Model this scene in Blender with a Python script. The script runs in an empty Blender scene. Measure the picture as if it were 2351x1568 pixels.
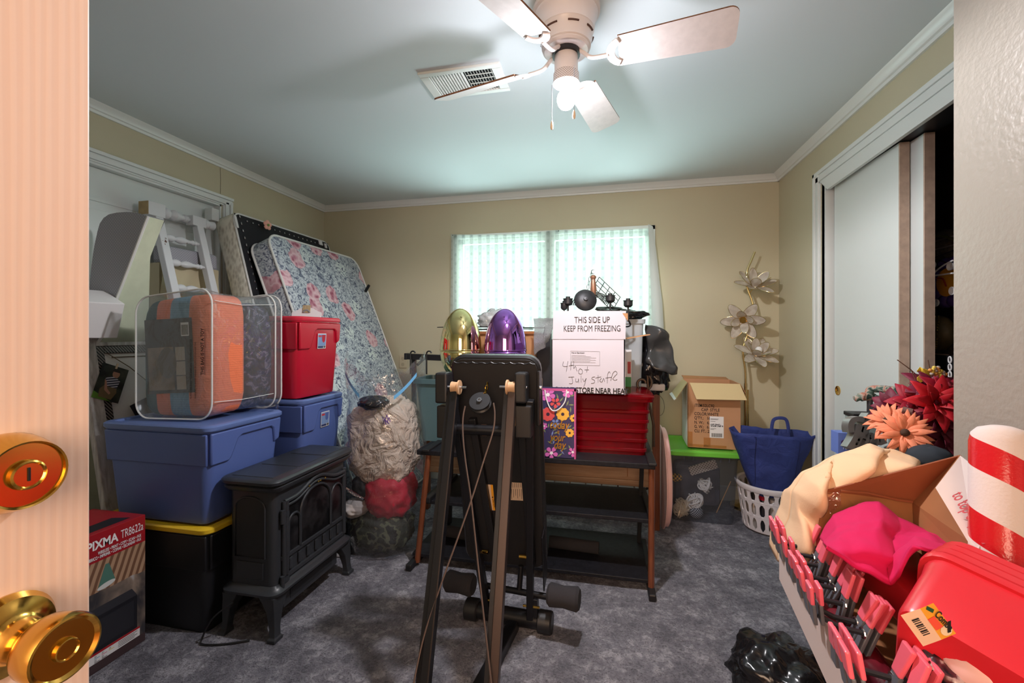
import bpy, math, random
from mathutils import Vector, Matrix, noise
C = bpy.context.scene.collection
S = bpy.context.scene
# ------------------------------------------------------------------ camera
YAW = math.atan(218.2/998.4); FPX = 998.4
cam = bpy.data.cameras.new('camera'); cam.sensor_width = 36; cam.lens = FPX/2351*36
cam.shift_y = -0.00693; cam.clip_start = .02
co = bpy.data.objects.new('camera', cam); C.objects.link(co)
co.location = (0, 0, 1.25); co.rotation_euler = (math.pi/2, 0, YAW); S.camera = co
# ------------------------------------------------------------------ view, world, lights
S.view_settings.view_transform = 'Standard'; S.view_settings.look = 'None'
S.view_settings.exposure = 0.98; S.view_settings.gamma = 1
w = bpy.data.worlds.new('daylight'); S.world = w; w.use_nodes = True
bg = w.node_tree.nodes['Background']; bg.inputs[0].default_value = (.90, 1.0, .94, 1); bg.inputs[1].default_value = .32
def lamp(name, kind, loc, power, col, size=.1, rot=(0, 0, 0), **k):
    l = bpy.data.lights.new(name, kind); l.energy = power; l.color = col
    if kind == 'AREA': l.size = size
    else: l.shadow_soft_size = size
    for a, b in k.items(): setattr(l, a, b)
    o = bpy.data.objects.new(name, l); C.objects.link(o); o.location = loc; o.rotation_euler = rot; return o
lamp('hall_lamp', 'AREA', (.0, -1.5, 1.75), 40, (1, .72, .52), 1.5, (math.radians(90), 0, 0))
lamp('window_daylight', 'AREA', (-.46, 5.0, 3.0), 80, (.92, 1, .97), 2.0, (math.radians(-42), 0, 0))
lamp('added_ceiling_fill', 'AREA', (-.46, 4.9, .25), 200, (.88, .97, 1), 2.2, (math.radians(-128), 0, 0))  # added unseen lamp below the sill outside, brightens the ceiling through the window
BULB = 175
# ------------------------------------------------------------------ helpers
cy_, sy_ = math.cos(YAW), math.sin(YAW)
def ray(px, py):
    a = (px-1175.5)/FPX; return Vector((-sy_+a*cy_, cy_+a*sy_, (767.7-py)/FPX))
def on_y(px, py, y): r = ray(px, py); return Vector((0, 0, 1.25))+r*(y/r.y)      # a sight line met at a real depth
def on_x(px, py, x): r = ray(px, py); return Vector((0, 0, 1.25))+r*(x/r.x)
def on_z(px, py, z): r = ray(px, py); return Vector((0, 0, 1.25))+r*((z-1.25)/r.z)
def lin(c): return tuple(((v/255)/12.92 if v/255 <= .04045 else ((v/255+.055)/1.055)**2.4) for v in c[:3])+(1,)
class N:
    def __init__(s, name):
        s.m = bpy.data.materials.new(name); s.m.use_nodes = True; s.t = s.m.node_tree
        s.b = s.t.nodes['Principled BSDF']; s.out = s.t.nodes['Material Output']
    def n(s, kind, ins=None, **k):
        x = s.t.nodes.new('ShaderNode'+kind)
        for a, b in k.items(): setattr(x, a, b)
        for a, b in (ins or {}).items(): s.set(x.inputs[a], b)
        return x
    def set(s, i, v):
        if hasattr(v, 'bl_idname') and hasattr(v, 'outputs'): v = v.outputs[0]
        if isinstance(v, bpy.types.NodeSocket): s.t.links.new(v, i)
        else: i.default_value = v
    def p(s, **k):
        for a, b in k.items(): s.set(s.b.inputs[{'col': 'Base Color', 'rough': 'Roughness', 'metal': 'Metallic', 'nrm': 'Normal', 'alpha': 'Alpha', 'coat': 'Coat Weight', 'trans': 'Transmission Weight', 'spec': 'Specular IOR Level', 'sheen': 'Sheen Weight', 'emis': 'Emission Color', 'es': 'Emission Strength', 'ior': 'IOR', 'sss': 'Subsurface Weight'}[a]], b)
        return s.m
    def co(s, kind='Object', scale=None, rot=None):
        o = s.n('TexCoord').outputs[kind]
        if scale is None and rot is None: return o
        m = s.n('Mapping', {'Vector': o})
        if scale is not None: m.inputs['Scale'].default_value = scale
        if rot is not None: m.inputs['Rotation'].default_value = rot
        return m.outputs[0]
    def noise(s, scale, vec=None, detail=3, rough=.5, out='Fac', dist=0):
        x = s.n('TexNoise', {'Scale': scale, 'Detail': detail, 'Roughness': rough, 'Distortion': dist, 'Vector': vec or s.co()}); return x.outputs[out]
    def ramp(s, fac, *stops, mode='LINEAR'):
        r = s.n('ValToRGB', {'Fac': fac}); e = r.color_ramp; e.interpolation = mode
        while len(e.elements) < len(stops): e.elements.new(.5)
        for q, (p, c) in zip(e.elements, stops): q.position = p; q.color = c if len(c) == 4 else lin(c)
        return r.outputs[0]
    def mix(s, f, a, b, mode='MIX'):
        x = s.n('Mix', data_type='RGBA', blend_type=mode); s.set(x.inputs[0], f); s.set(x.inputs[6], a); s.set(x.inputs[7], b); return x.outputs[2]
    def math(s, op, a, b=0, c=0):
        x = s.n('Math', operation=op); s.set(x.inputs[0], a); s.set(x.inputs[1], b); s.set(x.inputs[2], c); return x.outputs[0]
    def bump(s, h, strength=.3, dist=.002): return s.n('Bump', {'Height': h, 'Strength': strength, 'Distance': dist}).outputs[0]
    def xyz(s, vec=None):
        return s.n('SeparateXYZ', {'Vector': vec or s.co()}).outputs
def mat(name, col, rough=.5, metal=0, var=0, vs=8, col2=None, bump=0, bs=150, thr=(.35, .65), coat=0, spec=.5, sheen=0, vscale3=None):
    k = N(name); c = lin(col)
    if col2 or var:
        a = c if col2 else tuple(v*(1-var) for v in c[:3])+(1,)
        b = lin(col2) if col2 else tuple(min(1, v*(1+var)) for v in c[:3])+(1,)
        k.p(col=k.ramp(k.noise(vs, k.co(scale=vscale3) if vscale3 else None, 4), (thr[0], a), (thr[1], b)))
    else: k.p(col=c)
    k.p(rough=rough, metal=metal, coat=coat, spec=spec, sheen=sheen)
    if bump: k.p(nrm=k.bump(k.noise(bs, detail=4), bump))
    return k.m
def film(name, tint=(235, 240, 245), refl=.1, body=.06, rough=.08, bs=14, bump=.6):   # thin clear plastic sheet
    k = N(name); t = k.n('BsdfTransparent'); t.inputs[0].default_value = lin(tint)
    g = k.n('BsdfGlossy', {'Roughness': rough, 'Color': (1, 1, 1, 1)}); d = k.n('BsdfDiffuse', {'Color': (.8, .82, .85, 1)})
    nn = k.bump(k.noise(bs, detail=3, dist=1.2), bump, .03); k.set(g.inputs['Normal'], nn)
    f = k.n('LayerWeight', {'Blend': .5, 'Normal': nn})
    ff = k.math('ADD', k.math('MULTIPLY', k.math('POWER', f.outputs['Facing'], 4), .55), .035+refl*.3)
    a = k.n('MixShader', {0: body, 1: t.outputs[0], 2: d.outputs[0]}); b = k.n('MixShader', {0: ff, 1: a.outputs[0], 2: g.outputs[0]})
    k.set(k.out.inputs[0], b.outputs[0]); return k.m
class MB:
    def __init__(s): s.v = []; s.f = []; s.mi = []; s.cur = 0; s.M = None
    def add(s, vs, fs):
        o = len(s.v); s.v += [(s.M @ Vector(p)) if s.M else Vector(p) for p in vs]
        for f in fs: s.f.append([i+o for i in f]); s.mi.append(s.cur)
        return s
    def box(s, x0, x1, y0, y1, z0, z1):
        return s.add([(x, y, z) for x in (x0, x1) for y in (y0, y1) for z in (z0, z1)], [(0, 1, 3, 2), (4, 6, 7, 5), (0, 4, 5, 1), (2, 3, 7, 6), (0, 2, 6, 4), (1, 5, 7, 3)])
    def quad(s, a, b, c, d): return s.add([a, b, c, d], [(0, 1, 2, 3)])
    def tube(s, pts, r, n=8, closed=False, cap=True, flat=None):
        P = [Vector(p) for p in pts]; m = len(P); vs = []; up = None
        for i, p in enumerate(P):
            if closed: t = P[(i+1) % m]-P[i-1]
            else: t = P[min(i+1, m-1)]-P[max(i-1, 0)]
            t.normalize()
            if up is None: up = Vector((0, 0, 1)) if abs(t.z) < .9 else Vector((0, 1, 0))
            a = t.cross(up)
            if a.length < 1e-5: a = t.cross(Vector((1, 0, 0)))
            a.normalize(); b = a.cross(t).normalized(); up = b
            rr = r[i] if isinstance(r, (list, tuple)) else r
            for j in range(n):
                q = 2*math.pi*(j+.5)/n; vs.append(p+a*rr*math.cos(q)+b*rr*math.sin(q)*(flat or 1))
        fs = [(i*n+j, i*n+(j+1) % n, ((i+1) % m)*n+(j+1) % n, ((i+1) % m)*n+j) for i in range(m if closed else m-1) for j in range(n)]
        if cap and not closed: fs += [tuple(range(n))[::-1], tuple((m-1)*n+j for j in range(n))]
        return s.add(vs, fs)
    def cyl(s, a, b, r, n=16, r2=None): return s.tube([a, b], [r, r if r2 is None else r2], n)
    def bar(s, a, b, wx, wy, up=(0, 0, 1)):
        a, b = Vector(a), Vector(b); t = (b-a).normalized(); u = t.cross(Vector(up)); u.normalize(); q = u.cross(t)
        return s.add([p+u*i*wx/2+q*j*wy/2 for p in (a, b) for i, j in ((-1, -1), (1, -1), (1, 1), (-1, 1))], [(3, 2, 1, 0), (4, 5, 6, 7), (0, 1, 5, 4), (1, 2, 6, 5), (2, 3, 7, 6), (3, 0, 4, 7)])
    def lathe(s, prof, c=(0, 0, 0), n=24, axis=None, cap=True):
        R = Vector((0, 0, 1)).rotation_difference(Vector(axis)).to_matrix() if axis else Matrix.Identity(3); c = Vector(c)
        vs = [c+R @ Vector((r*math.cos(2*math.pi*j/n), r*math.sin(2*math.pi*j/n), z)) for r, z in prof for j in range(n)]
        fs = [(i*n+j, i*n+(j+1) % n, (i+1)*n+(j+1) % n, (i+1)*n+j) for i in range(len(prof)-1) for j in range(n)]
        if cap: fs += [tuple(range(n))[::-1], tuple((len(prof)-1)*n+j for j in range(n))]
        return s.add(vs, fs)
    def prism(s, poly, a, b):       # poly: list of 3-D points; extruded by vector b-a
        d = Vector(b)-Vector(a); n = len(poly); P = [Vector(p) for p in poly]
        return s.add(P+[p+d for p in P], [tuple(range(n))[::-1], tuple(range(n, 2*n))]+[(i, (i+1) % n, n+(i+1) % n, n+i) for i in range(n)])
    def grid(s, f, nu, nv, cu=False):
        vs = [f(i/nu, j/nv) for i in range(nu+1) for j in range(nv+1)]
        return s.add(vs, [(i*(nv+1)+j, (i+1)*(nv+1)+j, (i+1)*(nv+1)+j+1, i*(nv+1)+j+1) for i in range(nu) for j in range(nv)])
    def ball(s, c, r, nu=24, nv=14, amp=0, fr=4, seed=0, pw=1):
        c = Vector(c); r = Vector(r) if not isinstance(r, (int, float)) else Vector((r, r, r)); vs = []
        sg = lambda v: math.copysign(abs(v)**pw, v)
        for i in range(nv+1):
            th = math.pi*i/nv
            for j in range(nu):
                ph = 2*math.pi*j/nu; d = Vector((sg(math.sin(th))*sg(math.cos(ph)), sg(math.sin(th))*sg(math.sin(ph)), sg(math.cos(th))))
                k = 1+amp*noise.noise(d*fr+Vector((seed*7.3, seed*3.1, seed)))
                vs.append(c+Vector((d.x*r.x, d.y*r.y, d.z*r.z))*k)
        return s.add(vs, [(i*nu+j, (i+1)*nu+j, (i+1)*nu+(j+1) % nu, i*nu+(j+1) % nu) for i in range(nv) for j in range(nu)])
    def loft(s, secs, c=(0, 0), n=5, cap0=True, cap1=True):   # stacked rounded rectangles (z, hx, hy, r)
        vs = []; m = 4*(n+1)
        for z, hx, hy, r in secs:
            r = min(r, hx-.0005, hy-.0005)
            for q, (sx, sy) in enumerate(((1, 1), (-1, 1), (-1, -1), (1, -1))):
                for i in range(n+1):
                    a = math.pi/2*(q+i/n); vs.append((c[0]+sx*(hx-r)+r*math.cos(a), c[1]+sy*(hy-r)+r*math.sin(a), z))
        fs = [(k*m+i, k*m+(i+1) % m, (k+1)*m+(i+1) % m, (k+1)*m+i) for k in range(len(secs)-1) for i in range(m)]
        if cap0: fs.append(tuple(range(m))[::-1])
        if cap1: fs.append(tuple((len(secs)-1)*m+i for i in range(m)))
        return s.add(vs, fs)
    def o(s, name, m, parent=None, smooth=False, bev=0, sub=0, solid=0, seg=2):
        return obj(name, s, m, parent, smooth, bev, sub, solid, seg)
def wloc(o):
    v = Vector((0, 0, 0))
    while o: v += o.location; o = o.parent
    return v
def obj(name, mb, m, parent=None, smooth=False, bev=0, sub=0, solid=0, seg=2):
    d = bpy.data.meshes.new(name); off = wloc(parent)
    if parent is None:
        lo = [min(v[i] for v in mb.v) for i in range(3)]; hi = [max(v[i] for v in mb.v) for i in range(3)]
        off = Vector(((lo[0]+hi[0])/2, (lo[1]+hi[1])/2, lo[2]))
    d.from_pydata([v-off for v in mb.v], [], mb.f); d.validate()
    ms = m if isinstance(m, (list, tuple)) else [m]
    for x in ms: d.materials.append(x)
    if len(ms) > 1:
        for p, i in zip(d.polygons, mb.mi): p.material_index = i
    if smooth:
        for p in d.polygons: p.use_smooth = True
        if smooth != 'all' and hasattr(d, 'set_sharp_from_angle'): d.set_sharp_from_angle(angle=math.radians(38))
    d.update()
    ob = bpy.data.objects.new(name, d); C.objects.link(ob)
    if parent: ob.parent = parent
    else: ob.location = off
    if solid: q = ob.modifiers.new('thickness', 'SOLIDIFY'); q.thickness = solid; q.offset = 0
    if bev: q = ob.modifiers.new('bevel', 'BEVEL'); q.width = bev; q.segments = seg; q.limit_method = 'ANGLE'; q.angle_limit = math.radians(40)
    if sub: q = ob.modifiers.new('smooth', 'SUBSURF'); q.levels = sub; q.render_levels = sub
    return ob
def tag(o, label, cat=None, group=None, kind=None):
    o['label'] = label
    if cat: o['category'] = cat
    if group: o['group'] = group
    if kind: o['kind'] = kind
    return o
def thing(name, label, cat, loc, group=None):
    o = bpy.data.objects.new(name, None); o.empty_display_size = .05; C.objects.link(o); o.location = loc
    return tag(o, label, cat, group)
def struct(name, mb, m, label=None, parent=None, **k):
    o = obj(name, mb, m, parent, **k)
    if not parent: o['kind'] = 'structure'
    if label: o['label'] = label
    return o
def basis(origin, xdir, ydir):     # frame whose local x/y are the given directions
    x = Vector(xdir).normalized(); y = Vector(ydir); y = (y-x*y.dot(x)).normalized(); z = x.cross(y)
    M = Matrix((x, y, z)).transposed().to_4x4(); M.translation = Vector(origin); return M
def text(body, size, M, m, parent, name='lettering', align='LEFT', bold=0, sx=1, shear=0, space=1, lift=.0008):
    cu = bpy.data.curves.new('text', 'FONT'); cu.body = body; cu.size = size; cu.align_x = align; cu.offset = bold*size; cu.shear = shear
    cu.space_line = space; cu.fill_mode = 'FRONT' if False else cu.fill_mode
    t = bpy.data.objects.new('text', cu); me = bpy.data.meshes.new_from_object(t)
    bpy.data.objects.remove(t); bpy.data.curves.remove(cu)
    off = wloc(parent)
    for v in me.vertices: v.co = M @ Vector((v.co.x*sx, v.co.y, lift))-off
    me.name = name; me.materials.append(m); ob = bpy.data.objects.new(name, me); C.objects.link(ob); ob.parent = parent
    return ob
def copy_tree(o, parent=None):
    c = o.copy(); C.objects.link(c)
    if parent: c.parent = parent
    for ch in list(o.children): copy_tree(ch, c)
    return c
def arc(c, r, a0, a1, n, u=(1, 0, 0), v=(0, 0, 1)):
    c, u, v = Vector(c), Vector(u), Vector(v)
    return [c+u*r*math.cos(a0+(a1-a0)*i/n)+v*r*math.sin(a0+(a1-a0)*i/n) for i in range(n+1)]
def spline(pts, n=6):
    P = [Vector(p) for p in pts]; out = []
    for i in range(len(P)-1):
        a, b, c, d = P[max(i-1, 0)], P[i], P[i+1], P[min(i+2, len(P)-1)]
        for k in range(n):
            t = k/n; out.append(.5*((2*b)+(c-a)*t+(2*a-5*b+4*c-d)*t*t+(3*b-a-3*c+d)*t**3))
    return out+[P[-1]]
# ------------------------------------------------------------------ shared materials
WHITE = mat('white_trim_paint', (226, 230, 228), .35)
DOORW = mat('white_door_paint', (222, 228, 226), .4)
BLACK = mat('black_enamel', (30, 30, 33), .38, var=.2, vs=20)
BLKPL = mat('black_plastic', (26, 26, 29), .45)
CHROME = mat('chrome', (200, 200, 205), .18, 1)
BRASS = mat('brass', (214, 172, 84), .16, 1)
INK = mat('black_ink', (22, 20, 22), .6)
WHITEINK = mat('white_ink', (238, 236, 236), .6)
CARD = mat('brown_cardboard', (176, 128, 86), .8, var=.08, vs=6, bump=.08, bs=90)
CARDIN = mat('cardboard_inside', (150, 96, 56), .85, var=.1, vs=5)
PAPERW = mat('white_paper', (232, 230, 230), .7)
# ------------------------------------------------------------------ the room
XL, XR, YB, ZC = -2.551, 1.237, 3.55, 2.423
def wallmat(name, col):
    k = N(name); v = k.noise(1.3, detail=2)
    c = lin(col); k.p(col=k.ramp(v, (.3, tuple(x*.95 for x in c[:3])+(1,)), (.7, tuple(min(1, x*1.05) for x in c[:3])+(1,))), rough=.5, spec=.35)
    k.p(nrm=k.bump(k.noise(160, detail=3), .12)); return k.m
WALL = wallmat('tan_wall_paint', (198, 190, 162))
k = N('grey_carpet')
big = k.noise(7, detail=5, rough=.65); fine = k.noise(150, detail=4, rough=.7); mid = k.noise(42, detail=3, rough=.6, dist=.8)
c1 = k.ramp(k.math('ADD', k.math('MULTIPLY', big, .62), k.math('MULTIPLY', mid, .38)), (.40, (104, 102, 114)), (.52, (146, 144, 156)), (.62, (200, 198, 208)))
c2 = k.ramp(fine, (.33, (70, 64, 66)), (.47, (255, 255, 255)), (.68, (255, 255, 255)))
k.p(col=k.mix(.8, c1, c2, 'MULTIPLY'), rough=1, spec=.05, sheen=.2, nrm=k.bump(k.math('ADD', fine, k.math('MULTIPLY', mid, 1.3)), 1, .02))
CARPET = k.m
def pile(u, v):
    x = -2.7+u*4.7; y = -2.3+v*6.0
    return (x, y, .004*noise.noise(Vector((x*9, y*9, 0))))
m = MB().grid(pile, 200, 240); struct('floor', m, CARPET, smooth='all')
m = MB().box(-2.75, 2.05, -2.3, 3.7, -.12, -.008); struct('floor_base', m, CARD)
m = MB().box(-2.66, 2.05, -2.4, 3.66, ZC, ZC+.1); struct('ceiling', m, mat('ceiling_paint', (214, 223, 228), .7, bump=.05, bs=60))
SEAM = mat('wall_seam', (96, 90, 70), .9)
# left wall with door opening
DY0, DY1, DZ = .55, 2.452, 2.127
m = MB().box(XL-.1, XL, -.5, DY0, 0, ZC).box(XL-.1, XL, DY1, YB, 0, ZC).box(XL-.1, XL, DY0, DY1, DZ, ZC)
wl = struct('wall_left', m, WALL)
m = MB().tube([(XL+.0005, 2.446, 2.375), (XL+.0005, 2.45, 2.3), (XL+.0005, 2.448, 2.2)], .0012, 4); struct('seam', m, SEAM, parent=wl)
WX0, WX1, WZ0, WZ1 = -1.255, .33, 1.15, 2.065
m = MB().box(XL-.1, WX0, YB, YB+.1, 0, ZC).box(WX1, XR+.75, YB, YB+.1, 0, ZC).box(WX0, WX1, YB, YB+.1, 0, WZ0).box(WX0, WX1, YB, YB+.1, WZ1, ZC)
wb = struct('wall_back', m, WALL)
CY0, CY1, CZ = 1.0, 2.862, 2.15
m = MB().box(XR, XR+.1, CY1, YB, 0, ZC).box(XR, XR+.1, 1.19, CY1, CZ, ZC); struct('wall_right', m, WALL)
k = N('orange_peel_wall'); k.p(col=lin((158, 152, 142)), rough=.36, spec=.5, nrm=k.bump(k.noise(75, detail=2), .25, .006))
m = MB().box(.779, 2.05, -.5, 1.194, 0, ZC); struct('wall_entry', m, k.m)
m = MB().box(XL-.1, -.54, -.55, -.45, 0, ZC).box(.36, .9, -.55, -.45, 0, ZC).box(-.54, .36, -.55, -.45, 2.08, ZC); struct('wall_front', m, WALL)
m = MB().box(-1.2, -1.1, -2.3, -.55, 0, ZC).box(1.0, 1.1, -2.3, -.55, 0, ZC).box(-1.2, 1.1, -2.4, -2.3, 0, ZC); struct('wall_hall', m, mat('hall_paint', (236, 200, 160), .6))
# closet shell
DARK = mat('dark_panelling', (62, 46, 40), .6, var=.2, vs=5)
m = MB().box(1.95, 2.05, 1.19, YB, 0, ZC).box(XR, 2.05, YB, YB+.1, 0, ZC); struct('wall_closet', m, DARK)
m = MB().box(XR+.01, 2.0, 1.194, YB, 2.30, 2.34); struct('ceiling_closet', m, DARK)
# crown mouldings
def crown(name, a, b, inx, iny, z0=2.375):
    prof = [(0, 0), (.012, 0), (.016, .012), (.024, .016), (.030, .030), (.044, .040), (.052, .048), (0, .048)]
    a, b = Vector(a), Vector(b); n = Vector((inx, iny, 0)); m = MB()
    pa = [a+n*d+Vector((0, 0, z0+h)) for d, h in prof]; m.prism(pa, a, b); struct(name, m, WHITE, smooth=True)
crown('trim_1', (XL, -.45, 0), (XL, YB, 0), 1, 0); crown('trim_2', (XL, YB, 0), (XR, YB, 0), 0, -1); crown('trim_3', (XR, 1.194, 0), (XR, YB, 0), -1, 0)
# casings
def casing(name, pts, wid, nrm, thick=.018):
    m = MB()
    for (a, b, inw) in pts:
        a, b, i, n = Vector(a), Vector(b), Vector(inw), Vector(nrm)
        for (o0, o1, t) in ((0, .3, thick), (.3, .42, thick*.6), (.42, .85, thick*.8), (.85, 1, thick*.45)):
            q = [a+i*wid*o0, a+i*wid*o1, a+i*wid*o1+n*t, a+i*wid*o0+n*t]; m.prism(q, a, b)
    return struct(name, m, WHITE, bev=.002)
casing('trim_4', [((XL, DY0-.05, 2.186), (XL, 2.53, 2.186), (0, 0, -1)), ((XL, 2.522, 0), (XL, 2.522, 2.15), (0, -1, 0))], .06, (1, 0, 0), .03)
m = MB().box(XL-.1, XL+.004, DY0, DY1, DZ-.012, DZ).box(XL-.1, XL+.004, DY1-.012, DY1, 0, DZ); struct('trim_5', m, WHITE)
casing('trim_6', [((XR, 1.2, 2.246), (XR, 2.975, 2.217), (0, 0, -1)), ((XR, 2.975, 0), (XR, 2.975, 2.217), (0, -1, 0))], .075, (-1, 0, 0), .018)
m = MB().prism([(XR-.012, 2.88, 2.146), (XR-.012, 2.84, 2.076), (XR+.004, 2.84, 2.076), (XR+.004, 2.88, 2.146)], (0, 0, 0), (0, -.0, 0)) if False else MB()
m.add([(XR+d, y, z) for d in (-.014, .004) for y, z in ((2.885, 2.147), (2.80, 2.076), (1.2, 2.115), (1.2, 2.176))], [(0, 1, 2, 3), (7, 6, 5, 4), (0, 4, 5, 1), (1, 5, 6, 2), (2, 6, 7, 3), (3, 7, 4, 0)])
struct('trim_7', m, WHITE)
m = MB().box(XR-.0, XR+.1, CY1-.012, CY1+.03, 0, 2.15); struct('trim_8', m, WHITE)
# baseboards
m = MB().box(XL, XR, YB-.014, YB, 0, .11); struct('baseboard_back', m, WHITE, bev=.004)
m = MB().box(XR-.014, XR, 2.975, YB-.014, 0, .11); struct('baseboard_right', m, WHITE, bev=.004)
m = MB().box(XL, XL+.014, 2.522, YB-.014, 0, .11); struct('baseboard_left', m, WHITE, bev=.004)
# left panel door (double leaf)
m = MB().box(XL-.075, XL-.04, DY0, DY1-.014, .01, DZ-.014)
d2 = struct('door_2', m, DOORW)
m = MB()
for y0, y1, z0, z1 in ((.75, 1.12, 1.25, 1.95), (.75, 1.12, .2, 1.1), (1.28, 1.42, 1.25, 1.95), (1.62, 1.95, 1.3, 1.95), (2.05, 2.36, 1.3, 1.95), (1.62, 1.95, .2, 1.15), (2.05, 2.36, .2, 1.15)):
    for a, b in (((y0, z0), (y1, z0)), ((y1, z0), (y1, z1)), ((y1, z1), (y0, z1)), ((y0, z1), (y0, z0))):
        m.bar((XL-.04, *a), (XL-.04, *b), .02, .012, (1, 0, 0))
    m.box(XL-.042, XL-.036, y0+.05, y1-.05, z0+.05, z1-.05)
struct('panel_moulding', m, DOORW, parent=d2, bev=.003)
# closet sliding doors
def slab(name, x0, x1, y0, y1, z1, lab):
    a = MB().box(x0, x1, y0, y1, .015, z1); o = struct(name, a, DOORW); return o
d3 = slab('door_3', XR+.03, XR+.065, 2.255, 2.815, 2.10, '')
EDGE = mat('raw_door_edge', (182, 158, 140), .8, var=.1, vs=30)
m = MB().box(XR+.029, XR+.066, 2.247, 2.2549, .015, 2.10); struct('door_edge', m, EDGE, parent=d3)
m = MB().lathe([(.0, .0), (.026, 0), (.026, .004), (.02, .004), (.016, .001), (0, .001)], (XR+.03, 2.775, .935), 20, (-1, 0, 0)); struct('finger_pull', m, BRASS, parent=d3, smooth=True)
d4 = slab('door_4', XR+.072, XR+.107, 2.17, 2.80, 2.10, '')
m = MB().box(XR+.071, XR+.108, 2.162, 2.1699, .015, 2.10); struct('door_edge', m, EDGE, parent=d4)
m = MB().box(XR+.02, XR+.12, 1.2, 2.86, 2.105, 2.15); struct('trim_9', m, mat('track_metal', (60, 60, 64), .4, .6))
# entry door, open against the view on the left
k = N('primed_door'); w_ = k.n('TexWave', {'Scale': 38, 'Distortion': 3.0, 'Detail': 2, 'Detail Scale': 1.2, 'Vector': k.co(scale=(1, 1, .035))}, bands_direction='Y')
k.p(col=k.ramp(w_.outputs[0], (.3, (236, 206, 188)), (.7, (240, 212, 195))), rough=.45, nrm=k.bump(w_.outputs[0], .06))
m = MB().box(-.54, -.5, -.42, .3315, .012, 2.06); d1 = struct('door_1', m, k.m, bev=.002)
AX = (1, 0, 0)
def lock(name, z, prof, y=.268):
    a = MB().lathe(prof, (-.5, y, z), 40, AX); return struct(name, a, BRASS, parent=d1, smooth=True)
db = lock('deadbolt', 1.133, [(0, 0), (.033, 0), (.0335, .006), (.032, .014), (.0285, .026), (.0275, .029), (.026, .0285), (.0255, .026), (0, .026)])
m = MB().lathe([(0, .026), (.0125, .026), (.012, .030), (.0105, .031), (.0095, .0295), (0, .0295)], (-.5, .268, 1.133), 28, AX); struct('key_cylinder', m, BRASS, parent=db, smooth=True)
m = MB().box(-.4707, -.4696, .2672, .2688, 1.128, 1.139); struct('keyhole', m, INK, parent=db)
kn = lock('door_knob', .994, [(0, 0), (.034, 0), (.0345, .003), (.031, .009), (.02, .013), (.0155, .018), (.0145, .032), (.016, .038), (.0215, .043), (.0245, .05), (.026, .062), (.0262, .068), (.025, .071), (.0235, .0715), (.021, .069), (0, .069)], .268)
m = MB().lathe([(0, .069), (.009, .069), (.0085, .0725), (.0078, .073), (.007, .0715), (0, .0715)], (-.5, .268, .994), 24, AX); struct('button', m, BRASS, parent=kn, smooth=True)
# window with curtain
m = MB()
for x0, x1, z0, z1 in ((-1.292, WX0, 1.10, 2.10), (WX1, .366, 1.10, 2.10), (-1.292, .366, WZ1, 2.10), (-1.31, .38, 1.10, WZ0)):
    m.box(x0, x1, YB-.018, YB, z0, z1)
win = struct('window_1', m, WHITE, bev=.003)
m = MB().box(WX0, WX1, YB+.02, YB+.07, WZ0, WZ0+.04).box(WX0, WX1, YB+.02, YB+.07, WZ1-.04, WZ1).box(WX0, WX0+.04, YB+.02, YB+.07, WZ0, WZ1).box(WX1-.04, WX1, YB+.02, YB+.07, WZ0, WZ1).box(-.50, -.42, YB-.005, YB+.07, WZ0, WZ1)
struct('window_frame', m, WHITE, parent=win)
GL = film('window_glass', (240, 250, 246), .05, 0, .02, 1, 0)
m = MB().box(WX0+.04, -.50, YB+.05, YB+.053, WZ0+.04, WZ1-.04).box(-.42, WX1-.04, YB+.05, YB+.053, WZ0+.04, WZ1-.04); struct('window_pane', m, GL, parent=win)
k = N('sheer_curtain'); X = k.xyz(); x = X[0]; z = X[2]
st = k.math('SINE', k.math('MULTIPLY', x, 2*math.pi/.072)); stripe = k.math('GREATER_THAN', st, .25)
dy = k.math('SINE', k.math('MULTIPLY', z, 2*math.pi/.078)); dot = k.math('GREATER_THAN', k.math('MULTIPLY', k.math('ADD', st, -.25), k.math('ADD', dy, .25)), .55)
tone = k.math('ADD', k.math('MULTIPLY', stripe, .55), k.math('MULTIPLY', dot, .28)); vein = k.noise(75, detail=3)
ccol = k.ramp(k.math('ADD', k.math('MULTIPLY', tone, .8), k.math('MULTIPLY', vein, .35)), (.1, (212, 220, 214)), (.95, (150, 160, 155)))
df = k.n('BsdfDiffuse', {'Color': ccol}); tr = k.n('BsdfTranslucent', {'Color': ccol})
ms = k.n('MixShader', {0: .5, 1: df.outputs[0], 2: tr.outputs[0]}); th_ = k.n('BsdfTransparent'); ms2 = k.n('MixShader', {0: .42, 1: ms.outputs[0], 2: th_.outputs[0]}); k.set(k.out.inputs[0], ms2.outputs[0]); CURT = k.m
def curt(u, v):
    x = -1.295+u*1.635; sag = .02*math.sin(math.pi*min(1, max(0, (u % .56)/.56)))
    top = 2.098-.018*u-sag; z = top+(1.05-top)*v
    f = .012*math.sin(u*46)*(.25+.75*v)+.006*noise.noise(Vector((u*9, v*2, 3)))
    fold = .03*max(0, (u-.94)/.06)
    return (x+.012*v*math.sin(u*30)-.02*v*(1-u)*.6, YB-.048+f*.8-fold*v, z)
m = MB().grid(curt, 150, 24); cu = tag(m.o('curtain', CURT, None, 'all'), 'pale striped curtain tacked flat across the whole back window', 'curtain')
def hemf(u, v):
    p = Vector(curt(u, 0)); return (p.x, p.y-.004, p.z-.0+.004-v*.035)
m = MB().grid(hemf, 80, 2); m.o('hem', CURT, cu, 'all')
def lin_f(u, v):
    z = 2.095+(1.16-2.095)*v; wdt = .035+.045*min(1, v*1.6)
    x = .325-.018*(1-v)+u*wdt+.02*v; return (x, YB-.075-.035*math.sin(u*math.pi)*v-.01*math.sin(v*9), z-.02*u*(1-v))
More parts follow.
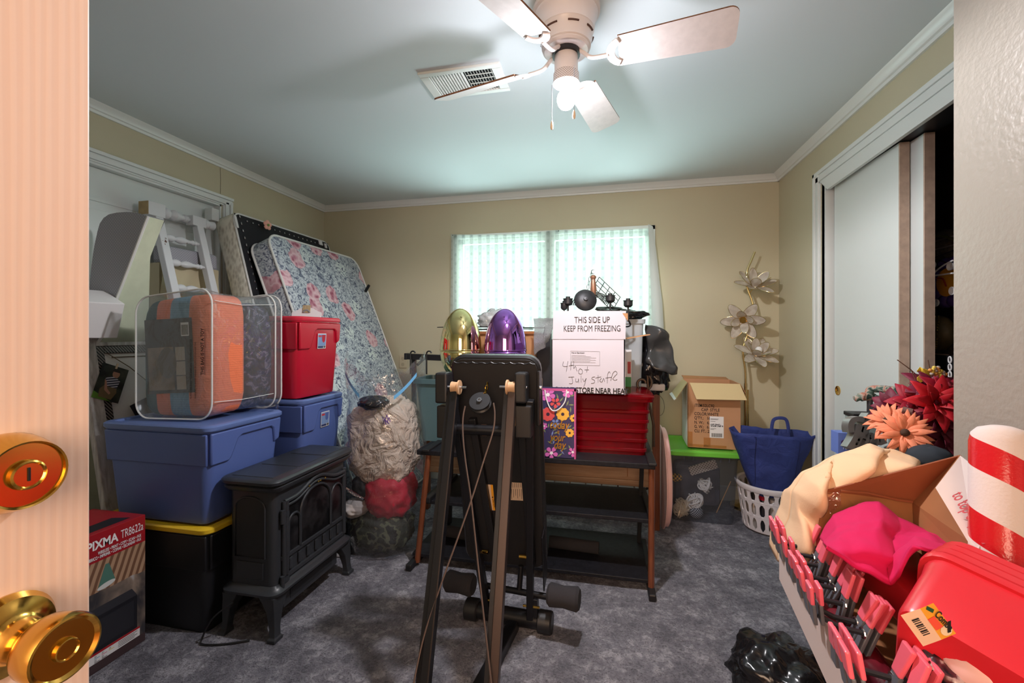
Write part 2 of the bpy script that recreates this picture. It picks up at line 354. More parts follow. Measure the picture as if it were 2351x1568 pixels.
m = MB().grid(lin_f, 8, 30); tag(m.o('curtain_edge', mat('curtain_lining', (206, 216, 212), .9, bump=.4, bs=18), cu, 'all'), 'gathered side edge of the curtain')
for u in (.01, .56, .985):
    p = Vector(curt(u, 0)); MB().ball((p.x, p.y-.008, p.z-.006), .004, 8, 6).o('tack', BLKPL, cu)
# ------------------------------------------------------------------ ceiling fan and vent
FX, FY = -.144, 1.572
FANW = mat('fan_white_enamel', (226, 218, 216), .3)
fan = thing('ceiling_fan', 'white four-blade ceiling fan with one bare bulb and two pull chains', 'ceiling fan', (FX, FY, ZC))
def flathe(name, prof, m, n=40, parent=None, cap=True):
    return MB().lathe([(r, z) for r, z in prof], (FX, FY, 0), n, cap=cap).o(name, m, parent or fan, True)
body = flathe('motor_housing', [(.118, 2.4228), (.121, 2.416), (.121, 2.402), (.117, 2.398), (.113, 2.396), (.112, 2.388), (.108, 2.384), (.104, 2.360), (.099, 2.340), (.100, 2.336), (.097, 2.332), (.093, 2.305), (.087, 2.285), (.088, 2.281), (.084, 2.277), (.085, 2.273), (.078, 2.266), (.0, 2.268)], FANW)
SLOT = mat('slot_shadow', (92, 66, 58), .8)
for i in range(8):
    a = -2.0+i*math.pi/4
    pts = [(FX+.0955*math.cos(a+t), FY+.0955*math.sin(a+t), 2.317) for t in (-.2, -.1, 0, .1, .2)]; MB().tube(pts, .0045, 8, flat=.6).o('vent_slot', SLOT, body)
flathe('hub', [(.05, 2.27), (.05, 2.252), (.034, 2.250), (.034, 2.245)], BLKPL, 24)
flathe('light_stem', [(.036, 2.262), (.042, 2.25), (.042, 2.188), (.0385, 2.184)], FANW, 28)
k = N('perforated_metal'); X = k.xyz(k.co(scale=(1, 1, 1)))
an = k.math('ARCTAN2', X[1], X[0]); f1 = k.math('SINE', k.math('MULTIPLY', an, 34)); f2 = k.math('SINE', k.math('MULTIPLY', X[2], 760))
k.p(col=k.ramp(k.math('MULTIPLY', f1, f2), (.35, (226, 218, 216)), (.5, (120, 104, 98))), rough=.4)
flathe('gallery', [(.0435, 2.190), (.046, 2.186), (.046, 2.160), (.0475, 2.157), (.0475, 2.152), (.045, 2.150), (.044, 2.153), (.0435, 2.186)], k.m, 36, cap=False)
flathe('socket', [(.019, 2.185), (.019, 2.152), (.016, 2.15)], FANW, 20)
k = N('lit_bulb'); k.p(col=(1, 1, 1, 1), emis=(.96, .94, 1, 1), es=BULB)
lamp('bulb_beam', 'SPOT', (FX, FY, 2.05), 36, (1, .965, .985), .035, (0, 0, 0), spot_size=math.radians(180), spot_blend=.22)
bulb = flathe('bulb', [(.0, 2.0605), (.01, 2.061), (.019, 2.066), (.027, 2.075), (.0315, 2.088), (.032, 2.1), (.029, 2.112), (.023, 2.121), (.0175, 2.126)], k.m, 28, cap=False)
flathe('bulb_neck', [(.0185, 2.125), (.018, 2.14), (.0165, 2.152)], FANW, 24, parent=bulb)
BLW = mat('blade_white', (222, 216, 214), .45, var=.04, vs=40); RUST = mat('rusty_edge', (120, 82, 56), .9, var=.3, vs=60)
for az, tilt in ((-7, -20), (75, -14), (165, -25), (-116, -14)):
    a = math.radians(az); M = Matrix.Translation((FX, FY, 2.232)) @ Matrix.Rotation(a, 4, 'Z'); T = M @ Matrix.Rotation(math.radians(tilt), 4, 'X')
    b = MB(); b.M = T
    L0, L1 = .185, .555; out = []
    hw0, hw1 = .056, .068
    for x, y in ((L0, -hw0), (L1-.03, -hw1)): out.append((x, y))
    for i in range(7):
        q = -math.pi/2+i/6*math.pi/2; out.append((L1-.03+.03*math.cos(q), -hw1+.03+.03*math.sin(q)))
    for i in range(7):
        q = i/6*math.pi/2; out.append((L1-.03+.03*math.cos(q), hw1-.03+.03*math.sin(q)))
    out.append((L0, hw0)); n_ = len(out)
    b.add([(x, y, z) for z in (-.003, .003) for x, y in out], [tuple(range(n_))[::-1], tuple(range(n_, 2*n_))])
    b.cur = 1; b.f += [[len(b.v)-2*n_+i, len(b.v)-2*n_+(i+1) % n_, len(b.v)-n_+(i+1) % n_, len(b.v)-n_+i] for i in range(n_)]; b.mi += [1]*n_
    bl = b.o('blade', [BLW, RUST], fan)
    br = MB(); br.M = M
    br.tube(spline([(.045, 0, .03), (.06, 0, .022), (.085, 0, .0), (.11, 0, -.006), (.15, 0, -.006)], 4), .0075, 8)
    br.M = T; c = []
    for i in range(9):
        q = math.pi*.62+(math.pi*.76)*i/8; c.append((.205+.062*math.cos(q), .056*math.sin(q)))
    for i in range(9):
        q = math.pi*1.3-(math.pi*.6)*i/8; c.append((.222+.05*math.cos(q), .04*math.sin(q)))
    br.prism([(x, y, -.009) for x, y in c], (0, 0, 0), (0, 0, .006)); br.o('blade_bracket', FANW, fan, bev=.002)
WOODP = mat('pale_wood_pull', (224, 200, 170), .5)
for (px, py, ptop) in ((1267, 287, 195), (1318, 262, 150)):
    p = on_y(px, py, FY-.045); q = Vector((p.x, p.y, on_y(px, ptop, FY-.045).z)); m = MB().tube([q, p], .0011, 6); ch = m.o('pull_chain', CHROME, fan)
    m = MB().lathe([(0, -.017), (.0035, -.016), (.0055, -.008), (.005, .003), (.002, .014), (0, .015)], p, 14); m.o('pull', WOODP, ch, True)
vent = thing('ceiling_vent', 'white louvred ceiling vent behind the left fan blade', 'vent', (-.64, 1.93, ZC))
m = MB().box(-.83, -.45, 1.81, 1.838, 2.411, 2.4229).box(-.83, -.45, 1.998, 2.026, 2.411, 2.4229).box(-.83, -.785, 1.838, 1.998, 2.411, 2.4229).box(-.495, -.45, 1.838, 1.998, 2.411, 2.4229)
m.o('frame', WHITE, vent, bev=.003)
m = MB().box(-.785, -.495, 1.838, 1.998, 2.4205, 2.4229); m.o('duct_backing', mat('duct_dark', (20, 24, 28), .9), vent)
for i in range(22):
    x = -.778+i*.0132; sgn = -1 if i < 12 else 1
    m = MB().bar((x, 1.838, 2.4155), (x, 1.998, 2.4155), .0105, .0012, (sgn*.8, 0, .6)); m.o('louvre', WHITE, vent)
for y in (1.87, 1.902, 1.934, 1.966): MB().box(-.62, -.495, y-.0012, y+.0012, 2.4135, 2.4165).o('cross_louvre', WHITE, vent)
# ------------------------------------------------------------------ left: leaning beds
def slab(width, length, thick, M, r=.1, edge=.02, n=6):
    m = MB(); m.M = M; h = thick/2
    m.loft([(-h, width/2-edge, length/2-edge, r), (-h+edge*.4, width/2-edge*.3, length/2-edge*.3, r), (-h+edge, width/2, length/2, r+.01), (h-edge, width/2, length/2, r+.01), (h-edge*.4, width/2-edge*.3, length/2-edge*.3, r), (h, width/2-edge, length/2-edge, r)], n=n)
    return m
def rr_loop(hx, hy, r, z, n=6):
    o = []
    for q, (sx, sy) in enumerate(((1, 1), (-1, 1), (-1, -1), (1, -1))):
        for i in range(n+1):
            a = math.pi/2*(q+i/n); o.append(Vector((sx*(hx-r)+r*math.cos(a), sy*(hy-r)+r*math.sin(a), z)))
    return o
k = N('rose_floral_ticking'); vr = k.co(); xr = k.xyz(vr)
v0 = k.n('CombineXYZ', {0: xr[1], 1: k.math('SUBTRACT', k.math('MULTIPLY', xr[2], .93), k.math('MULTIPLY', xr[0], .36)), 2: k.math('ADD', k.math('MULTIPLY', xr[2], .36), k.math('MULTIPLY', xr[0], .93))}).outputs[0]
wn_ = k.n('VectorMath', {0: k.noise(11, detail=2, out='Color'), 1: (.5, .5, .5)}, operation='SUBTRACT').outputs[0]; wsc = k.n('VectorMath', {0: wn_, 3: .07}, operation='SCALE').outputs[0]; wv = k.n('VectorMath', {0: v0, 1: wsc}, operation='ADD').outputs[0]
leaf = k.n('TexVoronoi', {'Scale': 19, 'Vector': k.n('Mapping', {'Vector': v0, 'Scale': (1, 1.6, 1), 'Rotation': (.5, 0, .3)}).outputs[0]}, feature='DISTANCE_TO_EDGE').outputs[0]
curl = k.noise(19, v0, 5, .6, dist=2.6)
base = k.ramp(curl, (.32, (58, 64, 90)), (.42, (112, 120, 140)), (.48, (170, 178, 188)), (.56, (224, 230, 232)), (.62, (150, 160, 174)), (.70, (96, 104, 128)))
base = k.mix(k.ramp(leaf, (.01, (150, 150, 150)), (.10, (0, 0, 0))), base, lin((104, 112, 134)))
pz = k.n('TexVoronoi', {'Scale': 5.0, 'Vector': wv, 'Randomness': .85}, voronoi_dimensions='2D'); dist = pz.outputs['Distance']; rnd = k.xyz(pz.outputs['Color'])[0]
pet = k.n('TexVoronoi', {'Scale': 24, 'Vector': wv}, feature='SMOOTH_F1').outputs[0]
rose = k.ramp(k.math('ADD', k.math('MULTIPLY', pet, 1.0), k.math('MULTIPLY', dist, .5)), (.18, (150, 70, 92)), (.38, (196, 130, 146)), (.60, (232, 198, 204)), (.8, (206, 150, 160)))
msk = k.math('MULTIPLY', k.math('LESS_THAN', dist, .36), k.math('GREATER_THAN', rnd, .55))
wmsk = k.math('MULTIPLY', k.math('LESS_THAN', dist, .30), k.math('LESS_THAN', rnd, .30))
cc = k.mix(msk, base, rose); cc = k.mix(k.math('MULTIPLY', k.math('MULTIPLY', wmsk, .7), k.math('GREATER_THAN', curl, .47)), cc, lin((226, 234, 230)))
qx = k.xyz(k.co(rot=(.78, 0, 0), scale=(1, 8, 8)))
k.p(col=cc, rough=.75, nrm=k.bump(leaf, .5, .01)); FLORAL = k.m
PIPING = mat('white_piping', (226, 226, 222), .7)
Ldn = Vector((.77, 0, -1.92)).normalized(); nrm = Vector((1.92, 0, .77)).normalized()
Lm = 1.97; fc = Vector((-2.175, 2.957, 1.92))+Ldn*Lm/2-nrm*.08
M = basis(fc, (0, 1, 0), -Ldn)      # local x along the wall, y up the lean, z into the room
fm = thing('mattress', 'rose patterned floral mattress leaning in the back left corner', 'mattress', (-1.5, 2.957, 0))
slab(1.045, Lm, .16, M, .09).o('cover', FLORAL, fm, True)
for zz in (.072, -.072):
    m = MB(); m.M = M; m.tube(rr_loop(.5225, Lm/2, .1, zz), .0075, 8, closed=True); m.o('piping', PIPING, fm, True)
# box spring
Ldn2 = Vector((.565, 0, -2.06)).normalized(); n2 = Vector((2.06, 0, .565)).normalized(); Lb = 2.08
bc = Vector((-2.40, 2.886, 2.06))+Ldn2*Lb/2-n2*.075
M = basis(bc, (0, 1, 0), -Ldn2)
bs = thing('box_spring', 'box spring with black underside leaning behind the floral mattress', 'box spring', (-1.9, 2.886, 0))
k = N('beige_brocade'); vo = k.n('TexVoronoi', {'Scale': 55, 'Vector': k.co(scale=(1, 1, .5))}).outputs[0]
k.p(col=k.ramp(vo, (.2, (188, 182, 164)), (.7, (226, 222, 206))), rough=.7, nrm=k.bump(vo, .3)); BROC = k.m
slab(1.01, Lb, .15, M, .05).o('side_fabric', BROC, bs, True)
m = MB(); m.M = M
def dust(u, v): return ((u-.5)*.98, (v-.5)*2.05, .0765+.004+.005*noise.noise(Vector((u*6, v*14, 2))))
m.grid(dust, 30, 60); m.cur = 1
for i in range(26):
    m.box(-.455, -.447, 1.0-i*.05, 1.02-i*.05, .08, .0875)
    if i < 18: m.box(-.40+i*.05, -.392+i*.05, .985, .995, .08, .0875)
m.o('dust_cover', [mat('black_dust_cover', (30, 31, 36), .75, bump=.3, bs=40), CHROME], bs, 'all')
m = MB(); m.M = M; m.tube(rr_loop(.497, Lb/2-.008, .06, .076), .007, 6, closed=True); m.o('edge_binding', PIPING, bs, True)
for bx_ in ((.36, .40, .985, 1.025), (.43, .455, .97, 1.01), (-.502, -.485, .92, 1.0)):
    m = MB(); m.M = M; m.box(*bx_, .081, .0895); m.o('tape', PAPERW, bs)
# cloth flower clipped on it
p = on_x(611, 517, -2.345)
fl = thing('cloth_flower', 'small peach cloth flower stuck on the black box spring underside', 'flower', p)
for i in range(5):
    a = i*2*math.pi/5+.3
    m = MB().ball(p+Vector((.012, .021*math.cos(a), .021*math.sin(a))), (.007, .018, .015), 10, 8); m.o('petal', mat('peach_petal', (240, 176, 158), .8) if i == 0 else bpy.data.materials['peach_petal'], fl, 'all')
m = MB().ball(p+Vector((.02, 0, 0)), .008, 10, 8); m.o('centre', mat('leaf_green', (126, 170, 92), .7), fl, 'all')
# rod poking out behind the floral mattress
a = on_y(847, 655, 3.4); tag(MB().cyl((-2.05, 3.42, a.z-.05), (a.x, 3.40, a.z), .012, 14).o('curtain_rod', BLKPL, None, True), 'black rod tip poking out beside the floral mattress edge', 'rod')
# curved grey mattress by the entry door
k = N('grey_tweed'); X = k.xyz(k.co(scale=(420, 420, 420))); wv = k.math('MULTIPLY', k.math('SINE', k.math('ADD', X[0], X[1])), k.math('SINE', X[2]))
k.p(col=k.ramp(wv, (.3, (158, 158, 166)), (.8, (190, 190, 196))), rough=.9); TWEED = k.m
PALE = mat('pale_green_knit', (204, 210, 184), .9, var=.04, vs=20, bump=.15, bs=120)
gm = thing('mattress_topper', 'curved grey sided mattress with a pale green face beside the entry door', 'mattress', (-2.3, 1.66, 0))
edge = spline([on_y(340, 497, 1.60), on_y(331, 520, 1.6), on_y(316, 560, 1.6), on_y(299, 605, 1.6), on_y(280, 655, 1.6), on_y(258, 712, 1.6), on_y(236, 770, 1.6), Vector((-2.44, 1.6, 1.1)), Vector((-2.45, 1.6, .7)), Vector((-2.45, 1.6, .0))], 4)
top = [on_y(x, y, 1.6) for x, y in ((330, 493), (312, 488), (290, 486.5), (268, 488), (250, 492), (238, 500), (229, 513))]
back = spline([on_y(224, 530, 1.6), on_y(214, 580, 1.6), on_y(206, 650, 1.6), on_y(200, 740, 1.6), Vector((-2.53, 1.6, 1.0)), Vector((-2.53, 1.6, .0))], 4)
poly = edge[::-1]+top+back
wid = lambda z: .075+.16*min(1, max(0, (1.62-z)/.45))
m = MB(); n_ = len(poly)
m.add(poly, [tuple(range(n_))[::-1]])
o0 = len(m.v); m.add([p+Vector((0, wid(p.z) if i < len(edge) else .10, 0)) for i, p in enumerate(poly)], [tuple(range(n_))])
for i in range(n_):
    m.cur = 1 if i < len(edge)-1 else 0
    m.f.append([i, (i+1) % n_, o0+(i+1) % n_, o0+i]); m.mi.append(m.cur)
m.o('cover', [TWEED, PALE], gm, True)
MB().tube([p+Vector((.003, -.002, .0)) for p in edge], .006, 6).o('piping', PIPING, gm, True)
BEIGE = mat('beige_cover', (196, 184, 152), .9, bump=.3, bs=30)
fm2 = thing('mattress', 'grey banded beige mattress behind the white spindle bed frame', 'mattress', (-2.48, 2.17, 0))
MB().box(-2.56, -2.475, 2.0, 2.36, 1.66, 1.765).o('border', TWEED, fm2, bev=.02)
def fold(u, v):
    z = 1.665-1.665*v; y = 1.98+.38*u
    return (-2.47+.012*math.sin((u*1.0+v*2.2)*16)*(1-u*.5)+.03*v*(1-v), y, z)
m = MB().grid(fold, 40, 30); m.box(-2.56, -2.49, 1.99, 2.36, 0.0, 1.66); m.o('cover', BEIGE, fm2, True)
# distressed spindle bed frame
k = N('chipped_white_paint'); nz = k.noise(16, detail=5, rough=.7); f2 = k.noise(3.2, detail=2)
k.p(col=k.mix(k.math('GREATER_THAN', k.math('ADD', nz, k.math('MULTIPLY', f2, .35)), .86), lin((218, 220, 222)), lin((96, 62, 48))), rough=.55); CHIP = k.m
hb = thing('bed_frame', 'chipped white spindle bed frame leaning by the left door', 'bed frame', (-2.2, 2.1, 0))
lean = Vector((.123, 0, -.458)).normalized(); up = -lean; T0 = Vector((-2.50, 1.955, 1.955)); PX = Vector((0, 1, 0))
def fr(y, d): return T0+PX*y+lean*d
Lp = 1.955/abs(lean.z)
for y in (.02, .275):
    MB().bar(fr(y, .035), fr(y, Lp-.03), .045, .04, (1, 0, 0)).o('post', CHIP, hb, bev=.004)
def spindle(m, a, b, r):
    a, b = Vector(a), Vector(b); L = (b-a).length
    pr = [(0, .5), (.02, .62), (.05, .8), (.12, 1), (.2, .95), (.26, .62), (.29, .5), (.33, .75), (.42, 1), (.52, .9), (.65, .55), (.74, .48), (.79, .75), (.83, .5), (.88, .7), (.92, .45), (1, .32)]
    m.lathe([(r*q, L*t) for t, q in pr], a, 14, b-a)
m = MB(); ax = PX; 
m.bar(fr(-.045, .005), fr(.05, .005), .075, .07, (1, 0, 0)); spindle(m, fr(.05, .005), fr(.225, .005), .034); m.bar(fr(.225, .005), fr(.315, .005), .06, .055, (1, 0, 0))
m.lathe([(.03, 0), (.033, .02), (.024, .03), (.027, .05), (.03, .07), (.0, .072)], fr(.315, .005), 14, PX); m.o('top_rail', CHIP, hb, True, bev=.002)
m = MB().bar(fr(-.0455, .005), fr(-.0445, .005), .073, .068, (1, 0, 0)); m.o('end_grain', mat('raw_end_grain', (176, 154, 112), .8, var=.1, vs=30), hb)
for d in (.155, .305, .455):
    m = MB(); spindle(m, fr(.04, d), fr(.255, d), .021); m.o('spindle', CHIP, hb, True)
p = on_x(486, 490, -2.53); MB().box(-2.56, -2.50, p.y-.025, p.y+.03, p.z-.05, p.z+.03).o('hinge_block', DOORW, d2, bev=.004)
# ------------------------------------------------------------------ weathered frame with clipped photos
k = N('weathered_wood'); wg = k.noise(5, k.co(scale=(6, 6, .7)), 5, .6, dist=1.0)
k.p(col=k.ramp(wg, (.3, (146, 138, 130)), (.5, (190, 184, 178)), (.7, (216, 212, 208))), rough=.8, nrm=k.bump(wg, .2)); WEATH = k.m
TILT = Vector((-.19, 0, .98)).normalized(); F0 = Vector((-2.13, 1.53, 0)); ny = Vector((.98, 0, .19)).normalized()
pf = thing('photo_frame', 'weathered grey wooden picture frame leaning behind the blue totes', 'picture frame', F0+Vector((0, .4, 0)))
M = basis(F0, (0, 1, 0), TILT); W_, H_ = .82, 1.265; fw = .06
m = MB(); m.M = M; m.box(0, fw, 0, H_, -.03, 0).box(W_-fw, W_, 0, H_, -.03, 0).box(fw, W_-fw, H_-fw*.8, H_, -.03, 0).box(fw, W_-fw, 0, fw, -.03, 0); m.o('outer_frame', WEATH, pf, bev=.004)
k = N('rope_moulding'); wv = k.n('TexWave', {'Scale': 42, 'Distortion': .5, 'Vector': k.co(scale=(1, 1, .5), rot=(.6, 0, 0))}, bands_direction='Z').outputs[0]
k.p(col=k.ramp(wv, (.55, (26, 22, 24)), (.85, (150, 140, 132))), rough=.4); iy = fw; iz = H_-fw*.8
m = MB(); m.M = M; m.box(iy, iy+.035, fw, iz, -.028, -.006).box(W_-fw-.035, W_-fw, fw, iz, -.028, -.006).box(iy+.035, W_-fw-.035, iz-.035, iz, -.028, -.006).box(iy+.035, W_-fw-.035, fw, fw+.035, -.028, -.006); m.o('inner_frame', k.m, pf, bev=.003)
m = MB(); m.M = M; m.box(iy+.03, W_-fw-.03, fw+.03, iz-.03, -.026, -.02); m.o('backing', mat('linen_backing', (232, 226, 220), .9, bump=.1), pf)
m = MB(); m.M = M; m.tube([(.105, iz-.03, -.012), (.20, iz-.11, -.010), (.30, iz-.22, -.008), (.45, iz-.30, -.008)], .002, 6); m.tube([(.13, iz-.055, -.015), (.6, iz-.055, -.015)], .0025, 6); m.o('hanging_string', mat('jute_string', (120, 102, 80), .9), pf)
# clipped photo of a child crouching
cA = on_x(0, 0, 1)  # unused sight line
def ph(cx, cyy, ang, w2, h2, name, label, mats):
    Mp = M @ Matrix.Translation((cx, cyy, .004)) @ Matrix.Rotation(ang, 4, 'Z')
    t = thing(name, label, 'photograph', Mp.translation)
    q = MB(); q.M = Mp; q.box(-w2, w2, -h2, h2, -.0006, .0006); q.o('print', mats, t); return t, Mp
k = N('photo_background'); X = k.xyz(); k.p(col=k.mix(k.math('GREATER_THAN', k.math('ADD', X[1], X[2]), -.10), lin((94, 134, 48)), k.ramp(k.noise(14), (.4, (30, 32, 30)), (.7, (72, 76, 62)))), rough=.35)
pcx, pcy = .095, 1.035
t, Mp = ph(pcx, pcy, -.42, .058, .086, 'photograph', 'clipped photograph of a child crouching in a striped shirt', k.m)
def flat(t, Mp, name, poly, m, lift=.001):
    q = MB(); q.M = Mp; q.add([(x, y, lift) for x, y in poly], [tuple(range(len(poly)))]); return q.o(name, m, t)
def ell(cx, cy, rx, ry, n=14, a0=0, a1=2*math.pi): return [(cx+rx*math.cos(a0+(a1-a0)*i/n), cy+ry*math.sin(a0+(a1-a0)*i/n)) for i in range(n)]
SKIN = mat('printed_skin', (188, 138, 114), .4)
flat(t, Mp, 'printed_trousers', [(-.034, -.075), (.022, -.078), (.036, -.04), (.03, -.015), (-.02, -.01), (-.038, -.04)], mat('printed_khaki', (120, 100, 70), .4))
k = N('printed_stripes'); X = k.xyz(); k.p(col=k.mix(k.math('GREATER_THAN', k.math('SINE', k.math('MULTIPLY', X[2], 560)), .2), lin((52, 52, 70)), lin((206, 204, 210))), rough=.4)
flat(t, Mp, 'printed_shirt', [(-.022, -.018), (.03, -.02), (.036, .018), (.018, .03), (-.008, .032), (-.028, .016)], k.m, .0014)
flat(t, Mp, 'printed_arms', [(-.03, .012), (-.02, .004), (-.008, -.03), (.012, -.048), (.006, -.056), (-.018, -.04)], SKIN, .0017)
flat(t, Mp, 'printed_face', ell(.010, .048, .016, .02), SKIN, .0014)
flat(t, Mp, 'printed_hair', ell(.008, .056, .018, .016, 12, .1, math.pi+.2), mat('printed_dark_hair', (52, 38, 32), .5), .0018)
q = MB(); q.M = Mp; q.box(-.004, .004, .072, .10, .001, .006); q.o('clothespin', WOODP, t, bev=.001)
t2, Mp2 = ph(.235, .86, .35, .05, .075, 'photograph', 'dark curled photograph half hidden behind the bagged comforter', mat('dark_photo', (28, 28, 32), .35))
# white box with green label, wedged on the frame
wb_ = thing('box', 'white box with a green label wedged above the weathered frame', 'box', (-2.26, 1.5, 1.25))
bM = Matrix.Translation((-2.30, 1.50, 1.345)) @ Matrix.Rotation(-.2, 4, 'Z') @ Matrix.Rotation(.38, 4, 'Y')
m = MB(); m.M = bM; m.box(-.09, .09, -.1, .1, -.085, .085); m.o('carton', PAPERW, wb_, bev=.003)
m = MB(); m.M = bM; m.box(-.088, .0, -.1012, -.1002, -.08, .02); m.o('label', mat('lime_label', (182, 204, 70), .5, col2=None), wb_)
# ------------------------------------------------------------------ storage totes
def tote(label, cx, cy, z0, hx, hy, h, body, lid, group=None, sticker=False, latch=False, name='storage_tote'):
    t = thing(name, label, 'storage tote', (cx, cy, z0), group); m = MB()
    m.loft([(z0, hx*.83, hy*.83, .03), (z0+.012, hx*.85, hy*.85, .035), (z0+h*.6, hx*.915, hy*.915, .035), (z0+h-.03, hx*.945, hy*.945, .035), (z0+h-.028, hx*.975, hy*.975, .035), (z0+h-.005, hx*.985, hy*.985, .035)], (cx, cy), cap1=False)
    m.o('body', body, t, True)
    # raised grip band on front and right faces
    b = MB(); zt = z0+h-.03; X0 = lambda z: cx+hx*(.85+.1*(z-z0)/h); Y0 = lambda z: cy-hy*(.85+.1*(z-z0)/h)
    zl = z0+h*.60; zn = zt-.035
    out = [(-.97, zt), (.97, zt), (.95, zt-.10), (.80, zt-.115), (.74, zn-.01), (.66, zn), (-.18, zn), (-.28, zn-.012), (-.44, zl+.012), (-.5, zl), (-.93, zl)]
    b.add([(X0(z)-.004, cy+hy*.93*u, z) for u, z in out]+[(X0(z)+.011, cy+hy*.93*u, z) for u, z in out], [tuple(range(11))[::-1], tuple(range(11, 22))]+[(i, (i+1) % 11, 11+(i+1) % 11, 11+i) for i in range(11)])
    b.add([(cx-hx*.9, Y0(zl)+.004, zl), (cx+hx*.915, Y0(zl)+.004, zl), (cx+hx*.94, Y0(zt)+.004, zt), (cx-hx*.92, Y0(zt)+.004, zt), (cx-hx*.9, Y0(zl)-.009, zl), (cx+hx*.93, Y0(zl)-.009, zl), (cx+hx*.955, Y0(zt)-.009, zt), (cx-hx*.92, Y0(zt)-.009, zt)], [(0, 1, 2, 3), (7, 6, 5, 4), (0, 4, 5, 1), (1, 5, 6, 2), (2, 6, 7, 3), (3, 7, 4, 0)])
    b.o('handle_band', body, t, True, bev=.006, seg=2)
    l = MB(); zz = z0+h
    l.loft([(zz-.022, hx*1.0, hy*1.0, .045), (zz-.018, hx*1.01, hy*1.01, .045), (zz-.004, hx*1.01, hy*1.01, .045), (zz+.002, hx*.985, hy*.985, .045), (zz+.002, hx*.9, hy*.88, .03), (zz-.006, hx*.88, hy*.85, .03)], (cx, cy)); L = l.o('lid', lid, t, True)
    if latch:
        MB().box(cx-hx*.65, cx-hx*.45, cy-hy*1.0-.012, cy-hy*.95, zz-.05, zz-.004).o('latch', lid, L, bev=.005); MB().box(cx+hx*.97, cx+hx*1.0+.012, cy-.05, cy+.05, zz-.05, zz-.004).o('latch', lid, L, bev=.005)
    if sticker:
        Ms = basis((X0(zt-.1)+.006, cy+hy*(.06), zt-.06-.04), (0, 1, 0), (.1*hx/h, 0, 1)); w2, h2 = .036, .042
        def sq(x0, x1, y0, y1, mm, nm, lf, par=None):
            e = MB(); e.M = Ms; e.box(x0, x1, y0, y1, lf-.0004, lf); return e.o(nm, mm, par or t)
        s_ = sq(-w2, w2, -h2, h2, PAPERW, 'label', .0008); sq(-w2+.003, w2-.003, -h2+.016, h2-.004, mat('label_blue', (126, 152, 196), .5), 'printed_field', .0012, s_)
        e = MB(); e.M = Ms; e.add([(x, y, .0018) for x, y in ((-.002, .034), (.03, .034), (.026, .0), (.014, -.01), (.002, .0))], [(0, 1, 2, 3, 4)]); e.o('printed_tote', body, s_)
        sq(-w2+.004, -.005, .022, .032, mat('label_red', (196, 60, 66), .5), 'printed_logo', .0017, s_); sq(-w2+.003, .012, -h2+.003, -h2+.015, mat('label_navy', (52, 62, 104), .5), 'printed_band', .0016, s_)
        e = MB(); e.M = Ms
        for i in range(7): e.box(.016+i*.0025, .0172+i*.0025, -h2+.003, -h2+.015, .0012, .0016)
        e.o('barcode', INK, s_)
    return t
BLUE = mat('blue_tote_plastic', (84, 104, 166), .42, bump=.05, bs=400); BLUEL = mat('blue_lid_plastic', (98, 120, 176), .4)
RED = mat('red_tote_plastic', (190, 20, 48), .3); REDL = mat('red_lid_plastic', (206, 40, 64), .32)
tote('black tote with a yellow lid under the nearest blue tote', -1.885, 1.70, 0, .30, .24, .452, mat('black_tote_plastic', (24, 24, 28), .5), mat('yellow_lid', (238, 196, 40), .42), latch=True)
tote('nearest blue tote, standing on the black tote with yellow lid', -1.855, 1.665, .462, .285, .215, .41, BLUE, BLUEL)
tote('dark tote at floor level under the farther blue tote', -1.745, 2.165, 0, .20, .19, .46, mat('dark_tote_plastic', (40, 42, 50), .5), BLKPL)
tote('farther blue tote with a white sticker, under the red tote', -1.745, 2.155, .47, .205, .185, .435, BLUE, BLUEL, sticker=True)
tote('red tote with a white sticker stacked on the farther blue tote', -1.755, 2.14, .913, .205, .195, .43, RED, REDL, sticker=True)
# wooden sign behind the red tote rim
sg = thing('wooden_sign', 'white scalloped wooden sign with a jute loop atop the red tote', 'sign', (-1.82, 2.29, 1.345))
sgp = on_y(703, 730, 2.22); M = basis((sgp.x, 2.22, 1.3465), (.92, .40, 0), (-.10, .25, 1)); o_ = [(-.08, 0), (.08, 0), (.08, .035), (.06, .042), (.035, .058), (.02, .062), (-.02, .062), (-.035, .058), (-.06, .042), (-.08, .035)]
m = MB(); m.M = M; m.prism([(x, y, 0) for x, y in o_], (0, 0, 0), (0, 0, -.008)); m.o('board', PAPERW, sg, bev=.001)
m = MB(); m.M = M
for i in range(9): m.tube([(-.018+i*.0045, .03, .004), (-.02+i*.005, .075, .005), (-.02+i*.005, .078, -.012)], .0024, 5)
m.o('jute_wrap', mat('jute', (186, 164, 124), .95), sg, True)
m = MB(); m.M = M; m.tube(arc((0, .028, .004), .017, .2, math.pi-.2, 8, (1, 0, 0), (0, 1, 0)), .006, 6); m.o('hanging_loop', mat('grey_felt', (140, 140, 144), .9), sg, True)
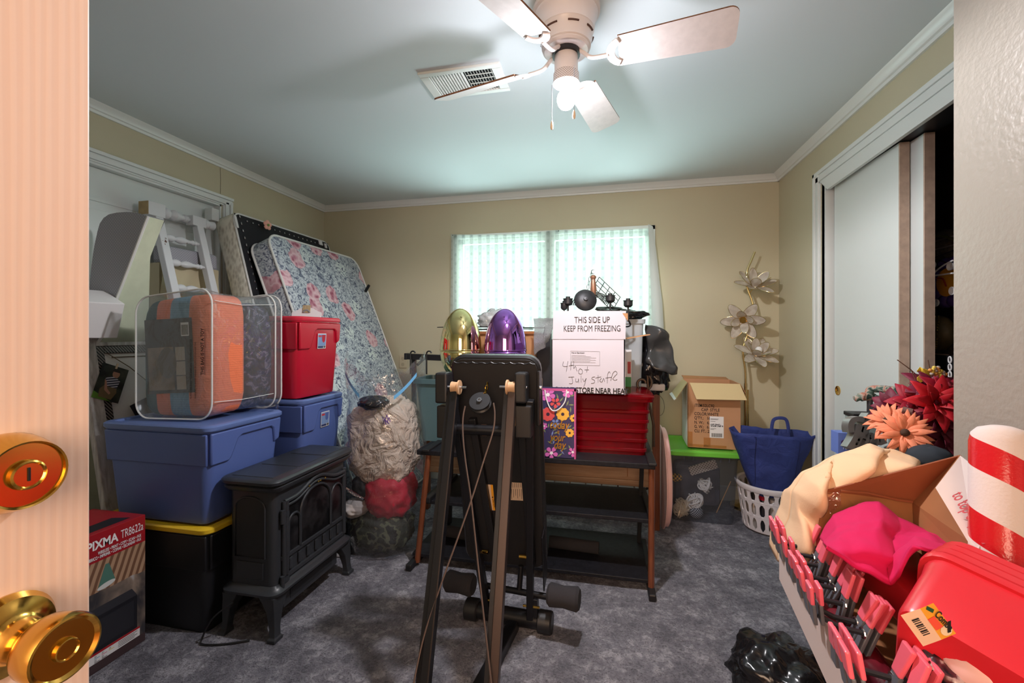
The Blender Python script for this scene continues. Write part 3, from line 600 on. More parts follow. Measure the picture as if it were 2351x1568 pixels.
# ------------------------------------------------------------------ bagged comforter
B0 = Vector((-2.05, 1.535, .877)); U = Vector((.365, .04, 0)); V = Vector((.05, .355, 0))
def bp(a, d, h): return B0+U*a+V*d+Vector((0, 0, h*(.535+.045*a-.0*d)))
def bl(d, g=0, n=7):
    o = []; r = .17; rz = .13
    for q, (sx, sy) in enumerate(((1, 1), (-1, 1), (-1, -1), (1, -1))):
        for i in range(n+1):
            t = math.pi/2*(q+i/n); a = .5+(sx*(.5-g-r)+r*math.cos(t)); h = .5+(sy*(.5-g-rz)+rz*math.sin(t)); o.append(bp(a, d, h))
    return o
vb = thing('vinyl_bag', 'clear zipped vinyl bag with white piping on the nearest blue tote', 'bag', B0+U*.5+V*.5)
FILM = film('clear_vinyl', (242, 245, 247), .15, .085, .08, 9, .35)
m = MB(); ds = [0, .12, .25, .38, .5, .62, .75, .88, 1]; loops = [[p+Vector((0, 0, -.0))+(p-bp(.5, d, .5))*(-.05*math.sin(math.pi*d)+.02*noise.noise(p*11)) for p in bl(d)] for d in ds]; L_ = len(loops[0])
m.add([p for l in loops for p in l], [(i*L_+j, i*L_+(j+1) % L_, (i+1)*L_+(j+1) % L_, (i+1)*L_+j) for i in range(len(ds)-1) for j in range(L_)]+[tuple(range(L_))[::-1], tuple((len(ds)-1)*L_+j for j in range(L_))]); m.o('vinyl', FILM, vb, True)
for d in (0, .9, 1): MB().tube(bl(d), .0038, 6, closed=True).o('piping', PIPING, vb, True)
m = MB().tube([bp(1.0, .03, .13), bp(1.0, .4, .12), bp(1.0, .87, .13)], .0016, 5).tube([bp(1.0, .03, .9), bp(.995, .4, .88), bp(1.0, .87, .9)], .0016, 5); m.o('stitching', PIPING, vb)
m = MB().box(-1.645, -1.635, 1.90, 1.915, .86, .90); m.o('zip_pull', CHROME, vb, bev=.002)
k = N('striped_comforter'); X = k.xyz()
st = k.ramp(k.math('MULTIPLY', k.math('ADD', X[0], .1825+.0), 2.6), (0, (52, 92, 102)), (.19, (240, 130, 96)), (.36, (122, 166, 192)), (.60, (244, 146, 116)), (.86, (244, 128, 86)), mode='CONSTANT')
wf = k.math('SINE', k.math('MULTIPLY', X[2], 620)); k.p(col=k.mix(.25, st, k.ramp(wf, (.2, (200, 190, 180)), (.8, (255, 255, 255))), 'MULTIPLY'), rough=.85, nrm=k.bump(k.noise(30, detail=4, dist=.8), .5, .01))
def pillow(a0, a1, d0, d1, h0, h1, nu=26, nv=14, amp=.03, seed=0, pw=.42):
    m = MB(); vs = []; sg_ = lambda v: math.copysign(abs(v)**pw, v)
    for i in range(nv+1):
        th = math.pi*i/nv
        for j in range(nu):
            f = 2*math.pi*j/nu; x, y, z = sg_(math.sin(th))*sg_(math.cos(f)), sg_(math.sin(th))*sg_(math.sin(f)), sg_(math.cos(th))
            q = 1+amp*noise.noise(Vector((x*3+seed, y*3, z*4)))
            vs.append(bp((a0+a1)/2+x*q*(a1-a0)/2, (d0+d1)/2+y*q*(d1-d0)/2, (h0+h1)/2+z*q*(h1-h0)/2))
    return m.add(vs, [(i*nu+j, (i+1)*nu+j, (i+1)*nu+(j+1) % nu, i*nu+(j+1) % nu) for i in range(nv) for j in range(nu)])
m = pillow(.02, .985, .03, .50, .01, .975, seed=1, pw=.3, amp=.02); tag(m.o('comforter', k.m, None, 'all'), 'folded orange and teal striped comforter inside the clear vinyl bag', 'comforter')
k = N('dark_print_quilt'); vo = k.n('TexVoronoi', {'Scale': 26}); k.p(col=k.ramp(k.noise(22, detail=5, dist=1.5), (.42, (24, 26, 38)), (.55, (44, 48, 74)), (.62, (120, 112, 132)), (.68, (30, 32, 44))), rough=.7)
m = pillow(.04, .965, .53, .96, .02, .93, seed=5); tag(m.o('quilt', k.m, None, 'all'), 'dark patterned quilt behind the striped comforter in the vinyl bag', 'quilt')
ins = thing('product_card', 'grey printed card slipped inside the front of the vinyl bag', 'card', bp(.42, .02, .2))
Mi = basis(bp(.42, .022, .50), U+Vector((0, 0, .02)), (0, 0, 1))
def card(x0, x1, y0, y1, m, nm, lf, par=None):
    q = MB(); q.M = Mi; q.box(x0, x1, y0, y1, lf-.0005, lf); return q.o(nm, m, par or ins)
cd = card(-.115, .115, -.165, .165, mat('card_grey', (58, 58, 62), .5), 'card', .0)
card(-.105, .02, -.15, .04, mat('card_photo', (150, 130, 112), .5, col2=(96, 86, 82), vs=14), 'printed_photo', .0012, cd)
m = MB(); m.M = Mi; m.add([(x, y, .0018) for x, y in ell(-.01, -.03, .045, .07)], [tuple(range(14))]); m.o('printed_pillow', mat('card_pillow', (104, 98, 98), .5), cd)
for i in range(3): card(.03, .075, -.15+i*.064, -.09+i*.064, mat('card_tile', (176, 164, 150), .5) if not i else bpy.data.materials['card_tile'], 'printed_tile', .0012, cd)
card(.062, .10, .085, .145, PAPERW, 'barcode_label', .0012, cd)
m = MB(); m.M = Mi
for i in range(11): m.box(.066+i*.003, .0675+i*.003, .09, .135, .0012, .0016)
m.o('barcode', INK, cd)
Mt = basis(bp(.90, -.004, .34), (0, 0, 1), -U); text('THIS BAG IS NOT A TOY', .021, Mt, INK, vb, bold=.02, sx=.88)
m = MB(); m.M = Mt; m.box(0, .2, -.006, -.0045, .0005, .001); m.o('underline', INK, vb)
for i, s_ in enumerate(('WARNING: TO AVOID DANGER OF SUFFOCATION KEEP THIS', 'PLASTIC BAG AWAY FROM BABIES AND CHILDREN DO NOT USE')):
    text(s_, .0105, basis(bp(.80-.06*i, -.004, .16), (0, 0, 1), -U), INK, vb, sx=.85)
# ------------------------------------------------------------------ printer carton
pb = thing('printer_box', 'printer carton with a red top standing behind the entry door', 'box', (-1.98, 1.2, 0))
PX0, PX1, PY0, PY1, PZ = -2.12, -1.845, .93, 1.418, .514
k = N('printer_box_photo'); Z_ = k.xyz(); zz = Z_[2]; yy = Z_[1]
pic = k.ramp(k.noise(7, k.co(scale=(1, 1.2, .8)), 3, dist=1.2), (.35, (58, 56, 60)), (.5, (112, 100, 92)), (.62, (150, 132, 118)), (.7, (176, 172, 172)))
pl = k.n('TexWave', {'Scale': 13, 'Distortion': .6, 'Vector': k.co(rot=(.35, 0, 0))}, bands_direction='Y').outputs[0]
cl = k.ramp(pl, (.3, (120, 86, 66)), (.6, (178, 144, 116))); up_ = k.math('GREATER_THAN', k.math('ADD', zz, k.math('MULTIPLY', k.noise(3), .12)), .36)
pic = k.mix(up_, pic, cl); red = lin((162, 30, 40)); dk = lin((70, 54, 56))
col = k.mix(k.math('GREATER_THAN', zz, .407), pic, red); col = k.mix(k.math('LESS_THAN', zz, .035), col, dk); k.p(col=col, rough=.35)
MB().box(PX0, PX1, PY0, PY1, 0, PZ).o('carton', k.m, pb, bev=.002)
Mf = lambda y, z: basis((PX1+.0006, y, z), (0, 1, 0), (0, 0, 1))
text('PIXMA', .046, Mf(1.21, .455), WHITEINK, pb, bold=.03, sx=.78); text('TR8622a', .046, Mf(1.325, .457), WHITEINK, pb, bold=0, sx=.5)
text('WIRELESS • PRINT • COPY • SCAN • FAX', .0165, Mf(1.40, .432), WHITEINK, pb, align='RIGHT', bold=.02, sx=.52); text('INALÁMBRICO • IMPRIMIR • COPIAR • ESCANEAR • FAX', .0165, Mf(1.40, .417), WHITEINK, pb, align='RIGHT', bold=.02, sx=.52)
def pan(y0, y1, z0, z1, m, nm, lf=.0012, sk=0, par=None):
    q = MB(); q.add([(PX1+lf, y0, z0), (PX1+lf, y1, z0+sk), (PX1+lf, y1, z1+sk), (PX1+lf, y0, z1)], [(0, 1, 2, 3)]); return q.o(nm, m, par or pb)
pr = pan(1.1, 1.385, .075, .205, mat('printed_printer_black', (34, 34, 40), .4), 'printed_printer', .0012)
MB().add([(PX1+.0012, y, z) for y, z in ((1.1, .205), (1.385, .205), (1.365, .24), (1.1, .235))], [(0, 1, 2, 3)]).o('printed_lid', mat('printed_printer_grey', (54, 54, 60), .4), pb)
pan(1.1, 1.372, .09, .19, mat('printed_tray', (44, 44, 50), .4), 'printed_tray', .0017, 0, pr)
sp = pan(1.1, 1.395, .036, .068, PAPERW, 'spec_strip', .0012); pan(1.1, 1.395, .066, .074, mat('strip_red', (170, 30, 40), .4), 'strip_line', .0016, 0, sp)
for i, c in enumerate(((60, 160, 200), (200, 60, 120), (230, 200, 60), (30, 30, 30), (30, 30, 30))):
    text('281', .010, Mf(1.235+(i % 3)*.024, .056-(i//3)*.014), INK, sp, sx=.6); pan(1.235+(i % 3)*.024, 1.253+(i % 3)*.024, .0525-(i//3)*.014, .0545-(i//3)*.014, mat('ink_chip', c, .5), 'ink_colour', .002, 0, sp)
for i in range(4): pan(1.315, 1.385-.01*(i % 2), .06-.006*i, .062-.006*i, bpy.data.materials['ink_chip.003'], 'spec_line', .002, 0, sp)
MB().lathe([(.005, 0), (.014, -.03), (.024, -.07), (.02, -.075), (0, -.075)], (PX1-.006, 1.285, .385), 12).o('printed_lamp', mat('printed_lamp_green', (70, 110, 100), .4), pb, True) if False else None
MB().add([(PX1+.0012, y, z) for y, z in ((1.272, .385), (1.284, .385), (1.305, .315), (1.245, .300))], [(0, 1, 2, 3)]).o('printed_lamp', mat('printed_lamp_green', (82, 124, 112), .4), pb)
MB().add([(PX1+.0016, 1.275+.031*math.cos(i*.45), .307+.010*math.sin(i*.45)+.004*math.cos(i*.45)) for i in range(14)], [tuple(range(14))]).o('printed_glow', mat('printed_glow', (214, 216, 214), .4), pb)
m = MB().add([(x, y, PZ+.0008) for x, y in ((-1.93, 1.13), (-1.87, 1.18), (-1.87, 1.38), (-1.94, 1.36))], [(0, 1, 2, 3)]); m.o('printed_printer_top', bpy.data.materials['printed_printer_black'], pb)
m = MB().add([(-1.90+.03*math.cos(i*.6), 1.13+.05*math.sin(i*.6), PZ+.0012) for i in range(10)], [tuple(range(10))]); m.o('printed_burst', mat('printed_orange', (232, 110, 50), .5), pb)
# ------------------------------------------------------------------ black electric stove
sv = thing('electric_stove', 'black freestanding electric stove with an arched glass door on four legs', 'stove', (-1.445, 1.785, 0))
SB = mat('stove_black', (50, 52, 56), .33, bump=.06, bs=500); MESHG = N('stove_mesh'); k = MESHG
X = k.xyz(k.co(scale=(1, 1, 1))); a_ = k.math('SINE', k.math('MULTIPLY', k.math('ADD', X[0], k.math('ADD', X[1], X[2])), 620)); b_ = k.math('SINE', k.math('MULTIPLY', k.math('SUBTRACT', k.math('ADD', X[0], X[1]), X[2]), 620))
k.p(col=k.ramp(k.math('MULTIPLY', a_, b_), (.3, (44, 45, 48)), (.45, (8, 8, 9))), rough=.5); MESHG = k.m
m = MB().loft([(.205, .112, .25, .03), (.61, .112, .25, .03)], (-1.447, 1.785)); m.o('body', SB, sv, True)
m = MB().loft([(.60, .125, .262, .035), (.612, .135, .272, .04), (.622, .137, .275, .04), (.628, .131, .268, .04), (.634, .142, .282, .045), (.646, .144, .285, .045), (.653, .138, .279, .04), (.657, .130, .27, .035)], (-1.443, 1.785)); tp = m.o('top', SB, sv, True)
for y0, y1 in ((1.54, 1.685), (1.70, 1.87), (1.885, 2.03)):
    MB().box(-1.545, -1.345, y0, y1, .6565, .659).o('top_panel', SB, tp, bev=.0015)
m = MB().loft([(.172, .128, .265, .04), (.178, .138, .277, .045), (.188, .139, .278, .045), (.193, .130, .268, .04), (.2, .126, .262, .04), (.21, .113, .252, .03)], (-1.445, 1.785)); m.o('base', SB, sv, True)
for sx, sy in ((1, -1), (1, 1), (-1, -1), (-1, 1)):
    c = Vector((-1.445+sx*.108, 1.785+sy*.245, 0)); m = MB(); vs = []
    for z, r, off in ((0, .024, .012), (.014, .024, .012), (.018, .018, .01), (.05, .017, .006), (.11, .024, 0), (.15, .036, -.012), (.175, .046, -.02)):
        for dx, dy in ((-1, -1), (1, -1), (1, 1), (-1, 1)): vs.append(c+Vector((sx*off+dx*r*.8, sy*off+dy*r, z)))
    m.add(vs, [(i*4+j, i*4+(j+1) % 4, i*4+4+(j+1) % 4, i*4+4+j) for i in range(6) for j in range(4)]+[(3, 2, 1, 0), (24, 25, 26, 27)]); m.o('leg', SB, sv, bev=.004)
fx = -1.335
ap = MB().box(-1.36, -1.345, 1.60, 1.975, .085, .175).o('apron', SB, sv, bev=.003)
MB().box(-1.346, -1.343, 1.64, 1.93, .105, .145).o('apron_grille', MESHG, ap)
# side panel on the near end
sp = MB().box(-1.515, -1.385, 1.531, 1.5345, .235, .305).o('side_panel', SB, sv, bev=.002)
po = [(-1.52, .325), (-1.378, .325), (-1.378, .53)]+[(-1.449+.071*math.cos(i*math.pi/10), .53+.045*math.sin(i*math.pi/10)) for i in range(1, 10)]+[(-1.52, .53)]
m = MB().add([(x, 1.5335, z) for x, z in po], [tuple(range(len(po)))]); m.o('side_mesh', MESHG, sp)
MB().tube([(x, 1.533, z) for x, z in po], .004, 6, closed=True).o('side_trim', SB, sp, True)
# door
dr = thing_ = MB().box(fx-.004, fx+.008, 1.572, 2.02, .215, .235).box(fx-.004, fx+.008, 1.572, 2.02, .30, .318).o('door', SB, sv, bev=.003)
gy0, gy1 = 1.585, 2.01
def topz(y): t = (y-gy0)/(gy1-gy0); return .545+.042*math.sin(math.pi*min(1, max(0, (t-.12)/.76)))**2
m = MB().add([(fx+.001, gy0+(gy1-gy0)*i/20, .31) for i in range(21)]+[(fx+.001, gy0+(gy1-gy0)*i/20, topz(gy0+(gy1-gy0)*i/20)) for i in range(21)], [(i, i+1, 22+i, 21+i) for i in range(20)])
k = N('stove_glass_screen'); k.p(col=k.ramp(k.noise(14, detail=4), (.45, (16, 16, 18)), (.7, (50, 48, 50))), rough=.3); m.o('glass', k.m, dr)
for dz, rr_ in ((.0, .009), (-.02, .006)):
    MB().tube([(fx+.008, gy0+(gy1-gy0)*i/24, topz(gy0+(gy1-gy0)*i/24)+dz) for i in range(25)], rr_, 8).o('arch_moulding', SB, dr, True)
for i in range(7): MB().box(fx+.002, fx+.009, gy0+.03+i*.056, gy0+.05+i*.056, .244, .292).o('grille_bar', SB, dr, bev=.004)
for y in (1.582, 1.598): MB().cyl((fx+.008, y, .235), (fx+.008, y, .548), .009, 10).o('column', SB, dr, True)
MB().cyl((fx+.004, 2.012, .225), (fx+.004, 2.012, .56), .011, 10).o('column', SB, dr, True)
def archbar(y0, y1, zs, za, lo=.318, half=None):
    n = 12; P = [(fx+.006, y0, lo), (fx+.006, y0, zs)]
    for i in range(1, n): a = math.pi-math.pi*i/n; P.append((fx+.006, (y0+y1)/2+(y1-y0)/2*math.cos(a), zs+(za-zs)*math.sin(a)))
    P += [(fx+.006, y1, zs), (fx+.006, y1, lo)]; return P
MB().tube(archbar(1.685, 1.90, .46, .548), .006, 6).o('muntin', SB, dr, True)
MB().tube(archbar(1.612, 1.682, .44, .475), .005, 6).o('muntin', SB, dr, True)
MB().tube(archbar(1.903, 1.998, .44, .5), .005, 6).o('muntin', SB, dr, True)
for z in (.49, .215): 
    m = MB().cyl((fx+.012, 1.568, z-.03), (fx+.012, 1.568, z+.025), .009, 10).box(fx-.002, fx+.016, 1.568, 1.605, z-.008, z+.012); m.o('hinge', SB, dr, True)
m = MB()
for i in range(9): m.tube(arc((fx+.018+.004*i, 2.035+.006*i, .435-.006*i), .008, 0, 2*math.pi, 10, (0, 1, 0), (0, 0, 1)), .0015, 4)
m.cyl((fx+.006, 2.025, .45), (fx+.018, 2.035, .437), .007, 8).cyl((fx+.05, 2.085, .385), (fx+.06, 2.10, .372), .008, 8).cyl((fx+.012, 2.03, .44), (fx+.055, 2.09, .38), .003, 6); m.o('spring_handle', CHROME, dr, True)
# ornament on the door crown
m = MB()
for y in (1.735, 1.80, 1.815, 1.85): m.ball((fx+.012, y, .561), .0045, 8, 6)
m.o('crown_ornament', BRASS, dr)
tag(MB().tube(spline([(-1.50, 1.50, .15), (-1.56, 1.46, .10), (-1.60, 1.45, .02), (-1.585, 1.44, .006), (-1.50, 1.46, .006), (-1.42, 1.5, .006)], 6), .0035, 6).o('power_cord', BLKPL, None, True), 'thin black power cord looping on the carpet by the stove', 'cord')
# ------------------------------------------------------------------ clear bag of bedding
CB = on_y(886, 1100, 2.36); bx = CB.x
cbag = thing('plastic_bag', 'tall clear plastic bag of bedding between the stove and the shelves', 'bag', (bx, 2.36, 0))
CLEAR = film('clear_bag_film', (240, 243, 246), .2, .03, .07, 12, .6)
def blob(c, r, amp, seed, nu=48, nv=32, fr=3.0, pw=1, fine=.012, ff=16, zmin=None, taper=0):
    c = Vector(c); m = MB(); vs = []; sg_ = lambda v: math.copysign(abs(v)**pw, v)
    for i in range(nv+1):
        th = math.pi*i/nv
        for j in range(nu):
            f = 2*math.pi*j/nu; d = Vector((sg_(math.sin(th))*sg_(math.cos(f)), sg_(math.sin(th))*sg_(math.sin(f)), sg_(math.cos(th))))
            q = 1+amp*noise.noise(d*fr+Vector((seed*5.1, seed*2.3, seed)))+fine*(abs(noise.noise(d*ff+Vector((seed, 0, 0))))*2-.5)
            p = c+Vector((d.x*r[0]*q*(1-taper*d.z), d.y*r[1]*q*(1-taper*d.z), d.z*r[2]*q))
            if zmin is not None and p.z < zmin: p.z = zmin+.002*(i/nv)
            vs.append(p)
    return m.add(vs, [(i*nu+j, (i+1)*nu+j, (i+1)*nu+(j+1) % nu, i*nu+(j+1) % nu) for i in range(nv) for j in range(nu)])
m = MB(); vs = []; nu, nv = 56, 40
prof = [(0, .10), (.008, .19), (.03, .215), (.12, .225), (.3, .225), (.5, .235), (.68, .235), (.78, .225), (.86, .215), (.95, .235), (1.04, .24), (1.075, .235)]
for i, (z, r) in enumerate(prof):
    for j in range(nu):
        f = 2*math.pi*j/nu; q = 1+.07*noise.noise(Vector((math.cos(f)*2.2, math.sin(f)*2.2, z*4)))+.03*noise.noise(Vector((math.cos(f)*9, math.sin(f)*9, z*7)))
        dz = .06*math.sin(f*2+1)+.04*noise.noise(Vector((math.cos(f)*4, math.sin(f)*4, 1))) if z > .9 else 0
        vs.append((bx+r*q*math.cos(f), 2.36+r*.88*q*math.sin(f), max(.004, z+dz*(z-.9)/.17)))
m.add(vs, [(i*nu+j, i*nu+(j+1) % nu, (i+1)*nu+(j+1) % nu, (i+1)*nu+j) for i in range(len(prof)-1) for j in range(nu)]+[tuple(range(nu))[::-1]])
m.o('film', CLEAR, cbag, True)
ZIPB = mat('blue_zip_strip', (110, 176, 224), .35)
for a0, a1 in ((-2.3, -1.75), (-.95, -.35)):
    m = MB()
    def zs(u, v):
        f = a0+(a1-a0)*u; q = .240+.006; return (bx+q*math.cos(f), 2.36+q*.88*math.sin(f), 1.0+.06*math.sin(f*2+1)*.8-.07*(u if a0 < -2 else 1-u)+.022*v)
    m.grid(zs, 10, 1); m.o('zip_strip', ZIPB, cbag, 'all')
k = N('cream_comforter'); cr_ = k.noise(9, detail=4, dist=2.2); k.p(col=k.ramp(k.noise(14), (.3, (222, 198, 178)), (.7, (236, 216, 198))), rough=.85, nrm=k.bump(cr_, 1, .06)); CREAM = k.m
tag(blob((bx-.005, 2.355, .63), (.195, .16, .25), .08, 1, pw=.62, ff=5.5, fine=.05, nu=72, nv=48).o('comforter', CREAM, None, 'all'), 'crumpled cream comforter filling the upper half of the clear bag', 'comforter')
tag(blob((bx+.05, 2.33, .335), (.14, .14, .14), .14, 2, ff=6, fine=.06, pw=.8).o('garment', mat('red_fabric', (186, 20, 50), .6, bump=.8, bs=12), None, 'all'), 'red fabric bundle low in the clear plastic bag', 'clothing')
tag(blob((bx-.095, 2.30, .375), (.07, .09, .085), .16, 3, ff=10, fine=.04).o('bundle', mat('black_fabric', (34, 34, 38), .6), None, 'all'), 'black bundle beside the red fabric in the clear bag', 'clothing')
k = N('camouflage'); k.p(col=k.ramp(k.noise(14, detail=2), (.42, (52, 54, 46)), (.5, (92, 96, 76)), (.58, (36, 36, 34)), mode='CONSTANT'), rough=.8)
tag(blob((bx+.0, 2.33, .125), (.175, .145, .115), .10, 4, ff=6, fine=.06, pw=.75, zmin=.012).o('jacket', k.m, None, 'all'), 'camouflage jacket at the bottom of the clear plastic bag', 'jacket')
tag(blob((bx-.13, 2.25, .255), (.075, .08, .05), .15, 5, ff=9, fine=.03).o('towel', mat('grey_towel', (190, 182, 178), .95, bump=.4, bs=90), None, 'all'), 'folded grey towel near the bottom of the clear bag', 'towel')
tag(blob((bx-.005, 2.23, .865), (.085, .07, .04), .2, 6, ff=8, fine=.05).o('bundle', mat('black_film', (36, 36, 40), .2), None, 'all'), 'crinkled black plastic bundle on top of the cream comforter', 'bundle')
m = MB()
for i in range(5):
    q = Vector((bx+.075+.008*i, 2.36-.172-.003*i, .755+(i % 3)*.012)); m.tube([q, q+Vector((.012*(-1)**i, 0, .03)), q+Vector((.018, 0, .006))], .0025, 4)
m.o('purple_marking', mat('purple_marker', (104, 62, 150), .6), cbag)
tag(MB().box(bx-.205, bx-.155, 2.165, 2.195, .004, .085).o('paper_scrap', PAPERW, None, False, bev=.006), 'small white paper pack on the carpet by the stove leg', 'paper')
# ------------------------------------------------------------------ media stand with black shelves
ms_ = thing('shelf_stand', 'black shelf stand with slanted wooden posts behind the exercise bench', 'shelves', (-.40, 2.4, 0))
k = N('black_glass_shelf'); k.p(col=k.ramp(k.noise(60, detail=4), (.3, (18, 18, 22)), (.75, (34, 34, 40))), rough=.5, spec=.25); BGL = k.m
CHERRY = mat('cherry_wood', (98, 52, 32), .35, col2=(124, 70, 42), vs=9, vscale3=(14, 14, .8), coat=.3)
lx = on_y(985, 1045, 2.22).x; rx = on_y(1497, 1070, 2.20).x
MB().box(lx-.06, rx+.015, 2.19, 2.90, .598, .625).o('shelf', BGL, ms_, bev=.004)
MB().box(lx-.05, rx-.01, 2.22, 2.66, .325, .345).o('shelf', BGL, ms_, bev=.003)
MB().box(lx-.09, rx-.015, 2.20, 2.68, .042, .06).o('shelf', BGL, ms_, bev=.003)
for s_, x in ((-1, lx), (1, rx)):
    xb = x-.055 if s_ < 0 else x-.005
    MB().tube([(xb, 2.19, .02), (x, 2.215, .60)], .0155, 14).o('post', CHERRY, ms_, True)
    MB().bar((xb+.03*s_*-1, 2.60, .03), (x-.02*s_, 2.52, .60), .022, .03, (0, 1, 0)).o('rear_post', BLKPL, ms_, bev=.002)
    MB().bar((xb-.02*(s_ < 0), 2.12, .018), (xb-.0, 2.70, .018), .034, .034).o('foot', BLKPL, ms_, bev=.006)
    MB().bar((x, 2.20, .352), (x-.01*s_, 2.62, .352), .03, .03).o('side_rail', BLKPL, ms_, bev=.004)
    MB().box(x-.02, x+.02, 2.17, 2.90, .62, .634).o('top_rail', BLKPL, ms_, bev=.004)
# wooden headboard and metal bed rails behind
TANW = mat('tan_wood', (186, 150, 118), .55, col2=(168, 130, 98), vs=6, vscale3=(1, 10, 10))
hd = thing('headboard', 'tan wooden headboard panel on posts behind the black shelves', 'headboard', (-.35, 2.95, 0))
hx0, hx1 = on_y(985, 1080, 2.92).x, on_y(1500, 1100, 2.9).x
MB().box(hx0, hx1, 2.93, 2.955, .29, .50).o('panel', TANW, hd, bev=.003)
MB().box(hx0, hx1, 2.915, 2.935, .265, .305).o('rail', TANW, hd, bev=.006); MB().box(hx1-.16, hx1-.156, 2.925, 2.932, .325, .46).o('joint', CARDIN, hd)
MB().box(hx1-.005, hx1+.04, 2.90, 2.955, 0, .90).o('post', CHERRY, hd, bev=.004); MB().box(hx0-.04, hx0, 2.905, 2.955, 0, .62).o('post', CHERRY, hd, bev=.004)
mb_ = thing('metal_bed_rail', 'black metal bed rail with wire rods below the tan headboard', 'bed rail', (-.3, 3.1, 0))
MB().box(-.95, .33, 3.05, 3.08, .245, .275).o('rail', BLKPL, mb_); MB().box(-.95, .33, 3.05, 3.08, .13, .145).o('rail', BLKPL, mb_)
for i in range(12): MB().tube([(-.9+i*.108, 3.055, .14), (-.9+i*.108, 3.04, .2), (-.9+i*.108, 3.055, .25)], .005, 6).o('rod', CHROME, mb_)
for x in (-.93, .31): MB().cyl((x, 3.065, 0), (x, 3.065, .26), .012, 10).o('leg', BLKPL, mb_, True)
m = MB().tube(arc((.275, 3.03, .19), .035, 0, 2*math.pi, 16), .008, 6, closed=True); m.o('scroll', BLKPL, mb_, True)
# pink disc
PINK = mat('pink_plastic', (228, 186, 182), .4)
pk = thing('round_tabletop', 'pale pink round plastic top standing on edge by the green lidded tote', 'tabletop', (.360, 3.0, 0))
M = basis((.360, 3.0, .325), (0, 1, 0), (0, 0, 1))
m = MB(); m.M = M; m.lathe([(0, -.02), (.29, -.02), (.325, -.018), (.325, -.012), (.31, -.008), (.31, .012), (.30, .018), (.28, .012), (0, .012)], (0, 0, 0), 56); m.o('disc', PINK, pk, True)
# garment rack at the back left of the stand
gr = thing('garment_rack', 'black metal rack bar with hooks behind the teal bin', 'rack', (-1.05, 3.2, 0))
a, b = on_y(932, 818, 3.2), on_y(1030, 822, 3.2)
MB().bar(a, b, .05, .045).o('bar', BLKPL, gr, bev=.004); MB().bar((a.x-.004, 3.2, a.z), (a.x+.02, 3.2, a.z), .055, .05).o('end_cap', BLKPL, gr, bev=.004)
MB().bar((a.x+.06, 3.22, 0), (a.x+.06, 3.22, a.z), .03, .03, (0, 1, 0)).o('post', BLKPL, gr); MB().bar((b.x, 3.22, 0), (b.x, 3.22, a.z), .03, .03, (0, 1, 0)).o('post', BLKPL, gr)
MB().bar(on_y(958, 838, 3.19), on_y(982, 815, 3.19), .018, .018).o('brace', BLKPL, gr)
for px in (948, 985):
    p = on_y(px, 812, 3.17); MB().tube([p+Vector((-.02, 0, -.16)), p+Vector((-.02, 0, .0))]+arc(p, .02, math.pi, .2, 8), .006, 6).o('hook', BLKPL, gr, True)
ol = thing('wall_outlet', 'beige wall outlet plate low on the back wall behind the rack', 'outlet', on_y(925, 830, 3.548))
p = on_y(925, 830, 3.546); MB().box(p.x-.035, p.x+.035, 3.543, 3.549, p.z-.057, p.z+.057).o('plate', mat('outlet_beige', (196, 184, 156), .5), ol, bev=.002)
for dz in (-.025, .025): MB().lathe([(.0, 0), (.016, 0), (.015, .002), (0, .002)], (p.x, 3.543, p.z+dz), 16, (0, -1, 0)).o('socket', mat('outlet_face', (176, 164, 138), .5), ol, True)
# teal bin
TEAL = mat('teal_plastic', (78, 106, 112), .4)
y_ = 2.46; tb0 = on_y(973, 1015, y_).x; zt = on_y(985, 866, y_).z
tb = thing('waste_bin', 'teal plastic bin on the left end of the black shelf stand', 'bin', (tb0+.1, y_, .625))
m = MB().loft([(.625, .09, .09, .03), (zt-.03, .118, .118, .03), (zt-.028, .133, .133, .03), (zt, .136, .136, .03), (zt, .122, .122, .03), (.63, .088, .088, .03)], (tb0+.105, y_+.02), cap1=True); m.o('bin', TEAL, tb, True)
# two chrome eggs on a carton
ec = thing('cardboard_box', 'brown carton under the two shiny eggs, behind the bench top', 'box', (-.62, 2.45, .625))
MB().box(-.84, -.38, 2.31, 2.60, .625, .985).o('carton', CARD, ec, bev=.002)
def egg(label, px, col, seamcol):
    p = on_y(px, 708, 2.44); R = .122; z0 = .985; H = p.z-z0
    t = thing('egg_container', label, 'egg', (p.x, 2.44, z0)); zs_ = z0+H*.42
    pr = [(0, z0)]
    for i in range(1, 11): a = math.pi/2*i/10; pr.append((R*math.sin(a)**.9, zs_-(zs_-z0)*math.cos(a)))
    k = N('mirror_'+label.split()[0]); k.p(col=lin(col), metal=1, rough=.05)
    m = MB().lathe(pr+[(R, zs_)], (p.x, 2.44, 0), 56, cap=False); m.o('lower_half', k.m, t, 'all')
    pr = [(R, zs_+.001)]+[(R*math.cos(math.pi/2*i/16)**1.02, zs_+(p.z-zs_)*math.sin(math.pi/2*i/16)) for i in range(1, 16)]+[(0.0005, p.z)]
    m = MB().lathe(pr, (p.x, 2.44, 0), 56, cap=False); m.o('upper_half', k.m, t, 'all')
    m = MB().lathe([(R+.0005, zs_-.004), (R+.0022, zs_-.002), (R+.0022, zs_+.002), (R+.0005, zs_+.004)], (p.x, 2.44, 0), 56, cap=False); m.o('seam_ring', k.m, t, 'all')
    return t
egg('gold mirror-finish giant egg behind the exercise bench top', 1058, (252, 236, 168), 0)
egg('purple mirror-finish giant egg behind the exercise bench top', 1160, (190, 130, 226), 0)
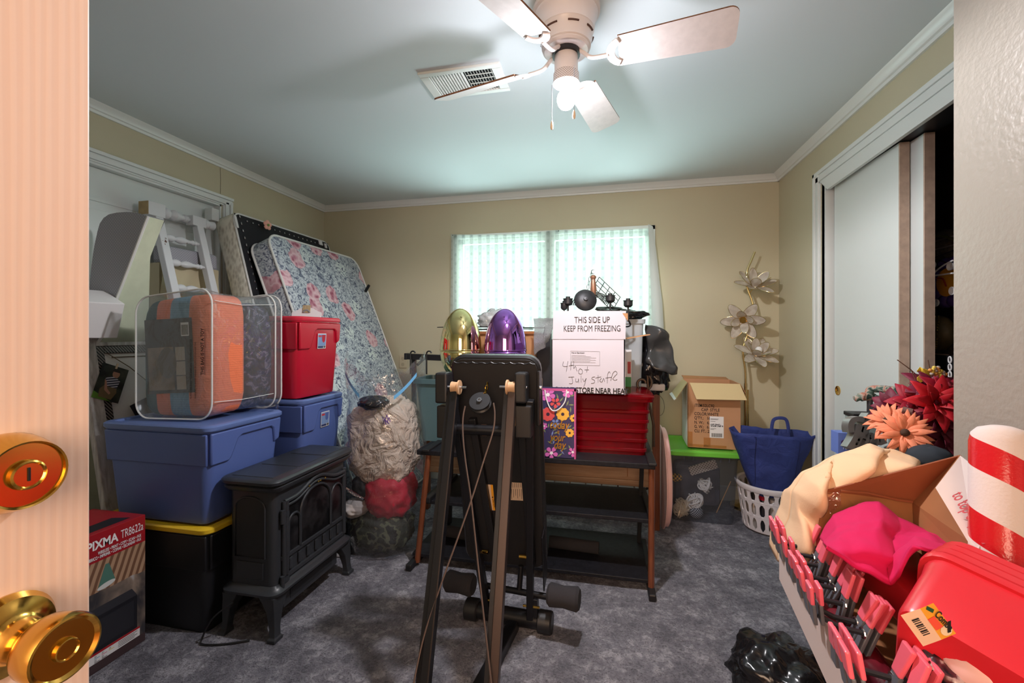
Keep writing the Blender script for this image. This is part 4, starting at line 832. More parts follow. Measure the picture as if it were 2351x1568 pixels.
# brown box with wire hangers on top behind the eggs
bb = thing('cardboard_box', 'brown cardboard box with black wire hangers on it behind the purple egg', 'box', (-.62, 2.85, .625))
z_ = on_y(1200, 762, 2.66).z; bx0, bx1 = on_y(1085, 760, 2.66).x, on_y(1228, 765, 2.66).x
MB().box(bx0, bx1, 2.66, 2.88, .625, z_).o('carton', CARD, bb, bev=.002)
MB().box(bx0+.02, bx1+.0, 2.64, 2.66, z_-.012, z_+.004).o('flap', CARDIN, bb)
for i, (dx, dy, an) in enumerate(((0, 0, .1), (.1, .03, -.2), (.2, 0, .25), (-.14, -.02, .3), (.05, .08, 1.2))):
    q = Matrix.Translation((bx0+.10+dx, 2.72+dy, z_+.012+.006*i)) @ Matrix.Rotation(an, 4, 'Z'); m = MB(); m.M = q
    m.tube(spline([(-.19, -.04, 0), (0, .06, .004), (.19, -.04, 0), (.18, -.055, 0), (0, -.05, .004), (-.18, -.055, 0), (-.19, -.04, 0)], 4), .0028, 5)
    m.tube(arc((0, .085, .004), .022, -1.4, 2.2, 8, (1, 0, 0), (0, 1, 0)), .0025, 5)
    t = tag(m.o('wire_hanger', BLKPL, None, True), 'thin black wire hanger lying on the brown box behind the eggs', 'hanger', 'wire hangers on the brown box')
p = on_y(1140, 735, 2.80)
tag(blob((p.x, 2.80, z_+.075), (.13, .07, .075), .25, 8, ff=7, fine=.09, zmin=z_+.034).o('plastic_bag', film('grey_film', (150, 156, 158), .3, .5, .2, 20, .6), None, 'all'), 'grey translucent plastic bag behind the two eggs', 'bag')
# black panel and bubble wrap
p0, p1 = on_y(1234, 765, 2.72), on_y(1264, 765, 2.72)
tag(MB().box(p0.x, p1.x, 2.70, 2.78, .625, p0.z).o('speaker', mat('matte_black', (30, 28, 32), .6), None, False, bev=.003), 'tall black panel between the brown box and the white carton', 'panel')
def bw(u, v):
    x = 1226+52*u*(1-.35*v*(u > .5)); y = 730+(85-35*u)*v
    q = on_y(x, y, 2.50-.03*math.sin(u*3)+.02*math.sin(v*7)); q += Vector((.006*noise.noise(q*22), .02*noise.noise(q*14), .008*noise.noise(q*25))); return q
k = N('bubble_wrap'); vo = k.n('TexVoronoi', {'Scale': 52}).outputs[0]; nb = k.bump(vo, 1, .01)
tr_ = k.n('BsdfTransparent', {'Color': (.9, .92, .92, 1)}); gl_ = k.n('BsdfGlossy', {'Roughness': .15, 'Normal': nb}); df_ = k.n('BsdfDiffuse', {'Color': (.86, .88, .88, 1), 'Normal': nb})
a = k.n('MixShader', {0: k.ramp(vo, (.1, (60, 60, 60)), (.5, (190, 190, 190))), 1: tr_.outputs[0], 2: df_.outputs[0]}); b = k.n('MixShader', {0: .22, 1: a.outputs[0], 2: gl_.outputs[0]}); k.set(k.out.inputs[0], b.outputs[0])
tag(MB().grid(bw, 22, 26).o('bubble_wrap', k.m, None, 'all', solid=.004), 'crumpled clear bubble wrap hanging beside the white carton', 'packing')
# ------------------------------------------------------------------ red basket, white carton, chandelier
RB = film('red_translucent', (214, 26, 40), .25, .55, .12, 5, .1); k = N('red_translucent_plastic')
X = k.xyz(); band = k.math('GREATER_THAN', k.math('SINE', k.math('MULTIPLY', X[2], 2*math.pi/.036)), .25)
t_ = k.n('BsdfTransparent', {'Color': k.mix(band, lin((205, 30, 44)), lin((150, 14, 30)))}); d_ = k.n('BsdfDiffuse', {'Color': lin((170, 14, 34))}); l_ = k.n('BsdfTranslucent', {'Color': lin((210, 20, 40))}); g_ = k.n('BsdfGlossy', {'Roughness': .12})
a = k.n('MixShader', {0: .5, 1: d_.outputs[0], 2: l_.outputs[0]}); b = k.n('MixShader', {0: .5, 1: t_.outputs[0], 2: a.outputs[0]}); c = k.n('MixShader', {0: k.math('ADD', .04, k.math('MULTIPLY', k.math('POWER', k.n('LayerWeight', {'Blend': .5}).outputs['Facing'], 4), .5)), 1: b.outputs[0], 2: g_.outputs[0]}); k.set(k.out.inputs[0], c.outputs[0]); REDT = k.m
ry = 2.33; rl, rr2 = on_y(1323, 1036, ry).x, on_y(1482, 1036, ry).x; zl = on_y(1410, 908, ry).z
rb = thing('storage_basket', 'translucent red plastic basket with a lid on the black shelf stand', 'basket', ((rl+rr2)/2, ry+.17, .625)); cx, cyy = (rl+rr2)/2, ry+.17; hw = (rr2-rl)/2
m = MB().loft([(.625, hw-.005, .155, .03), (.612, hw, .165, .03), (zl-.03, hw+.022, .178, .035), (zl-.028, hw+.04, .192, .035), (zl-.012, hw+.042, .194, .035)], (cx, cyy), cap1=False); m.o('body', REDT, rb, True)
for i in range(5):
    z = .64+i*.05; m = MB(); f = (z-.6)/(zl-.6); m.loft([(z, hw+.022*f+.002, .165+.014*f+.002, .03), (z+.004, hw+.022*f+.006, .165+.014*f+.006, .03), (z+.016, hw+.022*f+.006, .165+.014*f+.006, .03), (z+.02, hw+.022*f+.002, .165+.014*f+.002, .03)], (cx, cyy), cap0=False, cap1=False); m.o('rib', REDT, rb, True)
m = MB().loft([(zl-.012, hw+.044, .196, .035), (zl, hw+.046, .198, .035), (zl+.01, hw+.03, .18, .03), (zl+.012, hw, .15, .03)], (cx, cyy)); m.o('lid', REDT, rb, True)
for i, (x, z, r) in enumerate(((.05, .72, .028), (.09, .69, .026), (-.04, .68, .03), (-.1, .66, .03), (.0, .645, .03), (.06, .65, .025), (.1, .78, .024))):
    tag(MB().ball((cx+x, ry+.07+.02*(i % 2), z), r, 16, 10).o('ornament', mat('red_ornament', (200, 30, 40), .2) if i == 0 else bpy.data.materials['red_ornament'], None, 'all'), 'red ball ornament inside the translucent red basket', 'ornament', 'ornaments in the red basket')
wy = 2.262; W0, W1 = on_y(1264, 905, wy).x, on_y(1437, 908, wy).x; zb = zl+.013; zh = on_y(1360, 779, wy).z; W0t, W1t = on_y(1273, 775, wy).x, on_y(1441, 783, wy).x
wc = thing('carton', 'white carton with handwriting and an open front flap on the red basket', 'box', ((W0+W1)/2, wy+.15, zb))
WC = mat('white_card', (200, 193, 200), .7)
m = MB(); dpt = .3; F = lambda y: [(W0+.006, y, zb), (W1-.006, y, zb), (W1-.004, y, zh), (W0+.006, y, zh)]
for (a, b) in (((0, 0, 0), (0, .004, 0)), ((0, dpt, 0), (0, dpt+.004, 0))): m.prism([Vector(p)+Vector(a) for p in F(wy)], a, b)
m.box(W0+.006, W0+.01, wy, wy+dpt, zb, zh).box(W1-.01, W1-.004, wy, wy+dpt, zb, zh).box(W0+.006, W1-.006, wy, wy+dpt, zb, zb+.004); m.o('body', WC, wc)
zf = on_y(1360, 715, wy-.0).z
m = MB().add([(W0+.012, wy-.003, zh+.001), (W1-.002, wy-.003, zh+.001), (W1-.0, wy-.012, zf), (W0+.016, wy-.012, zf+.004), (W0+.012, wy+.001, zh+.001), (W1-.002, wy+.001, zh+.001), (W1-.0, wy-.008, zf), (W0+.016, wy-.008, zf+.004)], [(0, 1, 2, 3), (7, 6, 5, 4), (0, 4, 5, 1), (1, 5, 6, 2), (2, 6, 7, 3), (3, 7, 4, 0)]); fl_ = m.o('front_flap', WC, wc)
m = MB().add([(W1-.004, wy+.02, zh), (W1+.12, wy+.03, zh+.022), (W1+.12, wy+dpt-.03, zh+.022), (W1-.004, wy+dpt-.02, zh), (W1-.004, wy+.02, zh+.004), (W1+.12, wy+.03, zh+.026), (W1+.12, wy+dpt-.03, zh+.026), (W1-.004, wy+dpt-.02, zh+.004)], [(3, 2, 1, 0), (4, 5, 6, 7), (0, 1, 5, 4), (1, 2, 6, 5), (2, 3, 7, 6), (3, 0, 4, 7)]); m.o('side_flap', CARD, wc)
m = MB().add([on_y(1429, 719, wy-.0125), on_y(1441.5, 719, wy-.0125), on_y(1441.5, 737, wy-.0125)], [(0, 2, 1)]); m.o('torn_corner', CARD, fl_)
def ptext(s, px, py, hpx, y, par, al='CENTER', **kw):
    p = on_y(px, py, y); d = -sy_*p.x+cy_*p.y
    return text(s, hpx*d/FPX/.70, basis(p, (1, 0, 0), (0, 0, 1)), INK, par, align=al, **kw)
ptext('THIS SIDE UP', 1359, 740.5, 13.5, wy-.0105, fl_, bold=0, sx=.72); ptext('KEEP FROM FREEZING', 1358.5, 760.5, 13.5, wy-.007, fl_, bold=0, sx=.68)
ptext('DO NOT STORE NEAR HEAT', 1351, 902, 12, wy-.0008, wc, bold=.025, sx=.80)
lb = MB()
for a, b in (((1310, 806), (1377, 807.5)), ((1377, 807.5), (1377, 839.5)), ((1377, 839.5), (1310, 838)), ((1310, 838), (1310, 806))): lb.tube([on_y(*a, wy-.0005), on_y(*b, wy-.0005)], .0006, 4)
lb.o('printed_frame', INK, wc); ptext('Hand Sanitizer', 1312, 811.5, 3.6, wy-.0005, wc, al='LEFT', bold=.01)
for i in range(7): MB().bar(on_y(1312, 816+i*2.7, wy-.0006), on_y(1345+(i*37 % 25), 816.5+i*2.7, wy-.0006), .0012, .0004).o('printed_line', INK, wc)
hand = [[(1294, 830), (1292, 840), (1303, 841)], [(1304, 829), (1301, 848), (1300, 853)], [(1306, 840), (1317, 838)], [(1312, 830), (1310, 850)], [(1317, 829), (1317, 846), (1321, 840), (1324, 850), (1325, 852)],
        [(1332, 846), (1328, 852), (1330, 858), (1336, 858), (1337, 850), (1332, 846)], [(1349, 841), (1347, 855)], [(1342, 849), (1352, 849)],
        [(1305, 866), (1318, 865)], [(1313, 866), (1315, 878), (1311, 881), (1307, 880)], [(1322, 869), (1322, 876), (1327, 876), (1328, 869), (1329, 879)], [(1334, 862), (1334, 878)], [(1338, 869), (1341, 876), (1346, 868)], [(1346, 868), (1343, 880), (1340, 888)],
        [(1366, 865), (1360, 866), (1359, 870), (1365, 873), (1364, 879), (1357, 880)], [(1373, 861), (1373, 878)], [(1367, 868), (1380, 865)], [(1381, 868), (1377, 874), (1382, 877), (1386, 868), (1388, 877)], [(1394, 880), (1395, 860), (1399, 853), (1401, 858)], [(1390, 868), (1404, 866)], [(1402, 874), (1407, 857), (1413, 852), (1417, 857), (1411, 864), (1407, 870), (1412, 873), (1417, 871)]]
m = MB()
for st in hand: m.tube(spline([on_y(x, y, wy-.0008) for x, y in st], 3), .0011, 4)
m.o('handwriting', INK, wc)
# chandelier lying in the white carton
ch = thing('chandelier', 'dark iron chandelier with candle cups packed in the white carton', 'chandelier', (on_y(1365, 700, 2.47).x, 2.47, zb+.1))
IRON = mat('dark_iron', (58, 58, 60), .45, .6, var=.2, vs=30); COPPER = mat('aged_copper', (150, 110, 88), .4, .5)
cyq = 2.47
pr = [(0, 0), (.012, 0), (.015, .02), (.010, .03), (.014, .05), (.018, .07), (.014, .11), (.011, .125), (.017, .135), (.017, .142), (.008, .15), (0, .15)]
p = on_y(1363, 685, cyq); MB().lathe([(r*1.0, z) for r, z in pr], (p.x, cyq, p.z-.02), 16, (-.02, 0, 1)).o('column', COPPER, ch, True)
q = on_y(1362, 624, cyq); MB().tube(arc(q, .011, 0, 2*math.pi, 12), .0022, 6, closed=True).o('ring', IRON, ch, True)
for i, (x, y) in enumerate(((1357, 632), (1354, 641), (1352, 650), (1350, 659))):
    q = on_y(x, y, cyq); MB().tube([q+Vector((.006*math.cos(t)*(1 if i % 2 else .4), .006*math.cos(t)*(0 if i % 2 else .8), .014*math.sin(t))) for t in [j*math.pi/5 for j in range(10)]], .0015, 5, closed=True).o('chain_link', IRON, ch, True)
q = on_y(1344, 689, cyq-.05); M = basis(q, (1, .15, 0), (0, .25, 1)); m = MB(); m.M = M; m.lathe([(0, -.01), (.05, -.01), (.060, -.006), (.062, 0), (.056, .008), (.03, .016), (.012, .02), (.01, .03), (0, .031)], (0, 0, 0), 36); m.o('canopy', IRON, ch, True)
m = MB()
for i in range(5):
    c = on_y(1358, 702, cyq+.03); R = .075+.009*i; m.tube(arc(c, R, math.pi*.05, math.pi*.98, 18, (1, 0, 0), (0, .2, .72)), .003, 5)
m.o('wire_loops', IRON, ch, True)
for px, py in ((1304, 694), (1401, 687), (1442, 698), (1295, 704)):
    q = on_y(px, py, cyq-.02 if px != 1442 else cyq+.12); s_ = 1.35 if px != 1295 else 1.0
    m = MB().lathe([(.004*s_, -.10), (.004*s_, -.02), (.012*s_, -.018), (.019*s_, -.008), (.019*s_, .016), (.021*s_, .018), (.021*s_, .021), (.009*s_, .021), (.009*s_, .032), (0, .032)], q, 16); m.o('candle_cup', IRON, ch, True)
    MB().tube(spline([q+Vector((0, 0, -.09)), q+Vector((.0, .02, -.13)), on_y(1362, 745, cyq)], 5), .005, 6).o('arm', IRON, ch, True)
wr = thing('wire_rack', 'small square wire rack tilted above the chandelier', 'rack', on_y(1390, 700, 2.56)); rm = MB()
A_, B_, C_ = on_y(1376, 636, 2.56), on_y(1424, 682, 2.56), on_y(1358, 668, 2.56)
for i in range(5):
    t = i/4; rm.tube([A_+(B_-A_)*t, C_+(B_-A_)*t], .0024, 5); rm.tube([A_+(C_-A_)*t, B_+(C_-A_)*t], .0024, 5)
rm.o('wires', IRON, wr)
q = on_y(1400, 712, 2.50); tag(MB().tube(spline([q+Vector((.09*math.cos(i*1.9)*(1-i*.03), .04*math.sin(i*2.3), .016*math.sin(i*1.3))) for i in range(16)], 5), .005, 6).o('light_cord', mat('dark_green_cord', (48, 60, 56), .6), None, True), 'tangled dark green cord beside the chandelier in the carton', 'cord')
# gift bag
gy = 2.195; g0, g1 = on_y(1241, 1048, gy).x, on_y(1322, 1050, gy).x; gz = on_y(1280, 892, gy).z; gzb = .625
gb = thing('gift_bag', 'purple floral paper gift bag with gold lettering on the black shelf', 'gift bag', ((g0+g1)/2, gy+.05, gzb))
NAVY = mat('gift_navy', (60, 54, 92), .35); GP = mat('gift_magenta', (196, 84, 140), .4)
m = MB().box(g0, g1, gy, gy+.003, gzb, gz).box(g0, g1, gy+.055, gy+.058, gzb, gz).box(g0, g0+.003, gy, gy+.058, gzb, gz).box(g0, g1, gy, gy+.058, gzb, gzb+.003); m.o('bag', NAVY, gb)
m = MB().add([(g1+.0005, gy, gzb), (g1+.0005, gy+.058, gzb), (g1+.0005, gy+.058, gz), (g1+.0005, gy, gz)], [(0, 1, 2, 3)]); m.o('side', GP, gb)
m = MB().box(g0, g1, gy-.0012, gy-.0002, gz-.012, gz).box(g1-.008, g1, gy-.0012, gy-.0002, gzb, gz); m.o('border', GP, gb)
cols = {'p': (216, 110, 186), 'r': (222, 84, 84), 'y': (240, 180, 70), 'l': (120, 136, 190), 'g': (128, 140, 96), 'c': (60, 40, 60), 'w': (244, 236, 240)}
gm_ = [mat('gift_'+n, c, .4) for n, c in cols.items()]; ki = {n: i for i, n in enumerate(cols)}
m = MB()
def gpt(px, py, lf): q = on_y(px, py, gy-.0004-lf); q.x = min(max(q.x, g0), g1-.008); q.z = min(max(q.z, gzb), gz-.012); return q
random.seed(4)
for i in range(46):
    px, py = random.uniform(1243, 1318), random.uniform(897, 1046); an = random.uniform(0, 6.28); L = random.uniform(5, 9); w2 = 1.9
    m.cur = ki[random.choice('gggl')]; m.add([gpt(px+L*math.cos(an), py+L*math.sin(an), .0003), gpt(px-w2*math.sin(an), py+w2*math.cos(an), .0003), gpt(px-L*math.cos(an), py-L*math.sin(an), .0003), gpt(px+w2*math.sin(an), py-w2*math.cos(an), .0003)], [(3, 2, 1, 0)])
for fi, (px, py, r, c, n) in enumerate(((1258, 906, 17, 'p', 6), (1303, 900, 13, 'p', 6), (1275, 925, 12, 'r', 5), (1258, 951, 16, 'r', 9), (1292, 951, 15, 'y', 9), (1308, 994, 10, 'y', 8), (1266, 1040, 15, 'p', 5), (1315, 1038, 11, 'p', 5), (1249, 978, 8, 'p', 6), (1317, 960, 9, 'y', 7), (1275, 972, 10, 'l', 5))):
    for j in range(n):
        a = j*2*math.pi/n+.3; lf = .0006+.0001*(fi*2+j*.1); m.cur = ki[c]
        m.add([gpt(px+r*(.05*math.cos(a)+.95*math.cos(a)*q*1.0)+r*s__*math.sin(a), py+r*(.05*math.sin(a)+.95*math.sin(a)*q)-r*s__*math.cos(a), lf) for q, s__ in ((.1, -.05), (.6, -.32), (.92, -.26), (1.02, 0), (.92, .26), (.6, .32), (.1, .05))], [tuple(range(7))])
    m.cur = ki['w' if c == 'p' else 'c']; m.add([gpt(px+r*.26*math.cos(i*.7), py+r*.26*math.sin(i*.7), lf+.0003) for i in range(9)], [tuple(range(9))])
m.o('printed_flowers', gm_, gb)
GOLD = mat('gold_foil', (224, 160, 60), .3, .7)
for s_, px, py, h_ in (('today', 1283, 984, 16), ('is', 1281, 995, 8), ('your', 1279, 1012, 15), ('day', 1284, 1030, 16)):
    p = on_y(px, py, gy-.0028); d = -sy_*p.x+cy_*p.y; text(s_, h_*d/FPX/.6, basis(p, (1, 0, 0), (0, 0, 1)), GOLD, gb, align='CENTER', sx=.72, shear=.3, bold=.012)
for yy in (gy-.004, gy+.0595):
    a, b = on_y(1251, 895, yy), on_y(1301, 895, yy); MB().tube(spline([a, a+(b-a)*.08+Vector((0, 0, -.05)), a+(b-a)*.3+Vector((0, -.004 if yy < gy else .004, -.1)), a+(b-a)*.6+Vector((0, -.004 if yy < gy else .004, -.1)), a+(b-a)*.92+Vector((0, 0, -.06)), b], 5), .0032, 6).o('cord_handle', PAPERW, gb, True)
# grey bin, bags and cloths to the right of the white carton
GREYB = mat('light_grey_plastic', (168, 174, 178), .4)
p0, p1, p2 = on_y(1436, 733, 2.81), on_y(1480, 735, 2.81), on_y(1466, 885, 2.81)
gbn = thing('waste_bin', 'light grey plastic bin to the right of the white carton', 'bin', ((p0.x+p1.x)/2-.05, 2.82, .625)); cxg = p1.x-.12
m = MB().loft([(.625, .085, .07, .02), (p0.z-.03, .108, .088, .025), (p0.z-.029, .118, .098, .025), (p0.z-.003, .12, .10, .025), (p0.z-.003, .108, .088, .02), (.62, .083, .068, .02)], (cxg, 2.82)); m.o('bin', GREYB, gbn, True)
p = on_y(1445, 850, 2.63); gc = thing('small_carton', 'narrow green and red carton squeezed behind the white carton', 'carton', (p.x, 2.645, .625))
MB().box(p.x-.05, p.x+.012, 2.638, 2.658, .625, 1.16).o('carton', PAPERW, gc); MB().box(p.x-.049, p.x+.0105, 2.6365, 2.638, .72, 1.0).o('green_panel', mat('carton_green', (30, 140, 72), .45), gc)
MB().box(p.x-.01, p.x+.008, 2.636, 2.638, 1.02, 1.09).o('red_panel', mat('carton_red', (180, 34, 36), .45), gc)
k = N('black_bag_film'); k.p(col=lin((24, 24, 27)), rough=.2, nrm=k.bump(k.noise(5, k.co(scale=(1, 1, .6)), 2, dist=1.5), .7, .05)); BAGB = k.m
p = on_y(1497, 825, 2.86)
tag(blob((p.x+.0, 2.87, p.z-.03), (.095, .085, .19), .3, 11, ff=6, fine=.12, taper=.25).o('garbage_bag', BAGB, None, 'all'), 'black garbage bag heaped beside the window curtain edge', 'garbage bag')
p = on_y(1440, 722, 2.74); tag(blob((p.x, 2.76, p.z+.0), (.12, .07, .03), .25, 12, ff=6, fine=.09).o('garbage_bag', BAGB, None, 'all'), 'black plastic sheet lying across the grey bin rim', 'plastic sheet')
def fl2(u, v):
    q = on_y(1485+48*u+22*v*u, 745+20*u+95*v, 2.80-.04*math.sin(u*3)); return q+Vector((.02*noise.noise(q*16), .05*noise.noise(q*10), .025*noise.noise(q*14)))
tag(MB().grid(fl2, 14, 18).o('plastic_sheet', mat('dark_grey_film', (62, 62, 62), .3, bump=.5, bs=14), None, 'all', solid=.003), 'dark grey plastic flap draped over the black garbage bag', 'plastic sheet')
def lace(u, v):
    q = on_y(1478+34*u, 852+52*v*(1-.25*u), 2.84-.02*math.sin(u*9)); return q+Vector((0, .03*noise.noise(q*14), .006*noise.noise(q*30)))
tag(MB().grid(lace, 16, 16).o('lace_cloth', mat('white_lace', (226, 226, 232), .9, bump=.6, bs=60), None, 'all', solid=.004), 'white lace cloth bunched under the black garbage bag', 'cloth')
tag(MB().box(hx1-.12, hx1+.06, 2.80, 2.93, .902, .945).o('folded_cloth', mat('folded_white', (206, 200, 198), .9), None, False, bev=.01), 'folded whitish cloth on top of the headboard post', 'cloth')
ih = thing('iron_scroll', 'dark bronze iron scroll curling beside the red basket', 'ornament', on_y(1473, 905, 2.62))
c_ = on_y(1476, 880, 2.62); m = MB().tube([c_+Vector((math.cos(t)*(.014+.0055*t)*1.0, 0, math.sin(t)*(.014+.0055*t)*1.0)) for t in [i*.35 for i in range(22)]]+[c_+Vector((.03, 0, -.1)), c_+Vector((.06, 0, -.24)), c_+Vector((.06, 0, c_.z*-1+.604))], .0075, 8); m.o('scroll', mat('bronze', (74, 60, 50), .4, .6), ih, True)
tag(MB().tube(spline([on_y(x, y, 3.3) for x, y in ((1500, 893), (1512, 905), (1523, 920), (1525, 940), (1518, 953), (1505, 952))], 5), .0015, 5).o('wire', INK, None, True), 'thin dark wire loop against the back wall by the basket', 'wire')
# ------------------------------------------------------------------ folded exercise machine
em = thing('exercise_machine', 'folded black sliding-bench exercise machine standing in the middle of the carpet', 'exercise machine', (-.44, 1.7, 0))
BX = -.441; VINYL = mat('black_vinyl', (30, 31, 34), .38, bump=.15, bs=60)
tp_, bt_ = Vector((BX, 1.655, 1.163)), Vector((BX+.012, 1.86, .235)); dn = (bt_-tp_); Lb_ = dn.length
M = basis((tp_+bt_)/2, (1, 0, 0), -dn)     # z of this frame points at the viewer
m = MB(); m.M = M; h2 = Lb_/2
m.loft([(-.05, .172, h2-.01, .05), (-.042, .182, h2, .055), (-.012, .184, h2+.002, .056), (-.004, .176, h2-.006, .05)]); m.o('bench_pad', VINYL, em, True)
m = MB(); m.M = M; m.loft([(-.004, .172, h2-.012, .045), (.004, .172, h2-.012, .045)]); bd = m.o('bench_board', mat('board_underside', (26, 25, 28), .6), em, True)
m = MB(); m.M = M
m.tube([(-.165+.33*i/30, h2-.022-.006*abs(math.sin(i*.9)), .006) for i in range(31)], .0025, 5); m.o('fabric_edge', BLKPL, bd)
M2 = M
def onb(px, py, lf=.006):   # a sight line met on the board's underside
    r = ray(px, py); n = M.to_3x3() @ Vector((0, 0, 1)); o_ = M @ Vector((0, 0, lf)); c0 = Vector((0, 0, 1.25)); return c0+r*((o_-c0).dot(n)/r.dot(n))
def stick(poly, m_, nm, par, lf=.006): return MB().add([onb(x, y, lf) for x, y in poly], [tuple(range(len(poly)))[::-1]]).o(nm, m_, par)
s1 = stick([(1117, 1112), (1131, 1113), (1137, 1172), (1124, 1171)], mat('sticker_cream', (226, 196, 168), .5), 'warning_sticker', bd)
stick([(1126, 1113), (1131.5, 1113), (1137, 1172), (1132, 1171)], mat('sticker_orange', (240, 166, 40), .5), 'orange_band', s1, .0065)
stick([(1131, 1139), (1129, 1143), (1133, 1143)], INK, 'warning_triangle', s1, .007)
text('CAUTION', .011, basis(onb(1130.5, 1145, .0062), onb(1133.5, 1160, .0062)-onb(1130.5, 1145, .0062), (1, 0, 0.1)), INK, s1, sx=.8, bold=.02)
s2 = stick([(1170, 1107), (1206, 1109), (1209, 1150), (1172, 1148)], bpy.data.materials['sticker_cream'], 'instruction_sticker', bd)
for i in range(14):
    x = 1174+i*2.3; y0, y1 = (1109, 1119) if i % 2 else (1123, 1146-i % 5*2); stick([(x, y0), (x+.8, y0), (x+1.3, y1), (x+.5, y1)], INK, 'printed_line', s2, .0066)
stick([(1133, 1266), (1142, 1266.5), (1141, 1296), (1135, 1295)], PAPERW, 'small_sticker', bd)
stick([(1105, 974), (1117, 974), (1118, 1001), (1107, 1001)], mat('sticker_brown', (92, 74, 66), .6), 'brown_tag', bd)
# inner rails on the underside
for px0, px1 in ((1085, 1140), (1196, 1222)):
    MB().bar(onb(px0, 960, .02), onb(px1, 1292, .02), .03, .03, M.to_3x3() @ Vector((0, 0, 1))).o('slide_rail', BLKPL, em, bev=.003)
# uprights down to the base tube
MET = mat('black_tube_metal', (28, 28, 32), .35, .3)
for xt, xb in ((-.60, -.50), (-.285, -.315)):
    MB().bar((xt, 1.63, 1.0), (xb, 1.80, .06), .036, .028, (1, 0, 0)).o('upright', MET, em, bev=.003)
L_, R_ = on_z(1085, 1398, .045), on_z(1252, 1428, .045); ax = (R_-L_).normalized()
MB().cyl(L_, R_, .034, 20).o('base_tube', MET, em, True)
for p, s_ in ((L_, -1), (R_, 1)):
    m = MB().lathe([(0, -.03), (.04, -.03), (.045, -.026), (.045, .024), (.04, .03), (0, .03)], p+ax*s_*.0, 20, ax); m.o('end_cap', BLKPL, em, True)
md = (L_+R_)/2; q = on_z(1108, 1568, .025); bdir = (q-on_z(1176, 1440, .025)).normalized()
MB().bar(on_z(1180, 1432, .028), on_z(1180, 1432, .028)+bdir*.62, .045, .045).o('floor_beam', MET, em, bev=.004)
L2, R2 = on_y(1110, 1343, 1.835), on_y(1262, 1371, 1.80)
MB().cyl(L2, R2, .013, 12).o('foot_bar', MET, em, True); a2 = (R2-L2).normalized()
m_ = (L2+R2)/2; MB().cyl(m_+Vector((.02, .02, .1)), m_+Vector((.015, 0, 0)), .012, 10).o('foot_bar_stem', MET, em, True)
FOAM = mat('black_foam', (44, 42, 46), .95, bump=.3, bs=120)
for px, py, y in ((1056, 1338, 1.84), (1294, 1370, 1.79)):
    c = on_y(px, py, y); m = MB().lathe([(0, -.066), (.036, -.066), (.046, -.055), (.044, -.03), (.041, 0), (.044, .03), (.047, .055), (.038, .066), (0, .066)], c, 24, a2); m.o('foam_roller', FOAM, em, True)
for px, py in ((1130, 1365), (1218, 1378)):
    c = on_y(px, py, 1.79); MB().box(c.x-.012, c.x+.03, 1.78, 1.83, .075, c.z+.01).o('bracket', MET, em, bev=.002); MB().cyl(c+Vector((-.03, -.01, -.02)), c+Vector((.04, -.01, -.02)), .005, 8).o('bolt', BRASS, em, True)
# top brackets, axle, rollers, pulley
ytop = 1.60; zt_ = on_y(1115, 992, ytop).z
MB().cyl((-.62, ytop+.03, zt_), (-.285, ytop+.03, zt_), .02, 18).o('cross_tube', MET, em, True)
for px, w_ in ((1016, .05), (1196, .045)):
    c = on_y(px, 880, ytop); MB().box(c.x-w_/2, c.x+w_/2, ytop-.02, ytop+.05, on_y(px, 925, ytop).z, on_y(px, 855, ytop).z).o('top_bracket', BLKPL, em, bev=.008)
    c = on_y(px+6, 980, ytop); MB().box(c.x-.032, c.x+.03, ytop-.01, ytop+.055, on_y(px, 1005, ytop).z, on_y(px, 930, ytop).z-.002).o('tube_clamp', BLKPL, em, bev=.005)
TANR = mat('tan_rubber', (190, 152, 116), .5)
for px, s_ in ((1046, 1), (1174, -1)):
    c = on_y(px, 889, ytop-.005); MB().cyl(c-Vector((.06*s_, 0, 0)), c+Vector((.045*s_, 0, 0)), .006, 10).o('axle', CHROME, em, True)
    m = MB().lathe([(0, -.016), (.022, -.016), (.020, .002), (.021, .010), (.028, .012), (.028, .018), (0, .018)], c, 22, (s_, 0, 0)); m.o('roller_wheel', TANR, em, True)
c = on_y(1103, 925, ytop-.03)
ax_ = Vector((0, -.72, .7)); m = MB().lathe([(0, -.014), (.040, -.014), (.040, -.008), (.034, -.003), (.034, .003), (.040, .008), (.040, .014), (0, .014)], c, 32, ax_); pu = m.o('pulley', BLKPL, em, True)
m = MB().lathe([(0, .014), (.011, .014), (.010, .022), (.006, .022), (.005, .016), (0, .016)], c, 6, ax_); m.o('pulley_bolt', CHROME, pu)
for i in range(4):
    q = on_y(1119-i*2, 882+i*8, ytop+.02-.012*i); MB().tube([q+Vector((.005*math.cos(t)*(i % 2), .005*math.cos(t)*(1-i % 2), .009*math.sin(t))) for t in [j*math.pi/5 for j in range(10)]], .002, 5, closed=True).o('chain_link', BRASS, em, True)
